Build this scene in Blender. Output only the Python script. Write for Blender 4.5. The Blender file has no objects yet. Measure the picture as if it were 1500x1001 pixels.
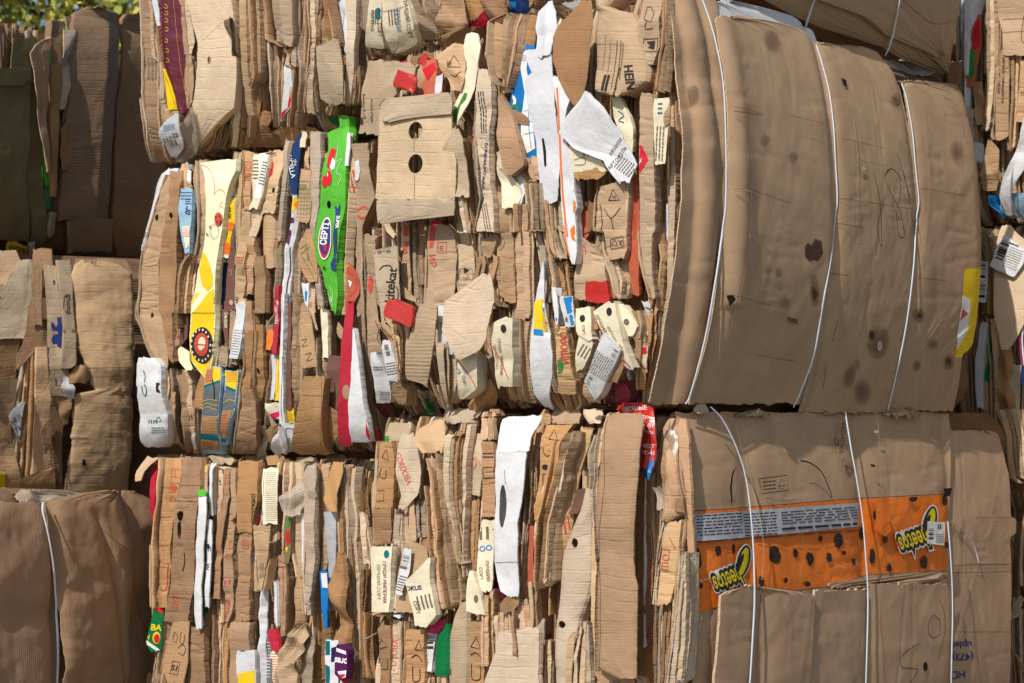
import bpy, bmesh, math, random
import numpy as np
from mathutils import Vector
from mathutils.bvhtree import BVHTree
from mathutils.geometry import tessellate_polygon

# ------------------------------------------------------------------ camera, sky, sun, exposure
SC = bpy.context.scene
FPX = 2425.0                                   # focal length in pixels of the 1500 px wide photograph
CAM = np.array([0.0, 0.0, 1.2])
cd = bpy.data.cameras.new('camera'); cam = bpy.data.objects.new('camera', cd)
SC.collection.objects.link(cam); SC.camera = cam
cam.location = CAM; cam.rotation_euler = (math.radians(90), 0, 0)
cd.sensor_width = 36; cd.lens = FPX / 1500 * 36; cd.shift_y = 109.5 / 1500
cd.clip_start = .05; cd.clip_end = 2000
cd.dof.use_dof = True; cd.dof.focus_distance = 5.0; cd.dof.aperture_fstop = 5.0

NA = np.array([-.655, -.756, 0]); NA /= np.linalg.norm(NA)     # outward normal of the sunlit faces
NB = np.array([-NA[1], NA[0], 0])                              # outward normal of the side faces
ZZ = np.array([0, 0, 1.0])
SUN_EL, SUN_OFF = math.radians(44), math.radians(10)
sh = NA * math.cos(SUN_OFF) + NB * math.sin(SUN_OFF)
sund = Vector((sh[0] * math.cos(SUN_EL), sh[1] * math.cos(SUN_EL), math.sin(SUN_EL)))
W = bpy.data.worlds.new('World'); SC.world = W; W.use_nodes = True
wn = W.node_tree.nodes; bg = wn['Background']
sky = wn.new('ShaderNodeTexSky'); sky.sky_type = 'NISHITA'; sky.sun_disc = False
sky.sun_elevation = SUN_EL; sky.sun_rotation = math.atan2(sund.x, sund.y)
sky.air_density = 1.2; sky.dust_density = 1.5
W.node_tree.links.new(sky.outputs[0], bg.inputs[0]); bg.inputs[1].default_value = .1
sl = bpy.data.lights.new('sun', 'SUN'); sl.energy = 3.75; sl.angle = math.radians(.5); sl.color = (1, .955, .905)
so = bpy.data.objects.new('sun', sl); SC.collection.objects.link(so)
so.rotation_euler = sund.to_track_quat('Z', 'Y').to_euler()
SC.view_settings.view_transform = 'Standard'; SC.view_settings.look = 'None'
SC.view_settings.exposure = 0.0; SC.view_settings.gamma = 1
SC.cycles.transparent_max_bounces = 32; SC.cycles.max_bounces = 6; SC.cycles.diffuse_bounces = 3

RNG = np.random.RandomState(7); random.seed(7)

# ------------------------------------------------------------------ materials
def rgb(r, g, b):                               # sRGB 0-255 -> linear
    f = lambda c: (c / 255 / 12.92) if c / 255 <= .04045 else ((c / 255 + .055) / 1.055) ** 2.4
    return (f(r), f(g), f(b), 1)
MATS = {}
def mat(name, col, rough=.85, var=.28, hue=.004, flute=.0, period=.008, axis='Y', crumple=.6, stain=.34, spec=.25, coat=0, alpha=1, spots=0, fibre=1.0, crease=1.0):
    m = bpy.data.materials.new(name); m.use_nodes = True
    nt = m.node_tree; N, L = nt.nodes, nt.links; b = N['Principled BSDF']
    def n(t, **k):
        x = N.new(t)
        for kk, v in k.items(): setattr(x, kk, v)
        return x
    def mul(a, bb, op='MULTIPLY'):
        x = n('ShaderNodeMath', operation=op)
        for i, v in enumerate((a, bb)):
            if isinstance(v, (int, float)): x.inputs[i].default_value = v
            else: L.new(v, x.inputs[i])
        return x.outputs[0]
    uv = n('ShaderNodeUVMap'); uv.uv_map = 'UVMap'
    oi = n('ShaderNodeObjectInfo')
    off = n('ShaderNodeVectorMath', operation='ADD'); L.new(uv.outputs[0], off.inputs[0])
    sc = n('ShaderNodeVectorMath', operation='SCALE'); sc.inputs['Scale'].default_value = 37.0
    cmb = n('ShaderNodeCombineXYZ'); L.new(oi.outputs['Random'], cmb.inputs[0]); L.new(oi.outputs['Random'], cmb.inputs[1])
    L.new(cmb.outputs[0], sc.inputs[0]); L.new(sc.outputs[0], off.inputs[1])
    P = off.outputs[0]
    def noise(s, det=4, r=.6, dist=0):
        x = n('ShaderNodeTexNoise'); x.inputs['Scale'].default_value = s; x.inputs['Detail'].default_value = det
        x.inputs['Roughness'].default_value = r; x.inputs['Distortion'].default_value = dist
        L.new(P, x.inputs['Vector']); return x.outputs['Fac']
    def ramp(f, a, bb):
        x = n('ShaderNodeMapRange'); L.new(f, x.inputs[0]); x.inputs[1].default_value = a; x.inputs[2].default_value = bb
        x.inputs[3].default_value = 0; x.inputs[4].default_value = 1; return x.outputs[0]
    big = ramp(noise(7, 5, .65, .4), .3, .75); fine = noise(260, 3, .7)
    # value: object random + cloudy soiling + paper fibre
    v1 = mul(mul(oi.outputs['Random'], -.5, 'ADD'), var * 2)
    v2 = mul(mul(big, -.5, 'ADD'), -stain)
    v3 = mul(mul(fine, -.5, 'ADD'), .22 * fibre)
    val = mul(mul(mul(v1, v2, 'ADD'), v3, 'ADD'), 1.0, 'ADD')
    if spots:
        sp = ramp(noise(11, 2, .5), .66, .72); val = mul(val, mul(mul(sp, -spots), 1.0, 'ADD'))
    hs = n('ShaderNodeHueSaturation'); hs.inputs['Color'].default_value = col
    L.new(val, hs.inputs['Value'])
    fr = n('ShaderNodeMath', operation='FRACT'); L.new(mul(oi.outputs['Random'], 13.7), fr.inputs[0])
    L.new(mul(mul(mul(fr.outputs[0], -.5, 'ADD'), hue * 2), .5, 'ADD'), hs.inputs['Hue'])
    fr2 = n('ShaderNodeMath', operation='FRACT'); L.new(mul(oi.outputs['Random'], 29.3), fr2.inputs[0])
    L.new(mul(mul(fr2.outputs[0], var * .8), .99 - var * .4, 'ADD'), hs.inputs['Saturation'])
    L.new(hs.outputs[0], b.inputs['Base Color'])
    b.inputs['Roughness'].default_value = rough; b.inputs['Specular IOR Level'].default_value = spec
    if coat: b.inputs['Coat Weight'].default_value = coat; b.inputs['Coat Roughness'].default_value = .25
    if alpha < 1: b.inputs['Alpha'].default_value = alpha
    h = mul(noise(45, 4, .6, .6), crumple)
    h = mul(h, mul(noise(14, 3, .5, .8), crumple * 1.6), 'ADD')
    if flute:
        w = n('ShaderNodeTexWave', wave_type='BANDS', bands_direction=axis); w.inputs['Scale'].default_value = .314 / period
        w.inputs['Distortion'].default_value = 1.6; w.inputs['Detail'].default_value = 2; w.inputs['Detail Scale'].default_value = .6
        L.new(P, w.inputs['Vector'])
        h = mul(h, mul(mul(w.outputs['Fac'], ramp(noise(5, 2), .38, .66)), flute), 'ADD')
        w2 = n('ShaderNodeTexWave', wave_type='BANDS', bands_direction=axis); w2.inputs['Scale'].default_value = .314 / .034
        w2.inputs['Distortion'].default_value = 9; w2.inputs['Detail'].default_value = 2; w2.inputs['Detail Scale'].default_value = .25; w2.inputs['Phase Offset'].default_value = 2.
        L.new(P, w2.inputs['Vector'])
        h = mul(h, mul(mul(ramp(w2.outputs['Fac'], .9, 1.0), ramp(noise(9, 2), .4, .6)), -.3 * crease), 'ADD')
    bp = n('ShaderNodeBump'); bp.inputs['Strength'].default_value = .9; bp.inputs['Distance'].default_value = .0035
    L.new(h, bp.inputs['Height']); L.new(bp.outputs[0], b.inputs['Normal'])
    MATS[name] = m; return m
K = dict(flute=.10, period=.0085)
mat('kraft', rgb(185, 154, 120), **K)
mat('kraft_light', rgb(196, 173, 145), **K)
mat('kraft_brown', rgb(170, 133, 96), **K)
mat('kraft_dark', rgb(142, 110, 80), **K)
mat('kraft_grey', rgb(168, 149, 124), **K)
mat('kraft_washboard', rgb(186, 158, 124), flute=.32, period=.011)
mat('kraft_ribbed', rgb(184, 158, 126), flute=.25, period=.008, axis='X')
mat('kraft_plain', rgb(173, 141, 108), flute=.0, crumple=.16, stain=.4, spots=.12, var=.06, crease=.3)
mat('kraft_plain2', rgb(181, 149, 116), flute=.0, crumple=.16, stain=.3, var=.05, crease=.3)
mat('kraft_wrap', rgb(162, 130, 100), flute=.14, axis='X', crumple=.3, crease=.5, stain=.25, var=.05)
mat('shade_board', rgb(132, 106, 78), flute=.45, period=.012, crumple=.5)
mat('olive_brown', rgb(140, 106, 66), flute=.2, period=.012)  # yellowish tint stands in for glow reflected onto one board
mat('cut_edge', rgb(190, 160, 124), flute=1.2, period=.006, crumple=1.2)
mat('sheet_core', rgb(120, 90, 62), flute=.8, period=.012)
mat('white', rgb(216, 216, 216), var=.05, stain=.32, hue=0, rough=.6, crumple=.6)
mat('white_grey', rgb(208, 208, 210), var=.05, stain=.16, hue=0, rough=.6, crumple=.6)
mat('cream', rgb(226, 214, 184), var=.05, stain=.40, hue=.004, rough=.7)
mat('pale_yellow', rgb(240, 234, 190), var=.02, stain=.16, hue=0, rough=.5, crumple=.25, coat=.2, fibre=.4)
mat('yellow', rgb(240, 200, 16), var=.04, stain=.24, hue=0, rough=.45, crumple=.3, coat=.2, fibre=.4)
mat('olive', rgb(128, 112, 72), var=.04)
mat('green', rgb(84, 176, 44), var=.03, stain=.40, hue=0, rough=.55, coat=.05, crumple=1.0, fibre=.4)
mat('green_dark', rgb(10, 110, 60), var=.05, stain=.30, hue=0, rough=.4, coat=.2, fibre=.4)
mat('red', rgb(186, 26, 52), var=.05, stain=.30, hue=0, rough=.4, coat=.3, fibre=.4)
mat('red_plastic', rgb(190, 44, 38), var=.05, stain=.20, hue=0, rough=.3, coat=.5, fibre=.3)
mat('red_kraft', rgb(186, 92, 66), var=.08)
mat('maroon', rgb(92, 20, 38), var=.03, stain=.24, hue=0, rough=.45, coat=.2, fibre=.4)
mat('mauve', rgb(112, 78, 66), var=.08)
mat('navy', rgb(24, 50, 100), var=.05, stain=.30, hue=0, rough=.5, fibre=.4)
mat('blue', rgb(16, 112, 180), var=.05, stain=.24, hue=0, rough=.45, coat=.2, fibre=.4)
mat('sky_blue', rgb(150, 184, 204), var=.05, stain=.24, hue=0, rough=.6)
mat('slate', rgb(104, 108, 108), var=.05, stain=.30, hue=0, rough=.6)
mat('teal', rgb(0, 104, 116), var=.05, stain=.24, hue=0, rough=.6)
mat('purple', rgb(84, 30, 84), var=.05, hue=0, rough=.5)
mat('orange', rgb(238, 124, 40), var=.03, stain=.30, hue=0, rough=.5, crumple=.4, fibre=.5)
mat('pink', rgb(214, 40, 100), var=.03, hue=0, rough=.5)
mat('silver', rgb(176, 176, 178), var=.04, hue=0, rough=.3, coat=.4)
mat('black', rgb(34, 30, 30), var=.04, hue=0, rough=.6)
mat('film', rgb(206, 190, 168), var=.05, rough=.18, crumple=2.0, coat=.6, alpha=.55)
mat('brown_film', rgb(150, 118, 82), var=.05, rough=.25, crumple=1.6, coat=.6)
mat('strap_plastic', rgb(214, 222, 232), var=.02, stain=.05, hue=0, rough=.35, coat=.3, crumple=.2)
def ink(name, c, r=.7, **kw): return mat(name, c, **kw, var=0, stain=.22, hue=0, rough=r, crumple=.4, fibre=1.2)
ink('ink_black', rgb(52, 42, 36)); ink('ink_grey', rgb(118, 104, 88)); ink('ink_red', rgb(196, 74, 58)); ink('ink_blue', rgb(40, 60, 120))
ink('ink_navy', rgb(24, 36, 84)); ink('ink_green', rgb(60, 130, 60)); ink('ink_teal', rgb(0, 104, 116)); ink('ink_white', rgb(232, 230, 224))
ink('ink_yellow', rgb(238, 200, 20)); ink('ink_orange', rgb(238, 118, 30)); ink('ink_maroon', rgb(110, 34, 40)); ink('ink_cyan', rgb(20, 130, 196))
ink('ink_slate', rgb(104, 110, 112)); ink('stain', rgb(84, 60, 40), alpha=.09); ink('stain_dark', rgb(74, 46, 36), alpha=.7); ink('marker', rgb(44, 40, 44))
ink('ink_cheese', rgb(236, 214, 20)); ink('label_grey', rgb(178, 178, 182)); ink('ink_pink', rgb(222, 30, 90)); ink('ink_crimson', rgb(206, 24, 40))
ink('hole_dark', rgb(30, 22, 16)); ink('ink_gold', rgb(206, 168, 40)); ink('ink_brown', rgb(120, 84, 58)); ink('scuff', rgb(196, 172, 140))  # hole dark is painted shade; the brown serves print and painted crease shade

# ------------------------------------------------------------------ numpy noise
def _h(i, j, s):
    x = (i.astype(np.int64) * 374761393 + j.astype(np.int64) * 668265263 + s * 1442695041) & 0xffffffff
    x = ((x ^ (x >> 13)) * 1274126177) & 0xffffffff
    return ((x ^ (x >> 16)) & 0xffff) / 65535.0
def vnoise(x, y, s):
    i, j = np.floor(x), np.floor(y); fx, fy = x - i, y - j
    fx = fx * fx * (3 - 2 * fx); fy = fy * fy * (3 - 2 * fy)
    a, b, c, d = _h(i, j, s), _h(i + 1, j, s), _h(i, j + 1, s), _h(i + 1, j + 1, s)
    return (a + (b - a) * fx) * (1 - fy) + (c + (d - c) * fx) * fy - .5
def folds(x, y, rs, n, amp, size, angle=None, spread=.35):
    """sum of n sharp crease lines: what pressed, crumpled board does"""
    h = np.zeros_like(x); x0, x1, y0, y1 = x.min(), x.max(), y.min(), y.max()
    for k in range(n):
        a = rs.uniform(0, math.pi) if angle is None else angle + rs.normal() * spread
        px, py = rs.uniform(x0, x1), rs.uniform(y0, y1)
        d = np.abs((x - px) * math.cos(a) + (y - py) * math.sin(a))
        r = size * rs.uniform(.5, 1.6)
        h += rs.choice([-1, 1]) * amp * rs.uniform(.4, 1) * (1 - np.minimum(d / r, 1))
    return h

# ------------------------------------------------------------------ photo pixels -> points on a face of a bale
class Face:
    def __init__(self, P0, S, N, base=None):
        self.P0 = np.array(P0, float); self.S = np.array(S, float); self.N = np.array(N, float)
        self.base = base or (lambda s, z: 0 * s)
    def sz(self, u, v, d=0.0):
        u = np.asarray(u, float); v = np.asarray(v, float)
        r = np.stack([(u - 750) / FPX, np.ones_like(u), -(v - 610) / FPX], -1)
        D = np.full(u.shape, float(d))
        for _ in range(6):
            t = ((self.P0 - CAM) @ self.N + D) / (r @ self.N)
            P = CAM + t[..., None] * r
            s = (P - self.P0) @ self.S; z = P[..., 2]
            D = d + self.base(s, z)
        return s, z
    def pt(self, s, z, o):
        s, z, o = np.broadcast_arrays(s, z, o)
        P = self.P0 + s[..., None] * self.S + o[..., None] * self.N
        P[..., 2] = z
        return P
class Zm:                                          # a zoomed view of the photograph: its pixels -> photo pixels
    def __init__(self, k, ox, oy): self.k, self.ox, self.oy = k, ox, oy
    def __call__(self, *a):                        # rows v, uL, uR
        return [(a[i] / self.k + self.oy, a[i + 1] / self.k + self.ox, a[i + 2] / self.k + self.ox) for i in range(0, len(a), 3)]
    def p(self, x, y): return (x / self.k + self.ox, y / self.k + self.oy)
    def G(self, m, *xy): return ('G', [self.p(xy[i], xy[i + 1]) for i in range(0, len(xy), 2)], m)
    def E(self, x, y, rx, ry, m='hole_dark', n=18, rot=0):
        c, s = math.cos(rot), math.sin(rot)
        return ('G', [self.p(x + rx * math.cos(t) * c - ry * math.sin(t) * s, y + rx * math.cos(t) * s + ry * math.sin(t) * c) for t in [2 * math.pi * i / n for i in range(n)]], m)
    def L(self, m, w, *xy):                        # a stroke of width w
        pts = [self.p(xy[i], xy[i + 1]) for i in range(0, len(xy), 2)]; return ('L', pts, m, w / self.k)
    def T(self, txt, x, y, size, rot=0, m='ink_black', sx=1.0, flip=1, bold=0):
        # x, y = centre; rot in degrees, clockwise on the photo
        return ('T', txt, self.p(x, y), size / self.k, math.radians(rot), m, sx, flip, bold)
    def LN(self, m, x0, y0, x1, y1, n, rot=0, th=.4, seed=1):      # small print: n lines of dashes inside the box
        rs = np.random.RandomState(seed); out = []; dy = (y1 - y0) / n; cx, cy = (x0 + x1) / 2, (y0 + y1) / 2
        c, s = math.cos(math.radians(rot)), math.sin(math.radians(rot))
        for i in range(n):
            x = x0; ya = y0 + i * dy + dy * (1 - th) / 2; yb = ya + dy * th
            while x < x1:
                w = (x1 - x0) * rs.uniform(.06, .2); xe = min(x + w, x1)
                out.append([self.p(cx + (px - cx) * c - (py - cy) * s, cy + (px - cx) * s + (py - cy) * c) for px, py in ((x, ya), (xe, ya), (xe, yb), (x, yb))])
                x = xe + (x1 - x0) * .03
        return ('M', out, m)
    def BC(self, m, x0, y0, x1, y1, n, rot=0, seed=1, horiz=False):  # bar code
        rs = np.random.RandomState(seed); out = []; cx, cy = (x0 + x1) / 2, (y0 + y1) / 2
        c, s = math.cos(math.radians(rot)), math.sin(math.radians(rot)); e = np.sort(rs.uniform(0, 1, n * 2))
        for i in range(n):
            a, b = e[2 * i], e[2 * i + 1]
            q = ((x0, y0 + (y1 - y0) * a), (x1, y0 + (y1 - y0) * a), (x1, y0 + (y1 - y0) * b), (x0, y0 + (y1 - y0) * b)) if horiz else \
                ((x0 + (x1 - x0) * a, y0), (x0 + (x1 - x0) * b, y0), (x0 + (x1 - x0) * b, y1), (x0 + (x1 - x0) * a, y1))
            out.append([self.p(cx + (px - cx) * c - (py - cy) * s, cy + (px - cx) * s + (py - cy) * c) for px, py in q])
        return ('M', out, m)
PH = Zm(1.0, 0, 0)
def soft(specs):
    out = []
    for sp in specs:
        if sp[0] == 'G' and sp[2] == 'stain':
            a = np.array(sp[1]); c = a.mean(0)
            for q in (1.1, 1.0, .9, .8, .55): out.append(('G', [tuple(c + (p - c) * q) for p in a], 'stain'))
        else: out.append(sp)
    return out

_TX = {}
def text_mesh(txt, bold):
    if (txt, bold) not in _TX:
        c = bpy.data.curves.new('lettering', 'FONT'); c.body = txt; c.align_x = 'CENTER'; c.align_y = 'CENTER'; c.resolution_u = 3; c.offset = bold
        o = bpy.data.objects.new('lettering', c); m = bpy.data.meshes.new_from_object(o); m.calc_loop_triangles()
        V = np.array([v.co[:2] for v in m.vertices]).reshape(-1, 2); F = [tuple(t.vertices) for t in m.loop_triangles]
        bpy.data.objects.remove(o); bpy.data.curves.remove(c); bpy.data.meshes.remove(m)
        _TX[(txt, bold)] = (V, F)
    return _TX[(txt, bold)]

def deco_mesh(face, d, spec, maxe=.011):
    """-> list of triangles in (s, z)"""
    tris = []
    def poly(pts):
        a = np.array(pts); s, z = face.sz(a[:, 0], a[:, 1], d); P = list(zip(s, z))
        for t in tessellate_polygon([[Vector((x, y, 0)) for x, y in P]]): tris.append([P[i] for i in t])
    k = spec[0]
    if k == 'G': poly(spec[1])
    elif k == 'M':
        for q in spec[1]: poly(q)
    elif k == 'L':
        a = np.array(spec[1]); s, z = face.sz(a[:, 0], a[:, 1], d); w = spec[3] * .5 * .0021
        # densify with Catmull-Rom
        P = np.stack([s, z], 1); Q = []; lin = len(P) < 7 and np.allclose(P[0], P[-1])
        for i in range(len(P) - 1):
            p0, p1, p2, p3 = P[max(i - 1, 0)], P[i], P[i + 1], P[min(i + 2, len(P) - 1)]
            if lin: Q.append(p1); continue
            for t in np.linspace(0, 1, 7)[:-1]:
                Q.append(.5 * (2 * p1 + (p2 - p0) * t + (2 * p0 - 5 * p1 + 4 * p2 - p3) * t * t + (3 * p1 - p0 - 3 * p2 + p3) * t ** 3))
        Q.append(P[-1]); Q = np.array(Q); T = np.gradient(Q, axis=0); T /= np.linalg.norm(T, axis=1)[:, None] + 1e-9
        Nn = np.stack([-T[:, 1], T[:, 0]], 1) * w; A, B = Q + Nn, Q - Nn
        for i in range(len(Q) - 1): tris.append([tuple(A[i]), tuple(B[i]), tuple(B[i + 1])]); tris.append([tuple(A[i]), tuple(B[i + 1]), tuple(A[i + 1])])
    elif k == 'T':
        _, txt, (cx, cy), size, rot, m, sx, flip, bold = spec
        V, F = text_mesh(txt, bold)
        x = V[:, 0] * size * sx * flip; y = -V[:, 1] * size
        u = cx + x * math.cos(rot) - y * math.sin(rot); v = cy + x * math.sin(rot) + y * math.cos(rot)
        s, z = face.sz(u, v, d)
        for f in F: tris.append([(s[i], z[i]) for i in f])
    out = []
    st = list(tris)
    while st:
        t = st.pop(); L = [math.dist(t[i], t[(i + 1) % 3]) for i in range(3)]; i = int(np.argmax(L))
        if L[i] > maxe and len(out) < 60000:
            a, b, c = t[i], t[(i + 1) % 3], t[(i + 2) % 3]; m = ((a[0] + b[0]) / 2, (a[1] + b[1]) / 2)
            st += [[a, m, c], [m, b, c]]
        else: out.append(t)
    return out

SEED = [100]
def sheet(bale, face, name, mt, d, rows=None, sz=None, fl=None, fr=None, bulge=0., foldq=None, foldamp=0., yaw=0., cr=None, ncr=None, nz=.0007,
          th=.004, holes=(), prints=(), step=.008, label=None, edge=None, jag=.0018, mode='strip', parent=None, lift=0, top=0., bot=0., kind=None, collect=None, extra=None):
    """one pressed sheet of board: a grid between a left and a right edge, with folds, wrinkles, folded-back sides and a real thickness"""
    SEED[0] += 1; rs = np.random.RandomState(SEED[0]); sd = SEED[0]
    if rows is not None:
        a = np.array(rows, float); d0 = d
        sL, zL = face.sz(a[:, 1], a[:, 0], d); sR, zR = face.sz(a[:, 2], a[:, 0], d)
    else:
        a = np.array(sz, float); zL = zR = a[:, 0]; sL, sR = a[:, 1], a[:, 2]
    mid = np.stack([(sL + sR) / 2, (zL + zR) / 2], 1)
    dl = np.maximum(np.abs(np.diff(zL)), .004); cum = np.concatenate([[0], np.cumsum(dl)]); Lg = cum[-1]
    nt = max(4, int(Lg / step) + 1); tt = np.linspace(0, Lg, nt)
    f = lambda y: np.interp(tt, cum, y)
    sL, zL, sR, zR = f(sL), f(zL), f(sR), f(zR)
    w = float(np.max(np.abs(sR - sL))); nq = int(min(130, max(4, w / step + 1))); q = np.linspace(0, 1, nq)
    def kink(k):
        m = max(2, int(Lg / .07) + 1); xs = np.sort(np.concatenate([[0, Lg], rs.uniform(0, Lg, m)])); return np.interp(tt, xs, rs.normal(0, jag * .8, m + 2)) + vnoise(tt * 150, tt * 0 + k, sd) * jag * .9
    jl, jr = kink(5), kink(3)
    sg = np.sign((sR - sL).mean()) or 1
    sL = sL + jl; sR = sR + jr
    # side walls
    if fl is None: fl = 0
    if fr is None: fr = 0
    Q = list(q); BO = [0.0] * nq
    if fl: Q = [q[0], q[0], q[0]] + Q; BO = [-fl, -fl * .55, -.004] + BO
    if fr: Q = Q + [q[-1]] * 3; BO = BO + [-.004, -fr * .55, -fr]
    Q = np.array(Q); BO = np.array(BO); nQ = len(Q)
    S_ = sL[:, None] * (1 - Q) + sR[:, None] * Q
    Z_ = zL[:, None] * (1 - Q) + zR[:, None] * Q
    if fl: S_[:, 1] += sg * .25 * fl * vnoise(tt * 6, tt * 0 + 7, sd); S_[:, 0] += sg * fl * .15
    if fr: S_[:, -2] += -sg * .25 * fr * vnoise(tt * 6, tt * 0 + 8, sd); S_[:, -1] -= sg * fr * .15
    mz = max(2, int(w / .02)); Zj = np.interp(Q, np.sort(np.concatenate([[0, 1], rs.uniform(0, 1, mz)])), rs.normal(0, jag * 1.5, mz + 2)) + vnoise(Q * w * 160, Q * 0 + 2, sd + 5) * jag * 1.6   # torn top and bottom
    et = np.exp(-tt / .02)[:, None]; eb = np.exp(-(Lg - tt) / .02)[:, None]
    Z_ = Z_ + Zj[None, :] * (et + eb)
    nb = nt * nQ; idx = np.arange(nb).reshape(nt, nQ)
    fq = np.stack([idx[:-1, :-1], idx[1:, :-1], idx[1:, 1:], idx[:-1, 1:]], -1).reshape(-1, 4); keep = np.ones(len(fq), bool)
    for (hu, hv, hru, hrv) in holes:                              # cut the hole, then pull its border onto a clean ellipse
        hs, hz = face.sz(hu, hv, d); hs2, _ = face.sz(hu + hru, hv, d); _, hz2 = face.sz(hu, hv + hrv, d); ra, rb = abs(hs2 - hs), abs(hz2 - hz)
        pc = (S_[:-1, :-1] + S_[1:, 1:]) / 2, (Z_[:-1, :-1] + Z_[1:, 1:]) / 2
        ins = (((pc[0] - hs) / ra) ** 2 + ((pc[1] - hz) / rb) ** 2 < 1).ravel(); keep &= ~ins
        bv_ = np.intersect1d(np.unique(fq[ins]), np.unique(fq[keep])) if ins.any() else np.array([], int)
        S1, Z1 = S_.ravel(), Z_.ravel()
        if len(bv_):
            dx, dz = (S1[bv_] - hs) / ra, (Z1[bv_] - hz) / rb; r_ = np.sqrt(dx * dx + dz * dz) + 1e-6
            S1[bv_] = hs + dx / r_ * ra; Z1[bv_] = hz + dz / r_ * rb
        S_, Z_ = S1.reshape(nt, nQ), Z1.reshape(nt, nQ)
    x = Q[None, :] * w + 0 * tt[:, None]; y = tt[:, None] + 0 * Q[None, :]
    if bulge > 0: pr = bulge * (np.sqrt(np.clip(4 * Q * (1 - Q), 0, 1)) - 1)
    else: pr = -bulge * 0 * Q
    if foldq is not None: pr = pr - foldamp * np.abs(Q - foldq) / max(foldq, 1 - foldq)
    pr = pr + yaw * (Q - .5) * w
    area = Lg * w
    if cr is None: cr = .0035
    if mode == 'strip': cr *= .6
    if ncr is None: ncr = int(np.clip(Lg / .045, 2, 26)) if mode == 'strip' else int(np.clip(area / .004, 4, 40))
    if mode == 'strip': h = folds(x, y, rs, ncr, cr, .035, math.pi / 2, .12) + folds(x, y, rs, max(1, int(Lg / .2)), cr * 1.2, .05, None)
    elif mode == 'big': h = folds(x, y, rs, ncr, cr, .09, math.pi / 2, .35)
    else: h = folds(x, y, rs, ncr, cr, .05)
    if mode == 'strip' and step < .0065: h -= np.abs(folds(x, y, rs, int(Lg / .045) + 1, .0035, .0085, math.pi / 2, .13)) * (vnoise(x * 20, y * 4, sd + 31) > -.12)
    if mode == 'big' and abs(face.N @ NA) < .9:                 # large wrapping sheets: sharp score lines and pinched creases
        m_ = vnoise(x * 7, y * 7, sd + 41)
        h -= np.abs(folds(x, y, rs, int(4 + area * 14), .0022, .010, math.pi / 2, .09)) * (m_ > .04)
        h -= np.abs(folds(x, y, rs, int(2 + area * 3), .0018, .010, .02, .06)) * (m_ < -.06)
        h += folds(x, y, rs, int(5 + area * 12), .0012, .03)
    h += vnoise(x * 9, y * 5, sd + 1) * nz * 4 + vnoise(x * 35, y * 30, sd + 2) * nz * 1.6
    if w < .25: h += (vnoise(y * 2.2, y * 0 + .3, sd + 11) + .6 * folds(y, y * 0, rs, max(2, int(Lg / .12)), 1, .09, 0, 0)) * min(.009, w * .12)     # the whole strip kinks in and out
    if top: h -= top * np.exp(-(tt / .045) ** 1.3)[:, None]
    if bot: h -= bot * np.exp(-((Lg - tt) / .045) ** 1.3)[:, None]
    O = d + pr[None, :] + BO[None, :] + h + lift
    if extra is not None: O = O + extra(S_, Z_)
    O = O + face.base(S_, Z_)
    P = face.pt(S_, Z_, O)
    Bk = face.pt(S_, Z_, O - th)
    fk = fq[keep]
    V = [P.reshape(-1, 3), Bk.reshape(-1, 3)]; F = [fk, fk[:, ::-1] + nb]
    # rim: every border edge of the kept faces gets a side face with its own vertices
    e = np.concatenate([fk[:, [0, 1]], fk[:, [1, 2]], fk[:, [2, 3]], fk[:, [3, 0]]]); key = np.sort(e, 1); code = key[:, 0] * nb + key[:, 1]
    un, inv, cnt = np.unique(code, return_inverse=True, return_counts=True); rim = e[cnt[inv] == 1]
    a0, a1 = V[0][rim[:, 0]], V[0][rim[:, 1]]; b0, b1 = V[1][rim[:, 0]], V[1][rim[:, 1]]
    rv = np.stack([a1, a0, b0, b1], 1).reshape(-1, 3); nr = len(rim)
    V.append(rv); F.append((2 * nb + np.arange(nr * 4)).reshape(-1, 4))
    matid = np.concatenate([np.zeros(2 * len(fk)), np.ones(nr)])
    uvx = x.ravel(); uvy = y.ravel()
    UV = np.concatenate([np.stack([uvx, uvy], 1)] * 2 + [np.stack([np.tile([0, 0, th, th], nr), np.stack([uvy[rim[:, 1]], uvy[rim[:, 0]], uvy[rim[:, 0]], uvy[rim[:, 1]]], 1).ravel()], 1)])
    ms = [mt, edge or ('cut_edge' if mt.startswith('kraft') else mt)]
    tri = None
    if prints:
        prints = soft(prints)
        bv = BVHTree.FromPolygons([tuple(p) for p in V[0]], [tuple(r) for r in fk.tolist()])
        nv = 2 * nb + nr * 4; TV, TF, TM, TU = [], [], [], []; Nv = Vector(face.N)
        for pi, spec in enumerate(prints):
            m = spec[2] if spec[0] in 'GML' else spec[5]
            if m not in ms: ms.append(m)
            mi = ms.index(m); off = .0012 + .0003 * pi; cache = {}
            for t in deco_mesh(face, d, spec):
                ids = []
                for s, z in t:
                    kk = (round(s, 5), round(z, 5))
                    if kk not in cache:
                        o = Vector(face.pt(np.array(s), np.array(z), np.array(d + .5)))
                        hit = bv.ray_cast(o, -Nv)
                        if hit[0] is None: cache[kk] = None
                        else:
                            cache[kk] = nv + len(TV); TV.append(hit[0] + Nv * off); TU.append((s, z))
                    ids.append(cache[kk])
                if None not in ids and len(set(ids)) == 3: TF.append(ids); TM.append(mi)
        if TV:
            V.append(np.array([tuple(v) for v in TV])); UV = np.concatenate([UV, np.array(TU)]); tri = TF; matid = np.concatenate([matid, TM])
    Vv = np.concatenate(V); Fq = np.concatenate(F)
    if collect is not None:
        collect.append((Vv, Fq, matid.astype(int), UV, ms)); return None
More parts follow.
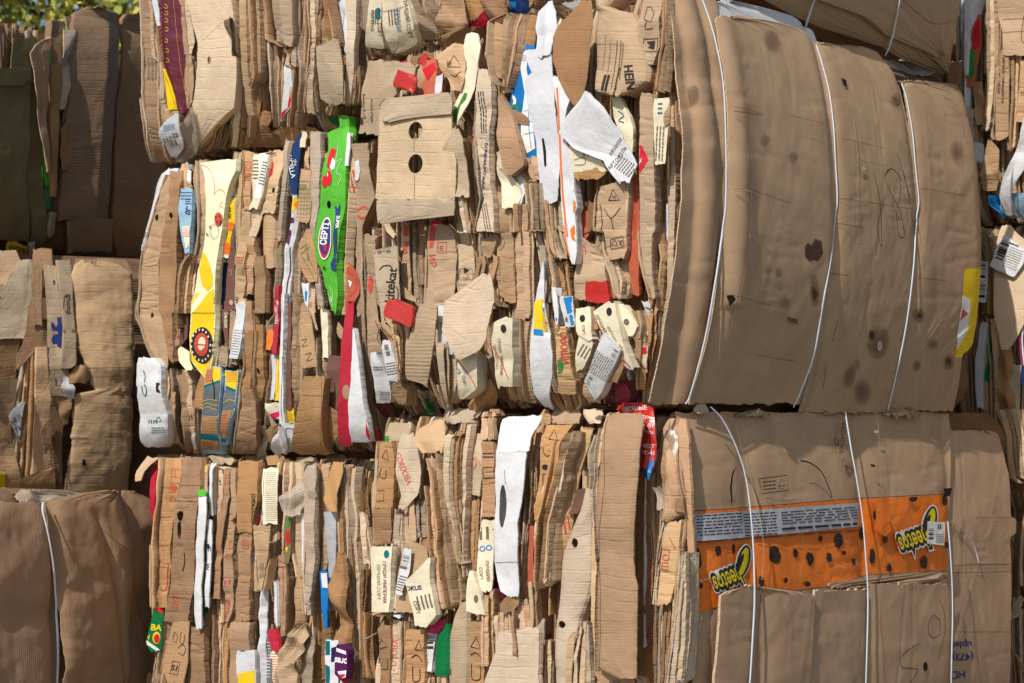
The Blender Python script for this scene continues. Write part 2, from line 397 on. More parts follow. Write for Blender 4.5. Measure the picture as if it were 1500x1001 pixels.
    return mesh_obj(name, Vv, Fq, matid, UV, ms, bale, parent, tri, label, kind, smooth=(face.N is not None and (face.N @ NB > .9 or 'film' in mt)))

def mesh_obj(name, V, Fq, matid, UV, ms, bale, parent=None, tri=None, label=None, kind=None, smooth=True):
    me = bpy.data.meshes.new(name); loc = np.array(bale.location) if bale is not None else np.zeros(3)
    Vl = V - loc; nq = len(Fq); ntr = len(tri) if tri else 0
    loops = np.asarray(Fq).ravel()
    if ntr: loops = np.concatenate([loops, np.array(tri).ravel()])
    me.vertices.add(len(Vl)); me.vertices.foreach_set('co', Vl.ravel().astype(np.float32))
    me.loops.add(len(loops)); me.loops.foreach_set('vertex_index', loops.astype(np.int32))
    me.polygons.add(nq + ntr)
    st = np.concatenate([np.arange(nq) * 4, nq * 4 + np.arange(ntr) * 3]); tot = np.concatenate([np.full(nq, 4), np.full(ntr, 3)])
    me.polygons.foreach_set('loop_start', st.astype(np.int32)); me.polygons.foreach_set('loop_total', tot.astype(np.int32))
    me.polygons.foreach_set('material_index', np.asarray(matid).astype(np.int32))
    me.polygons.foreach_set('use_smooth', np.full(nq + ntr, smooth))
    uvl = me.uv_layers.new(name='UVMap'); uvl.data.foreach_set('uv', UV[loops].ravel().astype(np.float32))
    for m in ms: me.materials.append(MATS[m])
    me.update(); me.validate()
    o = bpy.data.objects.new(name, me); SC.collection.objects.link(o)
    if parent is not None: o.parent = parent
    elif bale is not None: o.parent = bale
    if label: o['label'] = label
    if kind: o['kind'] = kind
    return o

def join_collected(name, col, bale, kind='stuff', label=None):
    ms = []; VV, FF, MM, UU = [], [], [], []; n = 0
    for V, F, M, U, mm in col:
        mp = []
        for m in mm:
            if m not in ms: ms.append(m)
            mp.append(ms.index(m))
        VV.append(V); FF.append(F + n); MM.append(np.array(mp)[M]); UU.append(U); n += len(V)
    return mesh_obj(name, np.concatenate(VV), np.concatenate(FF), np.concatenate(MM), np.concatenate(UU), ms, bale, None, None, label, kind)

def empty(name, loc, label, cat, group=None, kind=None):
    o = bpy.data.objects.new(name, None); SC.collection.objects.link(o); o.location = loc; o['label'] = label; o['category'] = cat
    if group: o['group'] = group
    if kind: o['kind'] = kind
    o.empty_display_size = .1
    return o

def core(bale, O, A, B, a0, a1, b0, b1, z0, z1, ra=.1, rb=.05):
    """the squeezed body of the bale behind its outer sheets: a lumpy layered block"""
    n = 26; V, F, UV = [], [], []
    def pt(a, b, z):
        k = .02 * math.sin(37 * z + a * 9) + .012 * math.sin(91 * z + b * 13)
        return O + A * a + B * b * 1.0 + ZZ * z + (A * k + B * k) * .5
    a0, b0 = a0 + rb, b0 + ra
    zs = np.linspace(z0, z1, n); ring = [(a0, b0), ((a0 + a1) / 2, b0), (a1, b0), (a1, (b0 + b1) / 2), (a1, b1), ((a0 + a1) / 2, b1), (a0, b1), (a0, (b0 + b1) / 2)]
    cx, cy = (a0 + a1) / 2, (b0 + b1) / 2
    for z in zs:
        e = .93 + .07 * math.sqrt(max(0, 1 - (2 * (z - z0) / (z1 - z0) - 1) ** 6))
        for a, b in ring: V.append(pt(cx + (a - cx) * e, cy + (b - cy) * e, z)); UV.append((a + b, z))
    for i in range(n - 1):
        for k in range(8): F.append((i * 8 + k, i * 8 + (k + 1) % 8, (i + 1) * 8 + (k + 1) % 8, (i + 1) * 8 + k))
    m = len(V); V += [pt(cx, cy, zs[0]), pt(cx, cy, zs[-1])]; UV += [(0, 0), (0, 0)]
    for k in range(0, 8, 2):
        F.append((m, (k + 2) % 8, k + 1, k)); F.append((m + 1, (n - 1) * 8 + k, (n - 1) * 8 + k + 1, (n - 1) * 8 + (k + 2) % 8))
    V = np.array(V); V[:, 2] = [v[2] for v in V]
    return mesh_obj('bale_body', V, np.array(F), np.zeros(len(F)), np.array(UV), ['sheet_core'], bale, smooth=False)

def strap(bale, face, pts, w=.011, lift=.006, label=None):
    """a flat plastic band along photo-pixel points lying on the face"""
    a = np.array(pts, float); k = len(a); t = np.linspace(0, k - 1, 60)
    u = []
    for x in t:
        i = min(int(x), k - 2); f = x - i; p0, p1, p2, p3 = a[max(i - 1, 0)], a[i], a[i + 1], a[min(i + 2, k - 1)]
        u.append(.5 * (2 * p1 + (p2 - p0) * f + (2 * p0 - 5 * p1 + 4 * p2 - p3) * f * f + (3 * p1 - p0 - 3 * p2 + p3) * f ** 3))
    u = np.array(u); s, z = face.sz(u[:, 0], u[:, 1], lift); o = face.base(s, z) + lift
    tw = w * (.75 + .25 * np.cos(np.linspace(0, 9, 60)))
    V = []; n = 60
    prof = [(-.5, 0), (-.42, .0022), (0, .003), (.42, .0022), (.5, 0), (0, -.0015)]
    for i in range(n):
        for (x, h) in prof: V.append(face.pt(np.array(s[i] + x * tw[i]), np.array(z[i]), np.array(o[i] + h)))
    F = [(i * 6 + j, i * 6 + (j + 1) % 6, (i + 1) * 6 + (j + 1) % 6, (i + 1) * 6 + j) for i in range(n - 1) for j in range(6)]
    UV = [(j * .003, i * .02) for i in range(n) for j in range(6)]
    return mesh_obj('strap', np.array(V), np.array(F), np.zeros(len(F)), np.array(UV), ['strap_plastic'], bale, label=label)

def label_on(bale, face, rows, d, mt='white', prints=(), parent=None, name='paper_label', label=None, **k):
    k.setdefault('cr', .0015); k.setdefault('nz', .0006)
    return sheet(bale, face, name, mt, d, rows, th=.0015, prints=prints, parent=parent, label=label, mode='label', **k)

KR = ['kraft'] * 6 + ['kraft_light'] * 4 + ['kraft_brown'] * 4 + ['kraft_grey'] * 2 + ['kraft_washboard'] * 3 + ['kraft_ribbed']
EDGES = {}
def fill(bale, face, s0, s1, z0, z1, seed, mid=34, dens=1.0, colours=(), dm=-.055, scraps=16):
    """the squeezed cut ends of the bale: a deep layer of thin sheet edges, then individual folded strips"""
    rs = np.random.RandomState(seed); col = []
    lo, hi = min(s0, s1), max(s0, s1)
    for d0, wd in ((-.115, .02), (-.085, .012), (-.055, .007)):
        s = lo
        while s < hi:
            w = rs.uniform(.6, 1.6) * wd; g = rs.uniform(.002, .02)
            zt, zb = z1 - rs.uniform(0, .04), z0 + rs.uniform(0, .04); k = 4; n = 5
            zz = np.linspace(zt, zb, n); c = s + w / 2 + np.cumsum(rs.normal(0, .005, n))
            sheet(bale, face, 'x', KR[rs.randint(len(KR))], d0 + rs.uniform(-.02, .025), sz=[(zz[i], c[i] - w / 2, c[i] + w / 2) for i in range(n)],
                  fl=.05, fr=.05, step=.02, cr=.004, collect=col)
            s += w + g
    join_collected('pressed_sheet_edges', col, bale, 'stuff')
    s = lo                                         # loose thin edges standing proud in the gaps
    while s < hi:
        w = rs.uniform(.003, .008); L = rs.uniform(.15, .6); zt = rs.uniform(z0 + .2, z1 + .1); zt = min(zt, z1 - .01); zb = max(zt - L, z0 + .01); n = 5
        zz = np.linspace(zt, zb, n); c = s + np.cumsum(rs.normal(0, .004, n))
        sheet(bale, face, 'x', KR[rs.randint(16)] if rs.rand() < .93 else 'white', rs.uniform(-.075, -.012), sz=[(zz[i], c[i] - w / 2, c[i] + w / 2) for i in range(n)], fl=.05, fr=.05, step=.016, cr=.004, collect=EDGES.setdefault(bale.name, (bale, []))[1])
        s += rs.uniform(.006, .02)
    for _ in range(scraps):                         # torn bits of board caught between the strips
        c, z = rs.uniform(lo + .03, hi - .03), rs.uniform(z0 + .06, z1 - .05); w, L = rs.uniform(.015, .05), rs.uniform(.03, .12); sl_ = rs.normal(0, .03)
        k = rs.uniform(.0, .4, 4)
        sheet(bale, face, 'torn_scrap', (KR + ['kraft_dark'] * 5)[rs.randint(25)], rs.uniform(-.03, .035), sz=[(z + L / 2, c - w * k[0] + sl_, c + w * k[1] + sl_), (z + L * .15, c - w / 2 + sl_ * .4, c + w / 2 + sl_ * .4), (z - L * .2, c - w * .5, c + w * .5), (z - L / 2, c - w * k[2] - sl_, c + w * k[3] - sl_)],
              yaw=rs.normal() * .8, cr=.004, step=.006, jag=.003)
    n = 0; s = lo
    cells = []
    while s < hi:
        w = rs.choice([.012, .02, .03, .045, .06], p=[.2, .25, .25, .2, .1]) * rs.uniform(.8, 1.2)
        z = z1 - rs.uniform(-.005, .03)
        while z > z0 + .08:
            L = min(z - z0 - rs.uniform(0, .03), rs.uniform(.22, .8)); cells.append((s, w, z, z - L)); z -= L * rs.uniform(.85, 1.0)
        s += w * rs.uniform(.75, 1.05)
    rs.shuffle(cells)
    cells = sorted(cells[:int(mid * 2.4)], key=lambda c: -c[1] * (c[2] - c[3]))
    for ci, (s, w, za, zb) in enumerate(cells):
        k = max(3, int((za - zb) / .15)); zz = np.linspace(za, zb, k); c = s + w / 2 + np.cumsum(rs.normal(0, .004, k)); ww = w * (1 + rs.normal(0, .1, k))
        m = KR[rs.randint(len(KR))]
        if colours and rs.rand() < .1: m = colours[rs.randint(len(colours))]
        sheet(bale, face, 'cardboard_sheet', m, dm + rs.uniform(-.03, .02), sz=[(zz[i], c[i] - ww[i] / 2, c[i] + ww[i] / 2) for i in range(k)],
              fl=rs.choice([0, .02, .04]), fr=rs.choice([0, .02, .04]), bulge=rs.choice([0, 0, w * .3]), foldq=rs.choice([None, .3, .6]), foldamp=w * .3, yaw=rs.normal() * .25,
              top=rs.choice([0, .03]), bot=rs.choice([0, .03]), cr=.005, collect=None if ci < mid * .8 else EDGES.setdefault(bale.name, (bale, []))[1])

# ------------------------------------------------------------------ the stack: corner, axes, tiers
O3 = np.array([.432, 4.46, 0.0])
AD = -NB                                       # along the sunlit face, leftwards
BD = -NA                                       # along the side face, away from the camera
def end_base(z0, z1, amp=.06, p=5):
    zc, hh = (z0 + z1) / 2, (z1 - z0) / 2
    return lambda s, z: -amp * np.clip(np.abs((z - zc) / hh), 0, 1.05) ** p * np.where(z < zc, 1.9, 1.0)
GRP = 'pressed waste cardboard bales in the stack'
def bale(label, a, b, z): return empty('cardboard_bale', O3 + AD * a + BD * b + ZZ * z, label, 'bale', GRP)
def SH(B, F, m, d, rows, name='cardboard_sheet', **k):
    if 'fl' not in k and 'fr' not in k and k.get('mode', 'strip') == 'strip':
        r = np.random.RandomState(SEED[0] + 5); k['fl'] = r.choice([0, 0, .015, .035]); k['fr'] = r.choice([0, 0, .015, .035])
    wpx = max(b - a for _, a, b in rows)
    if k.get('mode', 'strip') == 'strip' and m.startswith('kraft') and F.N @ NA > .9 and name == 'cardboard_sheet' and not k.get('prints') and not len(k.get('holes', ())) and wpx > 12 and not k.get('whole', 0):
        r = np.random.RandomState(SEED[0] * 7 + 3)
        if r.rand() < (.8 if wpx < 22 else .95):
            t = r.uniform(.35, .65); sk = r.uniform(-.12, .12); n = len(rows)
            A_ = [(v, a, a + (b - a) * (t + sk * (i / max(1, n - 1) - .5)) - .5) for i, (v, a, b) in enumerate(rows)]
            B_ = [(v, a + (b - a) * (t + sk * (i / max(1, n - 1) - .5)) + .5, b) for i, (v, a, b) in enumerate(rows)]
            v0, v1 = rows[0][0], rows[-1][0]; cut = r.uniform(0, .12) * (v1 - v0)
            if r.rand() < .5: A_[0] = (v0 + min(cut, (rows[1][0] - v0) * .8),) + A_[0][1:]
            else: B_[-1] = (v1 - min(cut, (v1 - rows[-2][0]) * .8),) + B_[-1][1:]
            dd = r.choice([-1, 1]) * r.uniform(.008, .02); m2 = KR[r.randint(16)] if r.rand() < .5 else m
            kk = dict(k); kk['whole'] = wpx < 24; kk.pop('bulge', None); kk['fl'], kk['fr'] = k.get('fl', 0), r.choice([0, .02]); kk['yaw'] = r.normal() * .2
            SH(B, F, m, d + max(dd, 0), A_, **kk)
            kk = dict(kk); kk['fl'], kk['fr'] = r.choice([0, .02]), k.get('fr', 0); kk['yaw'] = r.normal() * .2
            return SH(B, F, m2, d + max(-dd, 0), B_, **kk)
    k.pop('whole', 0)
    if k.get('mode', 'strip') == 'strip' and m.startswith('kraft') and F.N @ NA > .9:      # the thin neighbours squeezed against it
        r = np.random.RandomState(SEED[0] * 3 + 1)
        k.setdefault('step', .006)
        rows = [(v, a + min(1.2, (b - a) * .1), b - min(1.2, (b - a) * .1)) for v, a, b in rows]
        if not k.get('prints') and r.rand() < .3:
            v, a, b = rows[r.randint(0, len(rows) - 1)]; wd = abs(b - a)
            if wd > 9:
                im = ('ink_black', 'ink_grey', 'ink_red')[r.randint(3)]; ln = r.uniform(14, 34)
                k['prints'] = [PH.LN(im, (a + b) / 2 - ln / 2, v + 12, (a + b) / 2 + ln / 2, v + 12 + wd * .5, r.randint(2, 4), 88 if r.rand() < .7 else 0, seed=SEED[0])] if r.rand() < .6 else \
                    [PH.L(im, 1.4, a + wd * .25, v + 10, b - wd * .25, v + 10, b - wd * .25, v + 12 + wd * .6, a + wd * .25, v + 12 + wd * .6, a + wd * .25, v + 10), PH.T('♺', (a + b) / 2, v + 11 + wd * .3, wd * .45, 0, im)]
        for side in (1, 2):
            for j in range(r.choice([0, 1, 2, 2])):
                o = (2.2 + 3.2 * j) * (-1 if side == 1 else 1); w = r.uniform(.7, 1.1); i0 = r.randint(0, max(1, len(rows) - 2)) if r.rand() < .4 else 0
                rr = [(v, a[side - 1] + o - w, a[side - 1] + o + w) for v, *a in rows[i0:]]
                if len(rr) > 1: sheet(B, F, 'x', KR[r.randint(16)], d - .016 * (j + 1) + r.uniform(-.014, .012), rr, fl=.035, fr=.035, step=.014, cr=.004, collect=EDGES.setdefault(B.name, (B, []))[1])
    return sheet(B, F, name, m, d, rows, **k)
def flush_edges():
    for nme, (B, c) in EDGES.items():
        if c: join_collected('pressed_sheet_edges', c, B, 'stuff')
# ================================================================== big bale in the middle of the stack
z8a, z8b = 1.22, 2.375
B8 = bale('big bale with torn labelled sheets at its sunny end, three straps round its smooth side', .6, .9, z8a)
core(B8, O3, AD, BD, 0, 1.2, 0, 1.86, 1.212, z8b, ra=.16, rb=.03)
FA8 = Face(O3, AD, NA, end_base(z8a, z8b, .05, 6))
def barrel8(s, z): return .105 * (1 - np.clip(np.abs((z - 1.80) / .62), 0, 1.1) ** 2.2)
_f = Face(O3, BD, NB, barrel8)
ST8 = [float(_f.sz(u, 230)[0]) for u in (1063, 1224, 1341)]
def base8(s, z):
    o = barrel8(s, z)
    for c in ST8: o = o - .018 * np.exp(-np.abs((s - c) / .028) ** 1.4)
    return o - .03 * np.exp(-np.clip(s, 0, 9) / .025) - .16 * np.clip((s - 1.62) / .25, 0, 1.2) ** 2
FB8 = Face(O3, BD, NB, base8)
fill(B8, FA8, .03, 1.19, z8a, z8b, 81, mid=34, colours=('white', 'cream', 'red_kraft', 'mauve'))
P = PH
big = dict(mode='big', fl=0, fr=0, step=.0085, nz=.0006, ncr=7)
# --- the smooth side, four overlapping sheets
SH(B8, FB8, 'kraft_plain', -.006, P(-30, 972, 1044, 60, 986, 1052, 200, 1000, 1068, 400, 988, 1055, 500, 972, 1042, 560, 957, 1024, 592, 950, 1012), cr=.00155,
   prints=[P.E(1018, 140, 7, 16, 'stain')], **dict(big, ncr=1))
SH(B8, FB8, 'white', -.012, P(2, 1037, 1072, 12, 1037, 1120, 24, 1040, 1160, 44, 1050, 1190, 70, 1060, 1200, 110, 1060, 1205), name='white_board', **big)
SH(B8, FB8, 'kraft_plain2', .004, P(25, 1048, 1084, 30, 1045, 1130, 42, 1048, 1172, 60, 1050, 1190, 72, 1052, 1197, 100, 1058, 1207, 200, 1065, 1224, 300, 1064, 1226, 400, 1051, 1213, 500, 1035, 1196, 592, 1010, 1170), cr=.0015,
   prints=[P.G('stain_dark', 1178, 362, 1183, 356, 1188, 360, 1193, 350, 1202, 353, 1204, 372, 1197, 383, 1190, 381, 1186, 384, 1179, 376),
           P.G('stain', 1186, 405, 1195, 402, 1199, 425, 1196, 447, 1189, 450, 1184, 432), P.G('stain_dark', 1188, 418, 1197, 430, 1192, 440, 1189, 440),
           P.E(1130, 60, 11, 17, 'stain', rot=-.3), P.E(1119, 206, 7, 9, 'stain'), P.E(1160, 232, 7, 10, 'stain'), P.E(1137, 400, 5, 7, 'stain'), P.E(1121, 397, 5, 6, 'stain'), P.E(1146, 444, 5, 9, 'stain'),
           P.G('stain_dark', 1146, 464, 1162, 468, 1163, 476, 1150, 472), P.G('hole_dark', 1058, 434, 1065, 432, 1068, 440, 1061, 449),
           P.L('scuff', 1.3, 1074, 60, 1082, 120, 1088, 200, 1090, 280, 1086, 350), P.L('scuff', 1.0, 1064, 276, 1090, 282, 1112, 290), P.L('ink_brown', 1.2, 1052, 160, 1075, 166, 1110, 170), P.L('scuff', .8, 1190, 120, 1205, 220, 1206, 320), P.L('ink_brown', .8, 1150, 170, 1200, 182), P.L('ink_brown', .7, 1100, 520, 1160, 530),
           P.L('ink_brown', .9, 1085, 155, 1087, 230, 1088, 300, 1083, 360, 1073, 420, 1060, 480), P.L('ink_brown', .8, 1050, 275, 1100, 282, 1150, 298),
           P.L('ink_brown', .8, 1063, 158, 1100, 166, 1112, 168), P.L('ink_brown', .8, 1052, 432, 1100, 443, 1120, 447)], extra=lambda s, z: .012 * np.exp(-((s - ST8[0] - .07) / .05) ** 2) * (z > 1.5), **big)  # thin brown strokes paint the dark side of creases
SH(B8, FB8, 'kraft_plain2', .001, P(64, 1192, 1214, 68, 1196, 1262, 75, 1200, 1284, 95, 1206, 1300, 120, 1213, 1315, 200, 1223, 1336, 300, 1224, 1344, 400, 1212, 1336, 500, 1195, 1318, 604, 1170, 1303), cr=.0015,
   prints=[P.E(1286, 503, 15, 24, 'stain', rot=.15), P.E(1287, 507, 4, 8, 'scuff'), P.E(1276, 491, 4, 7, 'stain_dark'), P.E(1312, 147, 8, 10, 'stain'), P.L('stain_dark', 2, 1305, 142, 1316, 150, 1312, 156),
           P.G('hole_dark', 1230, 114, 1238, 118, 1239, 127, 1234, 124), P.E(1262, 247, 4, 4, 'scuff'), P.L('scuff', 2, 1248, 170, 1253, 220, 1254, 270, 1252, 330),
           P.L('scuff', 1.4, 1246, 330, 1246, 400, 1240, 470), P.L('ink_brown', 1.0, 1222, 328, 1262, 334), P.L('ink_brown', .9, 1216, 400, 1240, 404), P.L('ink_brown', .8, 1218, 290, 1330, 306), P.E(1242, 552, 8, 17, 'stain', rot=.2), P.E(1260, 575, 12, 18, 'stain'), P.E(1252, 535, 4, 9, 'stain'), P.E(1268, 508, 3, 4, 'stain'), P.L('stain_dark', 1.4, 1222, 470, 1215, 500), P.L('stain_dark', 1.2, 1206, 535, 1200, 570), P.L('ink_brown', .8, 1226, 204, 1290, 218),
           P.L('marker', 1.5, 1275, 256, 1284, 300, 1286, 362, 1281, 330, 1292, 287), P.L('marker', 1.5, 1292, 258, 1300, 248, 1313, 262, 1314, 285, 1308, 310, 1311, 345, 1319, 345, 1313, 310, 1300, 285, 1291, 262, 1293, 252, 1300, 248),
           P.L('marker', 1.5, 1308, 226, 1322, 270, 1330, 320, 1335, 344), P.L('marker', 1.2, 1318, 250, 1326, 300)], **big)
SH(B8, FB8, 'kraft_plain2', -.002, P(119, 1312, 1352, 121, 1322, 1386, 126, 1324, 1404, 140, 1326, 1410, 200, 1335, 1422, 300, 1342, 1429, 400, 1335, 1427, 450, 1328, 1424, 520, 1314, 1410, 602, 1302, 1396), cr=.0015,
   prints=[P.G('ink_yellow', 1412, 394, 1429, 396, 1424, 460, 1418, 526, 1398, 524, 1406, 460), P.G('ink_white', 1409, 432, 1421, 440, 1417, 482, 1401, 514, 1402, 490), P.G('ink_red', 1409, 452, 1417, 460, 1406, 470),
           P.E(1346, 462, 8, 11, 'stain'), P.E(1346, 462, 3, 4, 'stain_dark'), P.E(1342, 536, 6, 8, 'stain'), P.E(1388, 531, 8, 12, 'stain'), P.E(1388, 530, 3, 5, 'stain_dark'), P.E(1398, 221, 9, 14, 'stain'), P.E(1364, 505, 7, 7, 'stain'),
           P.L('stain_dark', 1.3, 1378, 143, 1398, 155, 1408, 185, 1407, 200), P.L('ink_brown', .9, 1335, 275, 1408, 287), P.L('ink_brown', .9, 1342, 408, 1382, 412)], **big)
strap(B8, FB8, [(1024, -12), (1036, 18), (1048, 60), (1059, 120), (1064, 200), (1064, 270), (1057, 350), (1045, 430), (1032, 500), (1012, 575), (1004, 592)], w=.009)
strap(B8, FB8, [(1196, 66), (1204, 90), (1216, 140), (1224, 210), (1225, 290), (1218, 370), (1206, 440), (1192, 520), (1174, 570), (1162, 597)], w=.009)
strap(B8, FB8, [(1322, 122), (1330, 150), (1340, 210), (1344, 280), (1341, 350), (1335, 420), (1325, 490), (1310, 560), (1300, 602)], w=.009)
# --- edges of the wrapping sheets at the corner
for i, (m, d, r) in enumerate([('kraft_dark', -.01, P(-20, 964, 976, 200, 974, 984, 350, 972, 982, 480, 962, 972, 590, 946, 958)), ('kraft', .01, P(40, 976, 983, 200, 983, 990, 330, 982, 989, 380, 980, 986)),
        ('white_grey', .0, P(300, 975, 979, 400, 972, 978, 480, 965, 971, 560, 951, 957)), ('kraft_brown', -.03, P(-20, 954, 968, 150, 962, 976, 260, 966, 975, 420, 956, 966, 560, 938, 950)),
        ('kraft_light', .02, P(230, 982, 990, 300, 980, 990, 420, 976, 985, 520, 962, 972, 592, 945, 955)), ('kraft', .0, P(-20, 972, 981, 60, 978, 986, 200, 986, 995, 300, 988, 996, 420, 978, 988, 540, 960, 968, 596, 944, 952))]):
    SH(B8, FA8, m, d, r, fl=.05, fr=.05, cr=.002)

# --- sunny end of the big bale
R1, R2 = Zm(2.944, 500, 0), Zm(3.0, 500, 310)
kl, k, kb, kd, kg, kw = 'kraft_light', 'kraft', 'kraft_brown', 'kraft_dark', 'kraft_grey', 'kraft_washboard'
def A8(m, d, rows, **kk): return SH(B8, FA8, m, d, rows, **kk)
# tall narrow strips behind
A8(k, .0, R2(-300, 40, 130, -200, 50, 120, -60, 60, 150, 70, 60, 95, 300, 60, 100, 500, 70, 110, 700, 85, 125, 800, 110, 140, 880, 130, 160), fl=.03, fr=0, prints=[R2.L('ink_red', 10, 60, 10, 95, -20, 125, 0, 95, 30, 62, 12)])
A8(kb, .0, R1(430, 440, 515, 520, 512, 572, 700, 522, 572, 860, 540, 578, 1000, 556, 582) + R2(80, 575, 600, 300, 590, 610), foldq=.5, foldamp=.02)
A8(kl, -.01, R1(770, 420, 500, 860, 470, 545, 960, 495, 560) + R2(60, 500, 560, 200, 520, 575, 260, 545, 575), fr=.03)
A8(k, .02, R2(60, 375, 470, 100, 370, 495, 200, 375, 508, 330, 372, 505, 410, 365, 500, 430, 350, 440), fl=.03, prints=[R2.G('ink_red', 385, 60, 412, 60, 400, 160, 385, 160), R2.T('ИР', 397, 215, 42, 90, 'ink_red'), R2.L('ink_red', 3, 422, 135, 460, 135, 460, 182, 422, 182, 422, 135), R2.T('ш', 440, 160, 30, 90, 'ink_red')])
A8('red_kraft', .0, R2(35, 400, 445, 80, 400, 450, 110, 410, 440), prints=[R2.G('ink_pink', 402, 50, 440, 45, 445, 100, 415, 108)])
A8(k, .01, R2(50, 255, 298, 250, 256, 304, 420, 258, 312, 520, 280, 312), fl=.02, prints=[R2.T('Mo', 283, 158, 42, 92, 'ink_red', bold=.03), R2.E(282, 85, 11, 26, 'ink_red')])
A8(kg, -.01, R2(45, 300, 322, 250, 305, 330, 400, 318, 345, 520, 320, 345))
A8(kd, -.02, R2(40, 330, 365, 150, 335, 362, 320, 340, 362))
A8(k, .0, R2(100, 95, 165, 120, 100, 150, 340, 105, 150, 520, 110, 170, 640, 125, 185, 780, 140, 220), fl=.03, prints=[R2.L('ink_black', 4, 150, 480, 165, 520, 160, 560, 180, 600, 185, 650), R2.E(125, 320, 12, 40, 'ink_red')])
A8('red_kraft', .01, R2(220, 5, 22, 250, 12, 55, 300, 15, 78, 360, 30, 78, 400, 15, 60, 440, 20, 45), cr=.006, prints=[R2.L('ink_red', 14, 20, 260, 62, 290, 60, 345, 35, 370), R2.G('ink_gold', 15, 240, 40, 215, 42, 232, 22, 255), R2.G('ink_white', 30, 300, 48, 310, 40, 335)])
A8(kb, .02, R2(200, 585, 690, 230, 590, 690, 330, 560, 660, 420, 600, 680))
A8(k, .03, R2(0, 600, 680, 60, 610, 690, 140, 615, 685, 205, 620, 660), cr=.007, prints=[R2.LN('ink_black', 612, 20, 680, 130, 6, 70)])
A8(kw, .02, R2(150, 508, 580, 250, 510, 590, 330, 512, 580, 360, 520, 575), prints=[R2.L('ink_black', 2, 518, 252, 575, 252, 575, 300, 518, 300, 518, 252), R2.T('▲☂', 546, 277, 30, 90, 'ink_black')])
A8(k, .025, R1(830, 640, 700, 900, 650, 740, 1000, 665, 745) + R2(100, 672, 752, 180, 680, 760, 300, 680, 762, 380, 690, 765), cr=.007, prints=[R2.L('ink_grey', 3, 690, 110, 715, 130, 705, 160, 690, 170), R2.L('ink_grey', 2, 684, 210, 698, 210, 698, 275, 684, 275)])
A8(kb, .03, R2(190, 700, 762, 300, 702, 764, 400, 706, 768), fl=.02, fr=.02)
A8(k, .03, R2(0, 758, 822, 100, 764, 826, 200, 765, 830, 300, 768, 828, 400, 770, 830, 480, 764, 832), fl=.02, fr=.03, cr=.006)
A8(kw, .035, R2(480, 752, 832, 600, 758, 820, 700, 768, 832, 830, 785, 860, 838, 800, 860), cr=.004, prints=[R2.T('‖ 181 H‖', 785, 620, 22, 92, 'ink_black'), R2.T('♺ ☂ ⌂', 792, 725, 30, 90, 'ink_black')])
A8(kl, .025, R2(100, 828, 850, 250, 828, 852, 400, 832, 850, 600, 828, 848, 800, 850, 880))
A8(kg, .02, R2(60, 848, 900, 200, 870, 930, 300, 885, 940, 380, 900, 950))
A8(kb, .03, R1(870, 870, 950, 1000, 885, 955) + R2(60, 900, 960, 170, 920, 985, 210, 950, 985), cr=.006)
A8(kb, .02, R2(220, 945, 990, 300, 960, 1000, 420, 985, 1020, 520, 1000, 1035, 580, 1010, 1035), fl=.01, fr=.03)
A8(k, .03, R2(120, 1040, 1060, 200, 1020, 1150, 300, 1020, 1170, 380, 1020, 1180, 395, 1040, 1190), prints=[R2.L('ink_red', 5, 1045, 170, 1060, 150, 1068, 185)], cr=.006)
A8('red_kraft', .01, R2(0, 1040, 1090, 100, 1040, 1085, 150, 1045, 1060))
A8(kw, .03, R2(150, 1150, 1260, 215, 1155, 1265, 300, 1190, 1270, 360, 1200, 1260, 380, 1215, 1250), cr=.006)
# main folded carton with two round holes
A8(kl, .05, R1(265, 112, 290, 290, 108, 318, 340, 105, 312, 400, 92, 250, 440, 90, 215, 500, 80, 175, 580, 70, 166), name='carton_panel', mode='big', ncr=6, prints=[R1.T('Rozmiary 32 x 28', 100, 460, 15, 92, 'ink_black'), R1.T('Product of Egypt', 133, 480, 15, 92, 'ink_black'), R1.L('ink_black', 2, 165, 460, 185, 435, 215, 430, 232, 440), R1.LN('ink_black', 78, 410, 92, 560, 2, 0)])
A8('red_kraft', .03, R1(255, 370, 405, 300, 345, 415, 410, 340, 415), prints=[R1.G('ink_crimson', 350, 300, 410, 262, 412, 300, 375, 350)])
label_on(B8, FA8, R1(325, 410, 438, 360, 405, 436, 405, 402, 430), .055, 'white')
A8(kd, .01, R1(225, 300, 395, 270, 290, 400, 300, 290, 380), cr=.006)
A8('red_plastic', .03, R1(245, 345, 372, 262, 260, 368, 285, 240, 362), name='red_wrapper', cr=.006)
A8(k, .045, R1(190, 490, 540, 240, 420, 545, 300, 425, 540, 350, 460, 540, 390, 475, 525), mode='crumple', cr=.012, prints=[R1.L('ink_black', 4, 462, 290, 490, 240, 518, 290, 462, 290), R1.L('ink_black', 3, 470, 320, 490, 330, 520, 310), R1.LN('ink_black', 460, 265, 480, 285, 3)])
A8(k, .03, R1(280, 325, 345, 300, 300, 365, 360, 300, 370, 420, 300, 350), cr=.008)
SH(B8, FA8, kl, .07, R1(490, 166, 480, 600, 163, 480, 700, 158, 500, 800, 154, 496, 865, 150, 492), mode='big', name='carton_panel', step=.006, fl=.03, fr=0, ncr=6, cr=.0025,
   holes=[(R1.p(322, 565)[0], R1.p(322, 565)[1], 31 / 2.944, 38 / 2.944), (R1.p(320, 707)[0], R1.p(320, 707)[1], 31 / 2.944, 41 / 2.944)],
   prints=[R1.L('ink_brown', 2, 320, 420, 322, 560, 316, 640, 318, 860)], label='flat carton panel with two round holes')
SH(B8, FA8, kl, .085, R1(405, 440, 466, 425, 190, 474, 470, 163, 476, 492, 162, 470, 502, 166, 340, 512, 170, 270, 525, 176, 205), mode='big', name='carton_flap', fl=0, fr=0, cr=.004, ncr=4)
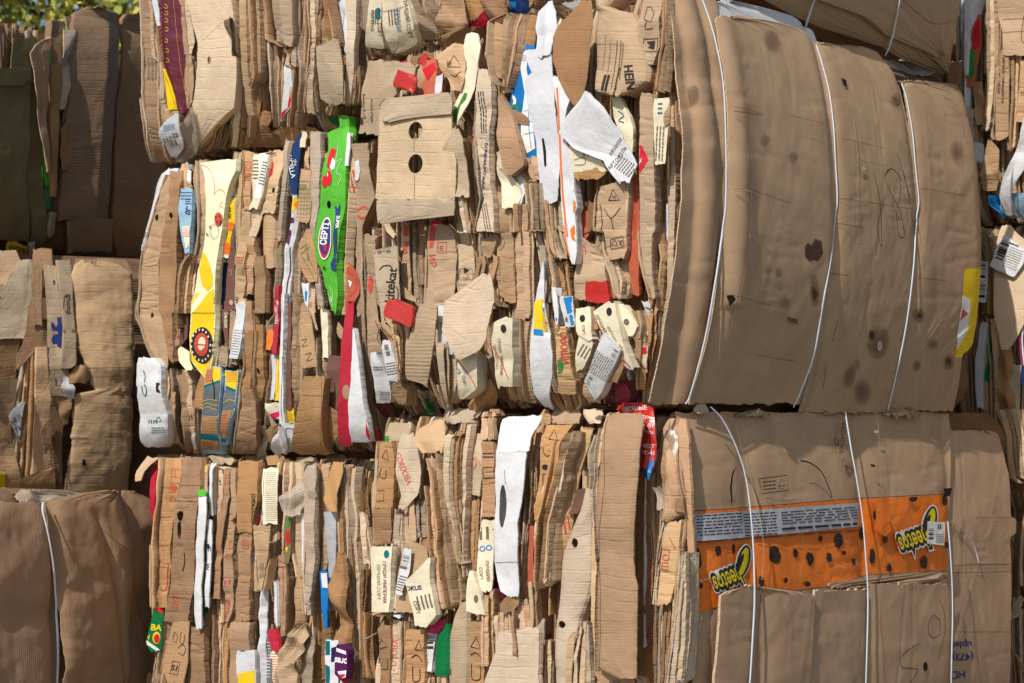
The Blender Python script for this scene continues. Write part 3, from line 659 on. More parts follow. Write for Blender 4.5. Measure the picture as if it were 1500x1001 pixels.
SH(B8, FA8, kl, .08, R1(862, 150, 490, 900, 152, 488, 930, 156, 484, 948, 158, 300, 962, 160, 172), mode='big', name='carton_flap', fl=0, fr=0, cr=.003, ncr=4)
A8(kl, .078, R1(555, 470, 500, 600, 440, 522, 680, 395, 524, 760, 362, 528, 800, 400, 535, 850, 470, 540), mode='crumple', cr=.007, name='carton_panel')
A8(kl, .05, R1(600, 455, 525, 760, 480, 530, 860, 495, 540, 1000, 520, 560), cr=.007)
A8('cream', .05, R1(145, 545, 590, 200, 530, 602, 300, 545, 592, 380, 510, 572, 460, 480, 545, 540, 480, 505), mode='crumple', cr=.012, name='crushed_paper', prints=[R1.G('ink_green', 525, 400, 540, 402, 536, 430, 500, 470, 515, 420), R1.G('ink_green', 482, 480, 515, 455, 505, 510, 482, 535)])
A8(kb, .045, R1(62, 735, 830, 110, 715, 815, 200, 712, 800, 300, 705, 770, 400, 700, 735), foldq=.35, foldamp=.03)
A8(k, .06, R1(60, 700, 720, 90, 610, 718, 180, 598, 712, 240, 600, 708, 320, 625, 700, 370, 655, 692), foldq=.5, foldamp=.03, fl=.03, fr=.03)
A8(kl, .06, R1(300, 592, 632, 350, 585, 652, 400, 578, 655, 600, 575, 642, 700, 585, 640, 800, 592, 640, 860, 600, 648, 940, 585, 655, 1000, 575, 662), fl=.03, fr=.03, cr=.006,
   prints=[R1.T('www.cytrusowe.ru', 612, 715, 26, -84, 'ink_navy', bold=.01), R1.LN('ink_black', 520, 470, 700, 500, 3, 86), R1.LN('ink_grey', 560, 920, 680, 950, 3, 76)])
A8(kb, .062, R1(415, 668, 690, 500, 668, 728, 600, 672, 764, 690, 690, 788, 712, 690, 786, 756, 712, 726), mode='big', fr=.02, cr=.003, name='carton_flap')
A8('cream', .045, R1(655, 655, 688, 700, 650, 712, 760, 660, 732, 800, 680, 760, 850, 690, 766, 900, 692, 752), mode='crumple', cr=.016, name='crushed_paper')
A8('white', .02, R1(750, 690, 790, 820, 700, 800, 890, 710, 790), cr=.008, name='crushed_paper')
A8(kb, .02, R1(680, 760, 850, 740, 770, 862, 790, 800, 862), cr=.008)
A8('blue', .035, R1(195, 795, 832, 240, 772, 834, 300, 752, 822, 400, 738, 805, 470, 715, 822, 530, 750, 835, 600, 765, 842, 660, 790, 850, 690, 800, 850, 715, 826, 855), name='printed_carton', fl=.03, cr=.0025,
   label='crushed blue and white printed carton',
   prints=[R1.G('ink_white', 780, 225, 812, 222, 800, 300, 822, 420, 838, 640, 800, 662, 778, 600, 776, 500, 790, 400, 775, 300), R1.LN('ink_blue', 776, 235, 802, 268, 4, 0), R1.T('C', 723, 430, 66, 82, 'ink_white', bold=.05), R1.T('O', 742, 478, 60, 82, 'ink_green', bold=.04), R1.T('P', 750, 515, 56, 82, 'ink_white', bold=.04),
           R1.L('ink_cyan', 2, 785, 480, 830, 470), R1.L('ink_cyan', 2, 788, 530, 835, 520), R1.L('ink_cyan', 2, 792, 580, 838, 570), R1.L('ink_cyan', 2, 806, 460, 822, 640)])
A8('white_grey', .055, R1(10, 880, 902, 50, 838, 918, 120, 830, 922, 150, 832, 915, 200, 838, 908, 245, 838, 900), mode='crumple', cr=.014, name='crushed_paper')
A8('white_grey', .05, R1(215, 800, 905, 260, 806, 910, 320, 830, 912, 335, 800, 915, 400, 800, 922, 500, 818, 930, 600, 842, 940, 700, 852, 945, 800, 862, 942, 868, 868, 936, 892, 872, 884), mode='big', name='white_board', cr=.004, ncr=6,
   prints=[R1.G('hole_dark', 868, 600, 876, 596, 886, 650, 892, 715, 884, 722, 876, 660)], label='tall white board with a narrow slot')
A8('white', .06, R1(330, 918, 932, 430, 930, 990, 470, 936, 975, 560, 940, 966, 770, 942, 1000, 900, 945, 1018) + R2(0, 965, 1024, 80, 970, 1030, 150, 985, 1030, 200, 1000, 1030, 230, 1012, 1026), name='printed_carton', fl=.0, fr=.03, cr=.002,
   label='long white carton with orange stripes', prints=[R1.L('ink_orange', 9, 935, 380, 945, 520, 948, 700, 955, 850, 968, 990, 972, 1020), R1.G('ink_orange', 1000, 770, 1016, 800, 1014, 850, 1000, 830), R1.G('ink_orange', 1000, 860, 1018, 880, 1016, 950, 998, 920), R2.L('ink_orange', 5, 974, 60, 990, 150, 1004, 200), R2.G('ink_orange', 1005, 80, 1030, 50, 1032, 90, 1018, 100, 1030, 130, 1010, 120)])
A8(kd, .07, R1(0, 1040, 1075, 60, 985, 1078, 110, 930, 1078, 160, 908, 1068, 250, 908, 1062, 340, 930, 1055, 400, 960, 1045, 452, 992, 1012), mode='big', name='carton_flap', fr=0, fl=0, cr=.002, ncr=3)
A8(k, .085, R1(-20, 1065, 1180, 30, 1070, 1130, 50, 1072, 1240, 100, 1066, 1258, 170, 1062, 1262, 250, 1062, 1288, 300, 1060, 1292, 345, 1060, 1288, 390, 1065, 1240, 408, 1140, 1200), mode='big', bulge=.03, name='printed_carton', fl=.04, fr=.05, cr=.006, ncr=14, label='kraft produce crate end with black printing',
   prints=[R1.T('HEINZ', 1228, 345, 48, 82, 'ink_black', bold=.03), R1.BC('ink_black', 1115, 320, 1148, 392, 7, 8), R1.L('ink_black', 1.5, 1128, 150, 1110, 300), R1.L('ink_black', 1.5, 1150, 180, 1135, 310), R1.L('ink_black', 2, 1180, 170, 1160, 380), R1.L('ink_black', 2, 1196, 170, 1178, 385), R1.L('ink_black', 2, 1204, 180, 1190, 340), R1.LN('ink_black', 1120, 340, 1240, 352, 1, 98)])
A8(kw, .05, R1(-20, 1300, 1392, 50, 1292, 1380, 120, 1280, 1370, 200, 1275, 1370, 280, 1300, 1345), cr=.006, fl=.02, fr=.02, name='printed_carton',
   prints=[R1.L('ink_black', 3, 1318, 30, 1308, 85, 1340, 98, 1350, 60, 1335, 30, 1318, 30), R1.L('ink_black', 3, 1322, 92, 1312, 125, 1345, 122), R1.L('ink_black', 3, 1300, 170, 1362, 165, 1358, 222, 1298, 222, 1300, 170), R1.G('ink_black', 1312, 180, 1350, 175, 1345, 212, 1318, 205, 1330, 195)])
A8(kb, .035, R1(-20, 1385, 1412, 100, 1375, 1412, 200, 1368, 1412, 300, 1340, 1412, 420, 1330, 1402), foldq=.4, foldamp=.02)
A8('cream', .04, R1(415, 1172, 1200, 500, 1180, 1245, 560, 1200, 1262, 660, 1245, 1258), name='crushed_paper', cr=.006, prints=[R1.L('ink_teal', 4, 1200, 480, 1222, 500, 1200, 520, 1222, 530)])
A8(k, .07, R1(400, 1290, 1335, 440, 1280, 1345, 600, 1282, 1350, 800, 1282, 1350, 1000, 1282, 1352) + R2(100, 1308, 1370, 200, 1312, 1368, 330, 1345, 1375, 380, 1360, 1378), cr=.003, fl=.02, fr=.03, name='carton_panel',
   prints=[R1.G('ink_crimson', 1282, 625, 1300, 630, 1326, 690, 1284, 755), R1.G('ink_white', 1284, 680, 1298, 680, 1296, 700, 1286, 705)])
label_on(B8, FA8, R1(422, 1355, 1418, 460, 1352, 1420, 560, 1352, 1408, 650, 1350, 1400, 705, 1350, 1396), .075, 'cream', prints=[R1.LN('ink_teal', 1372, 440, 1392, 500, 3, 0), R1.LN('ink_grey', 1300, 600, 1450, 640, 3, 95)], cr=.004)
A8(kb, .07, R1(440, 1400, 1418, 460, 1402, 1432, 520, 1402, 1430, 545, 1405, 1420), mode='crumple', cr=.01)
A8(k, .07, R1(780, 1200, 1230, 800, 1110, 1228, 850, 1095, 1230, 1000, 1085, 1225) + R2(80, 1145, 1250, 160, 1150, 1248, 205, 1165, 1232), cr=.007, fl=.02, fr=.02, name='printed_carton',
   prints=[R1.L('ink_black', 4, 1148, 865, 1170, 818, 1195, 862, 1148, 865), R1.T('20', 1172, 850, 18), R1.L('ink_black', 3, 1110, 880, 1120, 950, 1112, 1000), R1.L('ink_black', 3, 1130, 900, 1160, 940, 1200, 895), R1.L('ink_black', 3, 1160, 940, 1165, 990), R2.L('ink_black', 3, 1175, 120, 1235, 108, 1235, 155, 1175, 165, 1175, 120), R2.T('♺Y', 1205, 138, 36, 0)])
A8('red_kraft', .04, R1(760, 1240, 1282, 850, 1235, 1282, 1000, 1235, 1282) + R2(140, 1250, 1305, 250, 1262, 1305, 370, 1278, 1305), cr=.006, prints=[R1.G('ink_red', 1242, 860, 1275, 850, 1250, 920), R2.LN('ink_red', 1220, 50, 1330, 85, 4, 90)])
A8(kl, .05, R1(790, 790, 862, 900, 805, 862, 1000, 812, 866) + R2(60, 822, 852), foldq=.7, foldamp=.03)
A8(kb, .05, R1(880, 745, 800, 940, 742, 802, 1000, 745, 802), fl=.02)
A8(kd, .0, R1(870, 1030, 1090, 940, 1020, 1090, 1000, 1020, 1080) + R2(90, 1035, 1070, 150, 1040, 1060))
# the great white sheet and small cartons around it
A8('cream', .06, R1(600, 1040, 1062, 640, 968, 1085, 720, 966, 1128, 742, 968, 1140), name='printed_carton', mode='big', fl=.0, fr=.04, prints=[R1.LN('ink_grey', 1055, 620, 1095, 690, 4, 90), R1.L('ink_black', 2, 1005, 690, 1050, 680, 1048, 708, 1005, 712)])
A8(kb, .055, R1(722, 1060, 1145, 735, 970, 1146, 752, 970, 1142, 775, 1015, 1110), name='carton_flap')
A8('white', .1, R1(400, 1048, 1066, 430, 1030, 1100, 460, 1005, 1128, 500, 965, 1150, 530, 945, 1165, 570, 925, 1195, 600, 950, 1200, 640, 985, 1225, 690, 1110, 1250, 710, 1118, 1260, 750, 1150, 1240, 785, 1192, 1228), mode='big', ncr=7, cr=.007, name='white_paper', step=.006,
   label='large white paper sheet folded over the end of the bale',
   prints=[R1.T('КАРТОФЕЛЬ', 1170, 685, 22, -52, 'ink_black'), R1.LN('ink_grey', 1180, 670, 1240, 760, 7, -55), R1.LN('ink_grey', 1120, 620, 1210, 636, 2, -52)])
A8('red_plastic', .09, R1(305, 232, 262, 320, 222, 306, 350, 206, 308, 374, 206, 300, 395, 284, 298), name='red_wrapper', cr=.004, bulge=.01)
A8('red_plastic', .1, R2(388, 216, 236, 400, 205, 260, 420, 195, 316, 462, 190, 316, 480, 230, 316, 506, 300, 314), name='red_wrapper', cr=.003)
A8('red_plastic', .09, R2(306, 1078, 1168, 350, 1074, 1172, 394, 1074, 1180, 402, 1120, 1180), name='red_wrapper', cr=.003)
A8(kg, .06, R2(152, 220, 244, 164, 138, 244, 300, 152, 252, 420, 168, 258, 486, 176, 214), name='printed_carton', mode='big', ncr=3, cr=.0015, fl=.04, fr=0, label='grey-brown pet food carton',
   prints=[R2.T('kitekat', 220, 325, 56, -84, 'ink_black', bold=.02), R2.L('ink_black', 5, 168, 258, 185, 240, 212, 238, 225, 250), R2.L('ink_black', 5, 200, 402, 235, 395, 250, 370, 246, 330), R2.T('28 x 85 г', 180, 176, 20, 175, 'ink_black'), R2.L('ink_black', 4, 188, 465, 190, 480)])
A8(kw, .09, R2(408, 345, 352, 414, 345, 422, 480, 325, 418, 560, 300, 410, 640, 284, 398, 700, 282, 388, 740, 284, 380, 765, 362, 377), mode='big', cr=.003, ncr=5, name='carton_flap', fl=0, fr=0)
A8('white', .06, R2(416, 424, 450, 500, 424, 462, 580, 428, 480, 610, 450, 490, 630, 474, 490), name='white_paper', prints=[R2.LN('ink_grey', 420, 500, 470, 520, 3, 80)])
A8(kl, .11, R2(275, 620, 660, 310, 570, 664, 350, 520, 670, 400, 452, 670, 470, 450, 655, 520, 444, 642, 560, 466, 640, 610, 492, 610, 650, 516, 532), mode='big', cr=.003, ncr=6, name='carton_flap', fl=0, fr=0)
A8(kl, .05, R2(575, 415, 495, 660, 415, 505, 760, 425, 508, 820, 445, 500, 870, 462, 485), fr=.03)
A8('cream', .09, R2(468, 722, 748, 486, 658, 750, 640, 668, 752, 770, 688, 756), name='printed_carton', fl=.0, fr=.05, cr=.002, label='small cream fruit carton with a red pen line', prints=[R2.T('ГРУШИ · ИМПЕРИЯ', 697, 640, 17, 87, 'ink_maroon'), R2.T('ЛУЧШИЙ СОРТ', 676, 640, 14, 87, 'ink_grey'), R2.E(715, 515, 12, 18, 'ink_black'), R2.L('ink_crimson', 4, 665, 590, 700, 665, 735, 735)])
A8('cream', .08, R2(625, 570, 595, 655, 516, 600, 700, 514, 604, 780, 524, 612, 825, 526, 548), name='printed_carton', fl=0, fr=.05, cr=.002, prints=[R2.T('СОРТ', 548, 745, 18, 80, 'ink_maroon'), R2.L('ink_crimson', 4, 520, 660, 570, 720, 605, 775), R2.L('ink_cyan', 4, 518, 690, 530, 705, 520, 712)])
A8(kb, .05, R2(480, 768, 775, 600, 762, 776, 780, 740, 790, 830, 760, 800), fl=0)
A8(k, .05, R2(490, 170, 300, 560, 225, 298, 660, 245, 290, 740, 252, 288), cr=.004)
A8('white', .07, R2(570, 182, 214, 600, 178, 222, 660, 188, 240, 700, 200, 254, 750, 206, 245), name='white_paper', cr=.007, prints=[R2.BC('ink_grey', 195, 585, 212, 640, 7, -12, horiz=True), R2.LN('ink_grey', 200, 660, 245, 720, 5, -10)])
A8('white', .06, R2(620, 126, 150, 680, 128, 180, 740, 138, 200, 800, 150, 214, 842, 158, 214), name='white_paper', cr=.007, prints=[R2.LN('ink_grey', 140, 680, 200, 700, 2), R2.LN('ink_grey', 165, 790, 208, 830, 4)])
A8('maroon', .02, R2(820, 140, 215, 870, 160, 230, 900, 190, 240))
A8(k, .07, R2(752, 222, 262, 800, 214, 290, 850, 254, 288), name='carton_flap', fl=0, fr=0)
for i in range(6): A8((kd, k, kg)[i % 3], .0 + .012 * (i % 2), R2(740 + 9 * i, 268 + i * 13, 276 + i * 13, 830, 290 + i * 12, 297 + i * 12, 895, 318 + i * 14, 326 + i * 14), fl=.05, fr=.05)
A8('green_dark', .02, R2(830, 362, 372, 880, 372, 388, 895, 380, 388))
A8(kb, .02, R2(740, 620, 680, 800, 600, 700, 850, 570, 690, 880, 580, 660), mode='crumple', cr=.014, name='crushed_paper')
A8('white', .07, R2(222, 878, 884, 300, 866, 886, 400, 850, 890, 540, 836, 918, 640, 832, 928, 720, 834, 925, 800, 850, 918, 865, 900, 930), name='white_board', cr=.004, fl=.02, label='fluted white board with a yellow and blue wrapper',
   prints=[R2.G('ink_yellow', 850, 390, 885, 385, 888, 545, 846, 540), R2.G('ink_gold', 880, 380, 925, 372, 930, 520, 892, 530), R2.G('ink_cyan', 884, 395, 930, 385, 944, 500, 930, 505, 920, 440, 886, 440), R2.T('NU', 906, 412, 26, -10, 'ink_white', bold=.05), R2.E(912, 480, 16, 24, 'ink_red'), R2.G('ink_cyan', 846, 515, 885, 520, 888, 545, 846, 540)])
A8(kl, .045, R2(150, 890, 900, 300, 885, 930, 400, 885, 935), foldq=.5, foldamp=.02)
A8(k, .075, R2(500, 930, 985, 560, 934, 995, 680, 938, 1005, 750, 945, 1028, 800, 945, 1030), cr=.004, name='printed_carton', fl=.02, fr=.03, prints=[R2.T('ОВОЩИ', 972, 600, 46, 86, 'ink_red', bold=.03, sx=.8), R2.E(955, 680, 16, 32, 'ink_green'), R2.T('ОЛ', 938, 530, 24, 90, 'ink_green')])
A8('white', .09, R2(372, 960, 1014, 400, 956, 1018, 490, 980, 1026, 506, 985, 1020), name='printed_carton', cr=.002, prints=[R2.G('ink_cyan', 975, 380, 1012, 372, 1020, 440, 992, 450), R2.G('ink_cyan', 1000, 455, 1022, 450, 1028, 495, 1008, 500), R2.BC('ink_black', 982, 465, 996, 485, 4)])
A8('white', .08, R2(335, 924, 940, 420, 930, 950, 500, 945, 955), name='white_paper', prints=[R2.G('ink_cyan', 932, 460, 952, 470, 955, 500, 940, 500)])
A8(kb, .08, R2(420, 1092, 1110, 500, 1100, 1122, 520, 1100, 1124), name='carton_flap')
A8('cream', .085, R2(425, 1036, 1094, 480, 1035, 1102, 540, 1040, 1108, 568, 1085, 1112), name='printed_carton', cr=.002, fr=.04, prints=[R2.E(1064, 470, 12, 16, 'ink_black'), R2.T('СОРТ', 1070, 520, 16, 85, 'ink_maroon')])
A8('cream', .09, R2(545, 1040, 1052, 575, 1036, 1104, 640, 1022, 1085, 700, 1030, 1058), name='printed_carton', cr=.002, fr=.04, prints=[R2.LN('ink_grey', 1035, 590, 1090, 640, 3, -60)])
A8(kb, .08, R2(580, 1100, 1112, 640, 1082, 1100, 705, 1050, 1066))
A8('cream', .09, R2(398, 1180, 1204, 440, 1112, 1212, 500, 1138, 1226, 580, 1180, 1244, 640, 1215, 1268, 690, 1258, 1288), name='printed_carton', cr=.002, fr=.04, label='cream fruit carton end lettered in maroon', prints=[R2.T('ЛУЧШИЙ СОРТ', 1160, 520, 20, 62, 'ink_maroon'), R2.T('ИМПЕРИЯ', 1195, 540, 16, 62, 'ink_grey'), R2.E(1182, 440, 12, 18, 'ink_black'), R2.L('ink_crimson', 4, 1235, 640, 1275, 685)])
A8('cream', .08, R2(405, 1215, 1235, 450, 1225, 1268, 500, 1240, 1295, 545, 1255, 1275), name='printed_carton', cr=.002, fr=.03, prints=[R2.E(1250, 485, 12, 14, 'ink_grey')])
A8(kb, .07, R2(440, 1268, 1300, 500, 1295, 1315, 560, 1275, 1310), name='carton_flap')
A8(kb, .095, R2(590, 1210, 1240, 660, 1190, 1252, 700, 1170, 1240, 745, 1140, 1215), name='carton_flap', fl=0, fr=0)
A8(k, .09, R2(760, 1060, 1160, 800, 1065, 1160, 840, 1090, 1150), name='carton_flap', fl=0, fr=0)
A8('white', .11, R2(540, 1150, 1160, 570, 1138, 1195, 610, 1122, 1226, 640, 1110, 1215, 700, 1085, 1182, 745, 1060, 1158, 790, 1085, 1138, 826, 1108, 1118), name='paper_label', cr=.003, label='white shipping label folded over a brown corner', prints=[R2.LN('ink_grey', 1090, 600, 1190, 760, 16, -58, th=.25), R2.BC('ink_grey', 1068, 735, 1105, 750, 9, -58), R2.BC('ink_grey', 1185, 610, 1222, 632, 9, -58)])
A8(kb, .05, R2(480, 1290, 1330, 600, 1290, 1345, 650, 1280, 1350), cr=.007)
A8('white', .05, R2(395, 1312, 1340, 450, 1322, 1352, 520, 1330, 1352, 545, 1338, 1350), name='crushed_paper', mode='crumple', cr=.008, prints=[R2.L('ink_navy', 4, 1325, 420, 1345, 430)])
A8(kl, .06, R2(590, 1290, 1350, 640, 1308, 1350, 706, 1338, 1348), name='carton_flap', prints=[R2.E(1332, 598, 18, 30, 'ink_crimson')])
A8(kb, .04, R2(430, 1355, 1392, 560, 1345, 1385, 700, 1310, 1365, 780, 1310, 1350), fl=.03)
A8(k, .045, R2(60, 1370, 1382, 200, 1385, 1410, 300, 1380, 1400, 430, 1360, 1395), foldq=.5, foldamp=.02)
A8('maroon', .0, R2(740, 1200, 1290, 800, 1170, 1310, 850, 1160, 1300), mode='crumple', cr=.01)
A8(k, .02, R2(800, 850, 1050, 850, 880, 1060, 885, 940, 1040), cr=.008)
# ================================================================== lower bale with the orange printed carton
z9a, z9b = .03, 1.205
B9 = bale('bottom bale wrapped in a big carton with an orange spotted band', .6, 1.0, z9a)
core(B9, O3, AD, BD, 0, 1.19, 0, 2.2, 0, 1.212, ra=.16, rb=.04)
FA9 = Face(O3, AD, NA, end_base(z9a, z9b, .05, 7))
def barrel9(s, z): return .05 * (1 - np.clip(np.abs((z - .62) / .6), 0, 1.1) ** 2.5)
_f = Face(O3, BD, NB, barrel9)
ST9 = [float(_f.sz(u, 820)[0]) for u in (1104, 1268, 1397)]
def base9(s, z):
    o = barrel9(s, z)
    for c in ST9: o = o - .014 * np.exp(-np.abs((s - c) / .05) ** 1.3)
    return o - .05 * np.exp(-np.clip(s, 0, 9) / .04)
FB9 = Face(O3, BD, NB, base9)
fill(B9, FA9, .03, 1.18, z9a, z9b, 91, mid=30, colours=('cream', 'red_kraft'))
W3 = Zm(2.377, 930, 580)
_pc = [('ink_black', *t) for t in ((215, 570, 16, 44), (288, 540, 10, 18), (342, 533, 6, 18), (228, 660, 6, 12), (208, 738, 8, 16), (483, 553, 20, 30), (556, 548, 9, 16), (608, 567, 13, 24), (644, 497, 7, 11), (674, 564, 10, 18),
      (705, 503, 15, 28), (725, 547, 6, 8), (760, 578, 6, 13), (785, 478, 8, 22), (822, 557, 11, 26), (882, 600, 9, 14), (837, 416, 14, 24), (868, 500, 8, 14), (1002, 580, 12, 24), (962, 360, 14, 9), (1072, 362, 8, 22), (516, 642, 7, 10), (594, 655, 12, 10), (432, 645, 10, 18), (1080, 520, 6, 12))]
def spot(t):
    _, x, y, rx, ry = t; rs = np.random.RandomState(int(x)); n = 14; out = []
    for i in range(n):
        a = 2 * math.pi * i / n; r = 1 + rs.uniform(-.16, .16); out += [x + rx * r * math.cos(a), y + ry * r * math.sin(a)]
    return W3.G('ink_black', *out)
def snack(x, y, sc):
    """the yellow snack lettering, printed upside down, with its pale and dark outlines"""
    o = []
    for m, b, g in (('ink_white', .20, 13), ('ink_black', .14, 8), ('ink_cheese', .012, 0)):
        o.append(W3.T('heetos', x + 8 * sc, y - 8 * sc, 96 * sc, 160, m, bold=b, sx=.40))
        o.append(W3.E(x + 64 * sc, y - 72 * sc, (15 + g) * sc, (50 + g) * sc, m, rot=.22))
    o.append(W3.E(x + 52 * sc, y - 66 * sc, 7 * sc, 36 * sc, 'ink_black', rot=.3))
    return o
wrap = dict(mode='big', fl=0, fr=0, step=.0085, nz=.0006, ncr=8, cr=.0018)
SH(B9, FB9, 'kraft_plain2', .0, W3(58, 132, 1090, 70, 134, 1092, 120, 142, 1098, 200, 155, 1100, 400, 188, 1094, 620, 198, 1088, 760, 205, 1088, 1001, 205, 1088, 1040, 205, 1088), name='printed_carton',
   label='large brown carton with an orange band, black spots and yellow lettering upside down',
   prints=[W3.G('orange', 188, 402, 400, 388, 730, 362, 1088, 342, 1086, 470, 1086, 604, 812, 622, 690, 660, 420, 690, 205, 756, 196, 560)] +
          [spot(t) for t in _pc] +
          [W3.L('ink_black', 2, 188, 400, 400, 386, 730, 360, 1088, 340), W3.G('label_grey', 197, 412, 480, 392, 768, 372, 771, 454, 480, 483, 202, 508)] +
          [W3.LN('ink_black', 208, 408, 365, 486, 7, -4, th=.35, seed=3), W3.LN('ink_black', 372, 404, 484, 488, 8, -4, th=.35, seed=4), W3.LN('ink_black', 500, 392, 765, 440, 5, -4, th=.35, seed=5), W3.LN('ink_black', 210, 483, 766, 493, 1, -4, th=.4, seed=6), W3.LN('ink_black', 500, 446, 766, 462, 1, -4, th=.5, seed=8)] +
          snack(302, 648, 1.0) + snack(950, 512, 1.0) +
          [W3.G('ink_white', 1004, 436, 1066, 440, 1062, 520, 1002, 514), W3.BC('ink_black', 1008, 462, 1026, 504, 8, horiz=True), W3.BC('ink_black', 1040, 446, 1060, 464, 6), W3.LN('ink_grey', 1034, 478, 1060, 512, 5),
           W3.G('ink_orange', 820, 372, 852, 372, 870, 410, 876, 470, 856, 490, 812, 462, 822, 420), W3.L('ink_brown', 3, 812, 462, 822, 420, 815, 380), W3.L('ink_brown', 3, 860, 490, 858, 575, 885, 580),
           W3.L('scuff', 5, 330, 95, 352, 180, 378, 280, 398, 350), W3.L('scuff', 3.5, 398, 350, 416, 420, 428, 500, 430, 560, 424, 640), W3.L('scuff', 1.5, 205, 640, 280, 630), W3.L('scuff', 1.2, 560, 380, 566, 500, 560, 650), W3.L('scuff', 1.2, 925, 352, 930, 480, 925, 608), W3.L('scuff', 1.5, 190, 450, 196, 600, 204, 740), W3.L('scuff', 1.4, 640, 570, 720, 600), W3.T('440040966', 704, 146, 25, 93, 'ink_black'), W3.T('♲', 728, 258, 44, 95, 'ink_black'), W3.L('ink_black', 4, 715, 240, 742, 262, 728, 282, 715, 240), W3.L('ink_black', 6, 680, 142, 676, 160, 690, 172, 688, 150),
           W3.L('ink_black', 3, 408, 288, 510, 276, 514, 328, 420, 340, 408, 288), W3.L('ink_black', 3, 478, 315, 490, 290, 504, 312, 478, 315), W3.T('PAP', 488, 322, 12, 176), W3.LN('ink_black', 424, 292, 470, 330, 3, -6),
           W3.L('hole_dark', 5, 556, 226, 590, 234, 625, 262, 648, 305, 664, 354), W3.G('hole_dark', 330, 242, 318, 275, 313, 320, 318, 388, 312, 370, 306, 320, 314, 268), W3.L('ink_brown', 2, 330, 242, 334, 300, 322, 385),
           W3.G('hole_dark', 1052, 322, 1084, 320, 1074, 350, 1060, 348), W3.G('hole_dark', 796, 236, 812, 240, 814, 248, 800, 246), W3.E(818, 125, 7, 5, 'scuff'),
           W3.L('ink_brown', 2, 732, 70, 738, 180, 752, 250, 768, 330), W3.L('scuff', 2.5, 822, 90, 828, 180, 830, 300, 840, 340), W3.LN('ink_brown', 360, 100, 380, 104, 1)], **wrap)
SH(B9, FB9, 'kraft_plain', .012, W3(38, 770, 806, 48, 700, 880, 62, 640, 960), name='carton_flap', mode='big', cr=.004, fl=0, fr=0)
for _q in ((350, 50, 480, 70, 'kraft'), (860, 50, 1000, 68, 'kraft_plain2'), (205, 20, 262, 66, 'kraft_light')):
    x0, y0, x1, y1, m_ = _q; SH(B9, FB9, m_, .016, W3(y0, x0 + (x1 - x0) * .55, x0 + (x1 - x0) * .62, (y0 + y1) / 2, x0 + 10, x1 - 8, y1 - 4, x0, x1, y1, x0 + 20, x1 - 30), name='carton_flap', mode='crumple', cr=.006, fl=0, fr=0, jag=.003)
SH(B9, FB9, 'kraft', .008, W3(618, 1010, 1084, 632, 860, 1084, 642, 760, 1082, 655, 684, 900, 668, 680, 780), name='carton_flap', mode='big', cr=.002, fl=0, fr=0)
SH(B9, FB9, 'kraft_plain2', .020, W3(656, 810, 1112, 700, 810, 1112, 850, 808, 1108, 1001, 802, 1102, 1040, 800, 1102), name='carton_panel',
   prints=[W3.L('marker', 2.5, 1064, 708, 1078, 760, 1078, 820, 1062, 880, 1055, 920), W3.L('marker', 2.5, 1062, 780, 1040, 765, 1022, 790, 1024, 830, 1044, 842, 1060, 825, 1062, 780),
           W3.L('marker', 2.5, 992, 862, 950, 885, 924, 915, 930, 945, 962, 950, 984, 955, 972, 980, 960, 1001), W3.E(1010, 943, 8, 16, 'hole_dark'), W3.G('hole_dark', 772, 955, 782, 948, 780, 970, 772, 972), W3.L('ink_brown', 2, 860, 720, 856, 800, 870, 1000)], **wrap)
SH(B9, FB9, 'kraft_plain2', .026, W3(676, 632, 808, 700, 630, 808, 850, 618, 806, 1001, 610, 802, 1040, 608, 802), name='carton_panel', edge='kraft_light', th=.008, **wrap)
SH(B9, FB9, 'kraft_plain2', .034, W3(664, 388, 418, 672, 345, 560, 690, 302, 630, 850, 290, 620, 1001, 280, 610, 1040, 278, 608), name='carton_panel', edge='kraft_light', th=.008, prints=[W3.L('ink_brown', 2, 436, 690, 430, 850, 428, 1000)], **wrap)
SH(B9, FB9, 'kraft_plain2', -.02, W3(122, 1070, 1236, 132, 1070, 1262, 180, 1072, 1276, 240, 1074, 1292, 270, 1074, 1300, 420, 1074, 1306, 430, 1074, 1326, 480, 1074, 1326, 490, 1074, 1308, 800, 1074, 1308, 1001, 1074, 1304, 1040, 1074, 1304), name='carton_panel',
   label='far carton panel with blue printing upside down',
   prints=[W3.T('uplei', 1140, 866, 34, 178, 'ink_blue', bold=.02), W3.T('(473)', 1142, 908, 34, 178, 'ink_blue', bold=.02), W3.T('H□', 1124, 970, 34, 178, 'ink_blue', bold=.02), W3.L('ink_brown', 2, 1106, 822, 1306, 822), W3.L('ink_brown', 3, 1106, 592, 1180, 588, 1304, 588), W3.L('ink_brown', 2, 1106, 616, 1304, 612), W3.L('ink_brown', 2, 1180, 425, 1300, 425)], **wrap)
strap(B9, FB9, [(1040, 596), (1058, 615), (1078, 655), (1092, 700), (1100, 760), (1104, 820), (1105, 880), (1102, 940), (1098, 1001), (1094, 1030)], w=.008, lift=.040)
strap(B9, FB9, [(1238, 604), (1246, 655), (1254, 700), (1263, 760), (1268, 820), (1271, 870), (1270, 940), (1268, 1001), (1268, 1030)], w=.007, lift=.034)
strap(B9, FB9, [(1388, 764), (1391, 800), (1394, 850), (1395, 900), (1394, 950), (1393, 1001), (1393, 1030)], w=.007, lift=.03)
strap(B9, FB9, [(1387, 760), (1402, 770), (1416, 784), (1427, 802), (1433, 824)], w=.005, lift=-.005)
R3 = Zm(2.435, 530, 590)
def A9(m, d, rows, **kk): return SH(B9, FA9, m, d, rows, **kk)
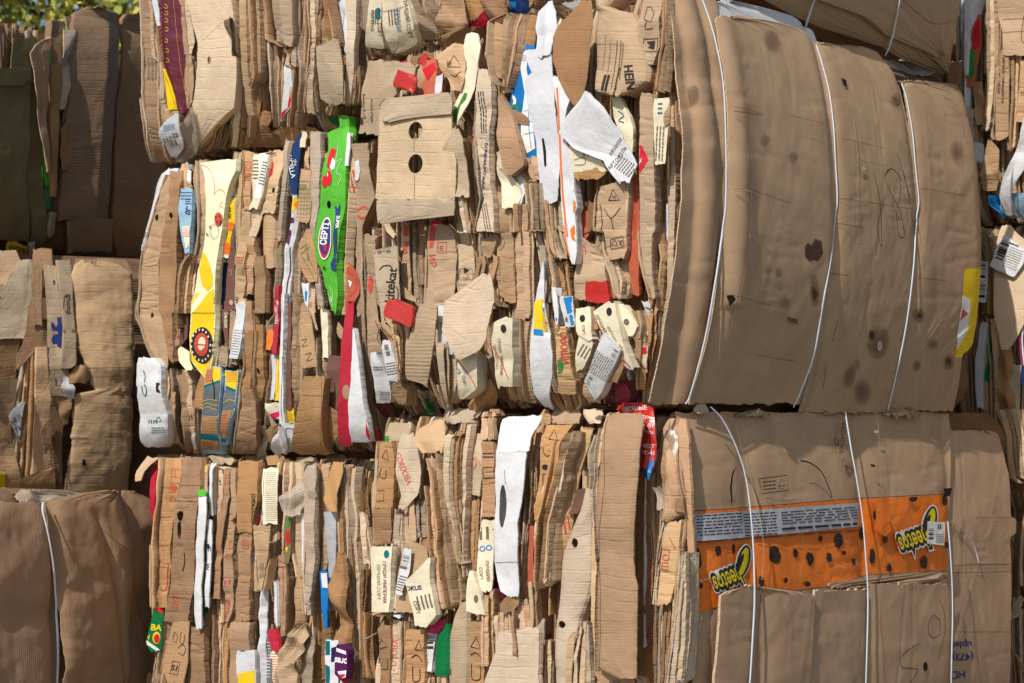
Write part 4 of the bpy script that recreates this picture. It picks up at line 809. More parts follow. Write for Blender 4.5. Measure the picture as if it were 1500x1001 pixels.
A9('red_plastic', .02, R3(0, 905, 1010, 22, 895, 1046, 60, 960, 1046, 90, 990, 1046, 200, 1000, 1046, 236, 985, 1040), name='red_bag', mode='crumple', cr=.012, label='crumpled red plastic bag with white lettering', prints=[R3.T('ОВСЯНЫЕ', 975, 22, 22, -4, 'ink_white'), R3.T('продукт', 1010, 48, 20, 10, 'ink_white'), R3.T('Made of', 1012, 78, 20, 10, 'ink_white'), R3.T('Co bno', 1020, 102, 18, 10, 'ink_white'), R3.T('BEST', 1022, 155, 18, 5, 'ink_white'), R3.T('TTAS', 1022, 180, 18, 5, 'ink_white')])
A9('blue', .01, R3(200, 1030, 1050, 240, 1000, 1048, 268, 1020, 1040), mode='crumple', cr=.012, name='crushed_paper')
A9(kd, -.03, R3(250, 985, 1032, 560, 975, 1040, 1020, 985, 1040), prints=[R3.T('FORI AZ', 1022, 640, 34, 90, 'ink_red'), R3.T('VCPOC', 1028, 850, 34, 90, 'ink_red')])
A9(kb, -.0, R3(60, 1080, 1105, 120, 1062, 1128, 250, 1052, 1142, 340, 1046, 1150, 400, 1055, 1140, 425, 1070, 1110), mode='crumple', cr=.02, bulge=.03, name='crushed_paper', nz=.004)
A9('brown_film', .01, R3(100, 1085, 1115, 250, 1070, 1135, 390, 1090, 1150), mode='crumple', cr=.016, name='plastic_film', nz=.004)
A9('film', .03, R3(300, 1018, 1050, 340, 1030, 1075, 380, 1044, 1070), mode='crumple', cr=.012, name='plastic_film')
A9(k, .01, R3(425, 1088, 1148, 560, 1060, 1130, 720, 1052, 1108), cr=.006, prints=[R3.T('ГОШ', 1080, 560, 36, 95, 'ink_red'), R3.L('ink_red', 3, 1100, 480, 1120, 520)])
for i in range(5): A9((kd, kg, kd)[i % 3], -.02 + .006 * i, R3(700, 1044 + 16 * i, 1054 + 16 * i, 850, 1042 + 15 * i, 1052 + 15 * i, 1020, 1040 + 13 * i, 1050 + 13 * i), fl=.04, fr=.04)  # darker board colours stand in for the shade of this recess
A9(kl, .02, R3(540, 1138, 1166, 700, 1128, 1170, 850, 1110, 1170, 1020, 1090, 1160), cr=.006, bulge=.02)
A9(kb, -.01, R3(60, 1100, 1160, 130, 1118, 1170, 300, 1140, 1176, 420, 1150, 1176, 560, 1160, 1180), fl=.03, fr=.01, mode='big')
# left to right along the end
A9(kg, -.01, R3(70, 85, 165, 110, 80, 170, 140, 80, 150), prints=[R3.G('ink_green', 80, 120, 98, 118, 98, 140, 80, 140)], top=.02)
A9(kb, .03, R3(140, 62, 108, 200, 58, 116, 290, 52, 118, 375, 48, 116), fl=.02, fr=.02, name='printed_carton', prints=[R3.L('ink_black', 3, 70, 195, 88, 165, 92, 205, 70, 195), R3.L('ink_black', 3, 68, 235, 62, 262, 82, 270, 85, 240), R3.L('ink_black', 2, 52, 315, 82, 312, 82, 350, 52, 352, 52, 315)])
A9(kb, .035, R3(378, 45, 116, 440, 42, 110, 505, 42, 106), fl=.02, fr=.02)
A9(kb, .01, R3(140, 112, 132, 250, 118, 140, 400, 112, 128))
A9('cream', .07, R3(516, 35, 108, 600, 34, 104, 700, 34, 102, 750, 34, 98), name='printed_carton', fl=.0, fr=.03, cr=.002, label='cream fruit carton end at the far left of the bottom bale', prints=[R3.T('ЛУЧШИЙ СОРТ', 60, 640, 17, 90, 'ink_grey'), R3.T('ГРУШИ ИМПЕРИЯ', 82, 640, 17, 90, 'ink_maroon'), R3.E(90, 540, 9, 14, 'ink_teal')])
A9(kb, .05, R3(505, 100, 114, 600, 104, 116, 752, 98, 104, 760, 40, 100))
A9(kl, .05, R3(110, 140, 180, 160, 130, 196, 250, 130, 205, 330, 140, 208, 380, 128, 160), mode='crumple', cr=.01, prints=[R3.T('CORDOBA', 148, 235, 24, 72, 'ink_red')])
A9(k, .03, R3(350, 168, 226, 420, 172, 230, 495, 172, 234), fl=.02, fr=.02)
A9(kl, .02, R3(400, 118, 172, 460, 110, 172, 520, 112, 178, 600, 118, 170))
_p = A9(k, .06, R3(492, 162, 178, 515, 150, 232, 560, 140, 235, 600, 130, 225, 680, 118, 190, 750, 116, 178), mode='big', name='carton_flap')
label_on(B9, FA9, R3(525, 148, 178, 600, 134, 170, 690, 118, 146), .075, 'white', prints=[R3.BC('ink_grey', 140, 545, 165, 600, 9, 14, horiz=True), R3.LN('ink_grey', 128, 615, 156, 675, 6, 14)], parent=_p)
A9('white', .05, R3(690, 115, 140, 730, 112, 140, 768, 112, 138), name='crushed_paper', prints=[R3.LN('ink_black', 114, 730, 138, 760, 2)])
A9('cream', .085, R3(555, 240, 250, 600, 200, 248, 640, 160, 248, 700, 176, 262, 760, 188, 270, 798, 190, 240), name='printed_carton', cr=.003, fr=.03, fl=0, prints=[R3.T('OKUS', 190, 662, 22, -5, 'ink_navy', bold=.03), R3.T('СОРТ', 200, 730, 18, 78, 'ink_maroon'), R3.LN('ink_grey', 205, 680, 255, 740, 4, 78)])
A9(k, .05, R3(62, 250, 292, 90, 200, 296, 140, 180, 290, 180, 214, 282), mode='crumple', cr=.01)
A9(k, .04, R3(160, 215, 275, 240, 222, 285, 300, 228, 305, 420, 238, 312, 500, 240, 312, 560, 246, 325, 650, 255, 332, 720, 265, 342, 736, 272, 320), fl=.02, fr=.03, cr=.007, foldq=.45, foldamp=.03)
A9(kg, .025, R3(240, 290, 310, 400, 300, 318, 500, 312, 330, 570, 325, 350))
A9(kl, .055, R3(75, 300, 392, 120, 288, 385, 200, 284, 375, 350, 290, 372, 460, 320, 366, 575, 345, 366), bulge=.04, fl=.04, fr=.03, cr=.004)
A9(kl, .035, R3(110, 390, 430, 170, 375, 432, 250, 378, 430, 330, 370, 422), cr=.006, prints=[R3.L('ink_red', 3, 385, 180, 410, 215, 395, 240), R3.L('ink_red', 2, 405, 190, 425, 225)])
A9(kb, .02, R3(320, 392, 424, 400, 390, 420, 600, 385, 410))
A9(k, .035, R3(332, 360, 392, 420, 355, 385, 480, 350, 380, 620, 362, 385), foldq=.5, foldamp=.02)
A9(k, .03, R3(55, 425, 482, 100, 424, 480, 132, 420, 478), cr=.006)
A9(kb, .035, R3(140, 430, 480, 270, 430, 480, 408, 428, 480), cr=.006, name='printed_carton', prints=[R3.L('ink_black', 3, 438, 232, 475, 230, 475, 268, 438, 270, 438, 232), R3.LN('ink_black', 435, 175, 475, 200, 2)])
A9('white', .08, R3(48, 520, 632, 60, 490, 632, 80, 486, 622, 108, 484, 604, 125, 480, 596, 150, 480, 594, 176, 478, 590), name='carton_flap', cr=.003, mode='big', fl=0, fr=0, ncr=3)
A9('white', .075, R3(176, 478, 586, 300, 478, 576, 440, 478, 558, 570, 474, 556, 640, 486, 562, 680, 498, 565, 694, 522, 565), name='white_board', cr=.004, mode='big', fl=.04, fr=.0, ncr=5, step=.006,
   holes=[(R3.p(503, 370)[0], R3.p(503, 370)[1], 13 / 2.435, 78 / 2.435)], prints=[R3.L('ink_grey', 2, 510, 240, 515, 290), R3.L('ink_grey', 1.5, 480, 570, 556, 568)], label='white box end with a long hand hole')
A9('cream', .05, R3(418, 425, 476, 500, 415, 472, 600, 408, 468, 655, 408, 465, 672, 440, 462), name='printed_carton', cr=.003, fl=.02, prints=[R3.T('OOO', 430, 522, 28, -8, 'ink_cyan', bold=.02), R3.T('ЛУЧШИЙ', 448, 600, 17, 88, 'ink_maroon'), R3.T('СОРТ', 424, 610, 17, 88, 'ink_grey'), R3.LN('ink_grey', 425, 430, 470, 500, 3, 88)])
A9('cream', .06, R3(602, 388, 402, 680, 374, 424, 745, 374, 436, 758, 410, 436), name='printed_carton', cr=.003, prints=[R3.E(410, 700, 8, 14, 'ink_grey')])
A9('maroon', .02, R3(580, 470, 485, 660, 465, 495, 700, 470, 510))
A9(kb, .03, R3(80, 650, 760, 140, 640, 716, 240, 632, 700, 320, 622, 682, 420, 615, 640), fl=.02, fr=.02, cr=.006, name='printed_carton', prints=[R3.L('ink_black', 3, 672, 130, 690, 95, 705, 135, 672, 130), R3.L('ink_black', 3, 650, 160, 660, 190, 690, 180), R3.E(655, 230, 12, 10, 'ink_black'), R3.L('ink_black', 3, 645, 255, 668, 255, 668, 295, 645, 295, 645, 255)])
A9(k, .02, R3(110, 595, 640, 250, 598, 625, 330, 600, 622, 400, 596, 612, 520, 570, 605, 700, 560, 600), cr=.006)
A9('red_kraft', .03, R3(440, 602, 614, 560, 596, 612, 650, 592, 618))
A9(k, .065, R3(108, 710, 772, 140, 690, 770, 200, 676, 750, 300, 660, 725, 430, 630, 690, 560, 618, 685, 640, 616, 680, 662, 620, 662), fl=.02, fr=.03, foldq=.6, foldamp=.03, cr=.006)
A9(k, .05, R3(90, 770, 815, 150, 750, 800, 250, 728, 770, 400, 705, 745, 500, 698, 730, 600, 690, 715), foldq=.4, foldamp=.02)
A9(kg, .055, R3(85, 815, 850, 180, 790, 830, 260, 800, 828, 320, 800, 822, 420, 812, 826, 560, 815, 825), foldq=.5, foldamp=.02)
A9(kl, .06, R3(305, 792, 816, 360, 775, 815, 400, 758, 814, 480, 725, 812, 560, 700, 812, 640, 694, 806, 700, 688, 795, 780, 682, 765, 900, 676, 752, 1020, 680, 742), name='carton_panel', mode='big', cr=.003, step=.006, bulge=.02, fl=.02, fr=.04,
   holes=[(R3.p(757, 501)[0], R3.p(757, 501)[1], 12 / 2.435, 17 / 2.435), (R3.p(709, 792)[0], R3.p(709, 792)[1], 14 / 2.435, 13 / 2.435)], label='tall narrow carton panel with two small holes')
A9('mauve', .05, R3(310, 762, 792, 350, 750, 785, 400, 735, 765))
A9('white', .03, R3(600, 800, 815, 650, 795, 815, 720, 788, 808), name='crushed_paper')
A9(k, .05, R3(40, 875, 885, 300, 825, 842, 560, 818, 836, 800, 812, 832, 985, 812, 832), fl=.03, fr=.03)
A9(kb, .085, R3(38, 905, 985, 48, 872, 992, 65, 866, 1001, 120, 858, 998, 230, 846, 986, 400, 832, 970, 480, 832, 962, 560, 840, 960, 660, 834, 975, 800, 832, 972, 950, 832, 970, 985, 900, 970), name='carton_panel', mode='big', cr=.005, ncr=16, fl=.05, fr=.0, bulge=.012,
   label='long brown ribbed board running the height of the bottom bale', prints=[R3.L('ink_brown', 2, 880, 60, 870, 300, 845, 500, 850, 700, 845, 960)])
# lower row
A9(kb, .04, R3(800, 55, 106, 900, 60, 104, 1020, 68, 100), fl=.02, fr=.02, name='printed_carton', prints=[R3.L('ink_black', 4, 58, 880, 70, 845, 92, 870, 58, 880), R3.L('ink_black', 3, 66, 910, 62, 945, 92, 950, 92, 915)])
A9(kl, .03, R3(775, 106, 142, 900, 104, 136, 1020, 102, 134), prints=[R3.T('ГОТОВА', 118, 900, 28, -86, 'ink_red')], cr=.006)
A9(k, .045, R3(748, 142, 172, 800, 140, 170, 900, 138, 166, 1020, 134, 165), fl=.02, fr=.02, foldq=.5, foldamp=.02)
A9(kb, .05, R3(808, 162, 230, 900, 156, 228, 1020, 152, 224), fl=.02, fr=.02, cr=.006, name='printed_carton', prints=[R3.L('ink_black', 4, 198, 880, 212, 845, 222, 885, 198, 880), R3.L('ink_black', 4, 180, 910, 200, 900, 218, 925), R3.L('ink_black', 4, 180, 940, 182, 990, 205, 990, 205, 950)])
A9('pink', .04, R3(772, 250, 300, 800, 245, 295, 822, 240, 270), name='crushed_paper')
A9('white', .04, R3(815, 232, 270, 900, 232, 250, 960, 230, 248), name='printed_carton', prints=[R3.BC('ink_black', 234, 830, 262, 885, 8, horiz=True)])
A9('green_dark', .055, R3(790, 296, 308, 830, 268, 308, 860, 258, 306, 920, 250, 304, 976, 250, 300), name='printed_carton', bulge=.01, cr=.002, label='bright green carton corner near the bottom edge')
A9(kb, .05, R3(975, 250, 298, 1020, 240, 298))
A9(kl, .055, R3(710, 345, 372, 760, 325, 376, 860, 305, 378, 940, 300, 376, 1020, 300, 372), mode='big', bulge=.02, fl=.02, fr=.02, prints=[R3.BC('ink_black', 310, 950, 322, 972, 4)])
A9(kb, .045, R3(780, 388, 436, 850, 380, 436, 1020, 378, 434), cr=.006, name='printed_carton', prints=[R3.L('ink_black', 4, 392, 870, 410, 835, 424, 880, 392, 870), R3.L('ink_black', 3, 388, 900, 410, 892, 428, 915), R3.L('ink_black', 3, 390, 930, 392, 985, 420, 985, 420, 935)])
A9(k, .045, R3(670, 434, 472, 800, 434, 470, 942, 432, 470), cr=.006)
A9(kl, .05, R3(740, 470, 545, 775, 472, 548, 900, 475, 560), cr=.006)
A9(kl, .075, R3(805, 560, 635, 815, 490, 636, 880, 482, 634, 950, 455, 632, 1020, 430, 630), mode='big', name='carton_panel', cr=.003, fl=.0, fr=.02)
A9('brown_film', .07, R3(690, 525, 560, 720, 500, 560, 748, 500, 540), mode='crumple', name='plastic_film', cr=.01)
A9(k, .05, R3(700, 552, 590, 760, 545, 600, 830, 560, 620), cr=.007)
A9(k, .04, R3(640, 592, 622, 760, 600, 630, 830, 600, 632))
A9('film', .05, R3(770, 655, 668, 800, 640, 666, 850, 635, 660), mode='crumple', name='plastic_film', cr=.01)
A9(k, .03, R3(850, 635, 675, 930, 636, 672, 1020, 640, 670), cr=.006)
A9(k, .055, R3(785, 755, 812, 840, 738, 816, 920, 728, 818, 1020, 722, 818), cr=.006, mode='strip', fl=.02, fr=.02)
A9(kb, .05, R3(960, 830, 860, 985, 840, 975, 1020, 845, 985), prints=[R3.T('MIX', 905, 1000, 24, 0, 'ink_navy')])
A9(kg, .03, R3(30, 420, 470, 50, 400, 480), cr=.01)
for i, (a, b) in enumerate(((300, 420), (640, 690), (690, 800), (805, 870))): A9((kl, kb, k, kl)[i], -.01, R3(24, a + 10, b - 10, 45, a, b, 75, a + 5, b - 8), mode='crumple', cr=.014, name='carton_flap')

# ================================================================== bale above the big one
zTa, zTb = 2.38, 3.45
BT = bale('topmost bale overhanging the big bale, two straps on its shaded side', .6, .9, zTa)
core(BT, O3, AD, BD, 0, 1.16, 0, 1.72, z8b, zTb, ra=.14, rb=.06)
FAT = Face(O3, AD, NA, end_base(zTa - .03, zTb, .04, 6))
def baseT(s, z): return .07 - .14 * np.clip((2.62 - z) / .3, 0, 1) ** 1.6
FBT = Face(O3, BD, NB, baseT)
fill(BT, FAT, .5, 1.16, zTa - .02, zTb, 71, mid=14)
tp = dict(mode='big', fl=0, fr=0, step=.012, ncr=6, cr=.003)
W1 = Zm(2.727, 950, 0)
SH(BT, FBT, 'kraft_plain', .0, W1(-160, 380, 1262, -60, 420, 1252, 0, 460, 1246, 40, 540, 1238, 70, 590, 1232, 100, 645, 1228, 130, 790, 1222, 185, 935, 1214, 230, 1010, 1208, 262, 1130, 1204, 292, 1188, 1200), **tp)
SH(BT, FBT, 'kraft_plain2', .014, W1(-160, 600, 1256, -60, 640, 1250, 0, 665, 1244, 30, 760, 1238, 60, 850, 1234, 100, 905, 1228, 150, 960, 1222, 190, 1060, 1212, 220, 1150, 1190), name='carton_flap', prints=[W1.L('ink_brown', 2, 850, 60, 905, 100, 960, 150), W1.L('ink_brown', 1.5, 1010, 0, 1130, 95, 1230, 80)], **tp)
SH(BT, FBT, 'kraft_dark', -.05, W1(60, 620, 900, 130, 640, 1000, 180, 690, 1180, 240, 940, 1190, 290, 1000, 1200, 330, 1130, 1210), **tp)
SH(BT, FBT, 'silver', -.02, W1(240, 955, 1010, 262, 970, 1120, 285, 985, 1165, 300, 990, 1120), name='plastic_film', mode='crumple', cr=.014, fl=0, fr=0)
SH(BT, FBT, 'kraft_dark', -.03, W1(245, 1205, 1262, 290, 1200, 1262, 345, 1195, 1245), mode='strip')
strap(BT, FBT, [W1.p(675, -40), W1.p(662, 0), W1.p(648, 40), W1.p(634, 85), W1.p(627, 108)], w=.011, lift=.02)
strap(BT, FBT, [W1.p(1018, -40), W1.p(1004, 0), W1.p(992, 60), W1.p(978, 130), W1.p(960, 190), W1.p(944, 224)], w=.011, lift=.024)
def AT(m, d, rows, **kk): return SH(BT, FAT, m, d, rows, **kk)
AT('cream', .06, R1(-40, 125, 178, 60, 115, 175, 130, 110, 178, 192, 110, 190, 207, 115, 188), name='printed_carton', fl=0, fr=.03, cr=.003, prints=[R1.T('ИМПЕРИЯ', 135, 90, 19, 88, 'ink_grey'), R1.T('СОРТ', 168, 130, 22, 88, 'ink_maroon'), R1.E(160, 60, 14, 26, 'ink_teal'), R1.LN('ink_grey', 118, 60, 180, 90, 3, 88)])
AT('cream', .07, R1(-40, 172, 270, 30, 174, 290, 100, 180, 315, 160, 195, 328, 190, 202, 330, 215, 212, 285, 232, 220, 240), name='printed_carton', fl=0, fr=.03, cr=.004, label='cream fruit carton panel hanging at the bottom of the topmost bale', prints=[R1.T('ЛУЧШИЙ СОРТ', 285, 80, 24, 78, 'ink_maroon'), R1.T('ГРУШИ', 245, 90, 28, 80, 'ink_cyan'), R1.LN('ink_grey', 190, 50, 260, 100, 4, 80), R1.L('ink_grey', 2, 180, 50, 230, 40, 290, 20)])
AT(k, .03, R1(190, 115, 195, 215, 110, 215, 250, 120, 240))
AT(k, .03, R1(-40, 280, 330, 40, 285, 360, 100, 310, 400, 150, 335, 430, 175, 350, 420), mode='crumple', cr=.014, name='crushed_paper')
AT(k, .0, R1(-40, 355, 440, 60, 370, 450, 120, 400, 470, 150, 420, 480), mode='crumple', cr=.014)
AT(kb, .02, R1(-40, 430, 520, 60, 420, 540, 110, 410, 560, 140, 440, 540), mode='crumple', cr=.012)
AT(kb, .0, R1(-40, 510, 600, 40, 540, 610, 90, 560, 620), mode='crumple', cr=.012)
AT('brown_film', .04, R1(118, 500, 600, 135, 430, 602, 160, 392, 590, 185, 395, 560, 195, 410, 500), mode='crumple', name='plastic_film', cr=.01, bulge=.02)
AT('red', .01, R1(55, 600, 650, 90, 570, 650, 115, 530, 600, 124, 540, 570), name='red_wrapper', cr=.005)
AT(kd, .02, R1(-40, 590, 700, 30, 610, 700, 70, 630, 720, 90, 660, 710), mode='crumple', cr=.012)
AT('navy', .0, R1(-40, 660, 820, 20, 690, 812, 50, 715, 795, 78, 735, 770), mode='crumple', cr=.012, name='plastic_film', prints=[R1.G('ink_cyan', 700, 0, 740, 5, 735, 35, 712, 25)])
AT(kb, .03, R1(-40, 790, 840, 20, 812, 850, 35, 815, 835), cr=.01)
AT(kd, -.02, R1(-40, 830, 980, 10, 860, 1040, 40, 900, 1060, 60, 930, 1060), mode='crumple', cr=.014)
AT('white_grey', -.01, R1(0, 900, 1020, 20, 890, 1025, 36, 960, 1010), mode='crumple', cr=.01, name='crushed_paper')

# ================================================================== bales further back on the right
XR = O3 + BD * 2.3 + AD * .62
def backbale(label, za, zb, seed, mid):
    Bk = empty('cardboard_bale', XR - AD * .6 + BD * .6 + ZZ * za, label, 'bale', GRP)
    core(Bk, XR, -AD, BD, 0, 1.7, 0, 1.3, za, zb, ra=.16, rb=.04)
    F = Face(XR, -AD, NA, end_base(za, zb, .05, 6))
    fill(Bk, F, .3, 1.25, za, zb, seed, mid=mid, colours=('white', 'cream'), dm=-.03)
    return Bk, F
BR1, FR1 = backbale('upper back bale at right edge with white paper and blue wrapper', 1.935, 3.4, 51, 26)
BR2, FR2 = backbale('back bale at the right edge below it with a bar-coded white label on brown board', .86, 1.93, 52, 28)
BR3, FR3 = backbale('lowest back bale at right edge, narrow dark strip beside the orange-banded bale', .0, .855, 53, 22)
def R1b(m, d, rows, **kk): return SH(BR1, FR1, m, d, rows, **kk)
def R2b(m, d, rows, **kk): return SH(BR2, FR2, m, d, rows, **kk)
R1b('white_grey', .05, W1(-60, 1245, 1335, 0, 1242, 1328, 60, 1246, 1306, 200, 1248, 1290, 350, 1250, 1272, 500, 1256, 1270), name='paper_stack', fl=.05, fr=.02, foldq=.5, foldamp=.03, label='stack of pale blue-grey paper sheets')
R1b('white_grey', .06, W1(-60, 1262, 1285, 0, 1262, 1280, 300, 1260, 1270), fl=.05, fr=.02, name='paper_stack')
R1b('red_kraft', .03, W1(60, 1318, 1335, 120, 1300, 1334, 200, 1286, 1332, 290, 1278, 1312, 350, 1272, 1300), mode='crumple', cr=.012, name='printed_wrapper', prints=[W1.G('ink_green', 1290, 200, 1310, 190, 1308, 290, 1284, 330), W1.G('ink_crimson', 1305, 90, 1330, 80, 1328, 180, 1300, 210)])
R1b(kb, .03, W1(330, 1290, 1335, 420, 1300, 1342, 500, 1310, 1340), mode='crumple', cr=.012)
R1b(k, .05, W1(-60, 1330, 1362, 60, 1334, 1366, 300, 1340, 1364, 420, 1338, 1362, 500, 1342, 1360), foldq=.5, foldamp=.02)
R1b(kl, .055, W1(-60, 1358, 1380, 60, 1362, 1384, 300, 1360, 1384, 520, 1344, 1364), fl=.03, fr=.02)
R1b(kb, .05, W1(-60, 1376, 1394, 60, 1380, 1400, 300, 1382, 1398, 420, 1380, 1392))
R1b(k, .065, W1(200, 1410, 1446, 300, 1398, 1444, 420, 1384, 1442, 545, 1380, 1440, 560, 1384, 1420), name='printed_carton', fl=.02, fr=.02, prints=[W1.T('вермишель', 1402, 325, 18, -88, 'ink_black'), W1.T('на домашних бульоне', 1418, 320, 17, -88, 'ink_black')])
R1b(k, .08, W1(-60, 1388, 1520, 60, 1390, 1520, 130, 1412, 1520, 222, 1416, 1520), mode='big', name='printed_carton', fl=.03, prints=[W1.L('ink_black', 3, 1492, 60, 1488, 160, 1520, 168), W1.L('ink_brown', 2, 1410, 75, 1520, 70), W1.L('ink_brown', 2, 1412, 130, 1520, 120)])
R1b(kb, .05, W1(225, 1446, 1480, 400, 1446, 1476, 600, 1440, 1462))
R1b(k, .06, W1(240, 1482, 1520, 400, 1472, 1520, 490, 1462, 1510), prints=[W1.T('15', 1494, 375, 20, -85, 'ink_black')])
R1b(kb, .07, W1(560, 1352, 1366, 600, 1342, 1400, 700, 1326, 1400, 760, 1335, 1385), mode='crumple', cr=.012, name='crushed_paper')
R1b('white', .08, W1(470, 1498, 1530, 540, 1480, 1530, 640, 1446, 1520, 720, 1410, 1470, 785, 1396, 1445, 860, 1420, 1470), mode='crumple', cr=.01, name='white_paper', label='crumpled white paper sheet hanging out')
R1b('sky_blue', .06, W1(770, 1440, 1520, 800, 1400, 1520, 840, 1402, 1520, 870, 1440, 1520), mode='crumple', cr=.012, name='white_paper')
R1b('blue', .05, W1(780, 1362, 1400, 820, 1360, 1412, 850, 1400, 1440, 868, 1410, 1520), mode='crumple', cr=.012, name='printed_wrapper')
R1b('white', .05, W1(570, 1298, 1332, 650, 1305, 1338), name='white_paper')
R1b('kraft_grey', .04, W1(430, 1270, 1300, 560, 1276, 1306, 700, 1290, 1310), cr=.007)
W2 = Zm(2.632, 930, 300)
for i in range(9):
    R2b((kg, kb, 'olive', k)[i % 4], .01 + .006 * (i % 3), W2(90 + 6 * i, 1318 + 10 * i, 1325 + 10 * i, 140, 1330 + 10 * i, 1338 + 10 * i, 210, 1350 + 8 * i, 1358 + 8 * i, 420, 1355 + 6 * i, 1363 + 6 * i), fl=.05, fr=.04)
_p = R2b('kraft_light', .07, W2(80, 1414, 1444, 110, 1402, 1470, 150, 1390, 1520, 300, 1380, 1520, 420, 1384, 1520, 500, 1404, 1480, 560, 1412, 1442), mode='big', name='carton_panel', fl=.03, fr=0, cr=.004, label='brown board with a white bar-coded label')
label_on(BR2, FR2, W2(118, 1418, 1430, 145, 1404, 1465, 180, 1386, 1506, 210, 1378, 1500, 235, 1364, 1490, 255, 1400, 1478, 275, 1450, 1466), .085, 'white', prints=[W2.BC('ink_black', 1398, 140, 1432, 215, 13, 22, horiz=True), W2.LN('ink_grey', 1430, 165, 1485, 250, 9, 22, th=.3), W2.LN('ink_black', 1440, 150, 1500, 165, 1, 22)], parent=_p)
label_on(BR2, FR2, W2(218, 1324, 1360, 300, 1316, 1356, 376, 1312, 1352), .05, 'white', prints=[W2.BC('ink_black', 1318, 225, 1352, 290, 10, 4, horiz=True), W2.BC('ink_black', 1316, 305, 1350, 365, 9, 4, horiz=True)])
R2b('white_grey', .04, W2(455, 1334, 1360, 600, 1312, 1340, 700, 1314, 1338, 782, 1320, 1338), name='white_board', fl=.03, fr=.03)
R2b('green_dark', .02, W2(500, 1362, 1372, 600, 1358, 1366, 680, 1345, 1360))
R2b(kb, .05, W2(540, 1412, 1450, 600, 1402, 1462, 700, 1404, 1470, 842, 1410, 1480), mode='crumple', cr=.01)
R2b(kl, .06, W2(620, 1440, 1490, 700, 1436, 1484, 800, 1448, 1480, 900, 1440, 1480), mode='crumple', cr=.012)
R2b('navy', .06, W2(420, 1494, 1512, 520, 1478, 1500, 620, 1484, 1510, 700, 1492, 1520), prints=[W2.L('ink_crimson', 5, 1500, 420, 1486, 520, 1494, 620), W2.L('ink_white', 6, 1506, 420, 1494, 520, 1502, 620)])
R2b(k, .04, W2(440, 1360, 1385, 600, 1372, 1395, 850, 1378, 1402), foldq=.5, foldamp=.02)
for i in range(8):
    R2b((kg, kb, kd, kb)[i % 4], .0 + .008 * (i % 3), PH(510, 1402 + 8 * i, 1406 + 8 * i, 600, 1404 + 7 * i + 4, 1410 + 7 * i + 4, 760, 1430 + 8 * i, 1436 + 8 * i, 860, 1436 + 8 * i, 1441 + 8 * i), fl=.05, fr=.05)
R2b(k, .05, PH(600, 1462, 1520, 640, 1474, 1520, 700, 1480, 1520, 707, 1490, 1520))
R2b(kd, .02, PH(700, 1478, 1520, 760, 1480, 1520, 900, 1482, 1520))
# ================================================================== second column of the stack
O2 = O3 - NA * .04
z4a, z5a, z5b, z6b = 2.135, 1.075, 2.105, 1.055
B4 = bale('upper bale with a big pale flat panel and a maroon carton', 1.78, .9, z4a)
B5 = bale('middle bale showing a cream and yellow carton and a bright green carton', 1.78, .9, z5a)
B6 = bale('bottom bale of narrow brown strips and one long white strip beside the wrapped bale', 1.78, .9, .02)
def colfill(B, lo, hi, za, zb, a1, seed, mid, cols):
    core(B, O2, AD, BD, lo + .01, a1, 0, 1.8, {1.075: 1.065, 2.135: 2.12}.get(za, 0), {1.055: 1.065, 2.105: 2.12}.get(zb, zb), ra=.16, rb=0)
    F = Face(O2, AD, NA, end_base(za, zb, .05, 6)); fill(B, F, lo + .01, a1, za, zb, seed, mid=mid, colours=cols); return F
FA4 = colfill(B4, 1.21, 2.34, z4a, 3.25, 2.34, 41, 26, ('mauve', 'white'))
FA5 = colfill(B5, 1.2, 2.36, z5a, z5b, 2.36, 42, 40, ('white', 'red_kraft', 'mauve', 'cream', 'navy'))
FA6 = colfill(B6, 1.2, 2.37, .02, z6b, 2.37, 43, 44, ('white', 'red_kraft', 'mauve', 'cream', 'olive'))
Z2, Z3, Z4, Z7 = Zm(4.167, 200, 0), Zm(3.576, 190, 180), Zm(3.849, 190, 430), Zm(2.936, 200, 660)
def A4(m, d, rows, **kk): return SH(B4, FA4, m, d, rows, **kk)
A4(kd, .04, Z2(-60, 20, 80, 40, 22, 78, 200, 25, 102, 350, 35, 126, 600, 40, 128, 760, 60, 135, 900, 80, 160, 985, 100, 190), name='carton_panel', edge='kraft_light', fl=0, fr=.04, foldq=.2, foldamp=.03, cr=.004)  # dark board colour stands in for shade on its turned face
A4(k, .02, Z2(-40, 76, 98, 80, 76, 116, 200, 78, 132, 340, 90, 138, 372, 116, 132), cr=.006)
A4('white_grey', .03, Z2(-40, 90, 125, 60, 104, 136, 160, 124, 142), name='plastic_film', cr=.006)
A4(kg, .01, Z2(380, 110, 150, 560, 112, 168, 700, 118, 182, 800, 145, 190, 1000, 148, 186), cr=.006)
A4('maroon', .05, Z2(-60, 128, 262, 100, 134, 268, 250, 148, 276, 400, 160, 286, 550, 200, 296, 640, 225, 300, 690, 262, 292), name='printed_carton', fl=.03, fr=.02, foldq=.25, foldamp=.03, cr=.003, label='dark maroon printed carton',
   prints=[W_ for i, y in enumerate((40, 80, 125, 180, 250, 310, 370)) for W_ in [Z2.L('ink_gold', 4, 170 + i * 3, y - 14, 182 + i * 3, y - 4, 180 + i * 3, y + 12, 168 + i * 3, y + 6)]] + [Z2.LN('ink_red', 140, 40, 160, 380, 14, 0, th=.3), Z2.L('ink_gold', 2, 210, 0, 240, 300, 270, 560)])
A4('yellow', .045, Z2(420, 160, 172, 470, 160, 188, 520, 166, 208, 600, 182, 236, 668, 196, 250), fl=.02, name='printed_carton', prints=[Z2.L('ink_maroon', 2, 172, 460, 200, 540, 225, 600, 240, 660)])
A4(kb, .04, Z2(-40, 262, 290, 120, 268, 300, 200, 276, 306, 330, 285, 322), fl=.03, fr=.0)
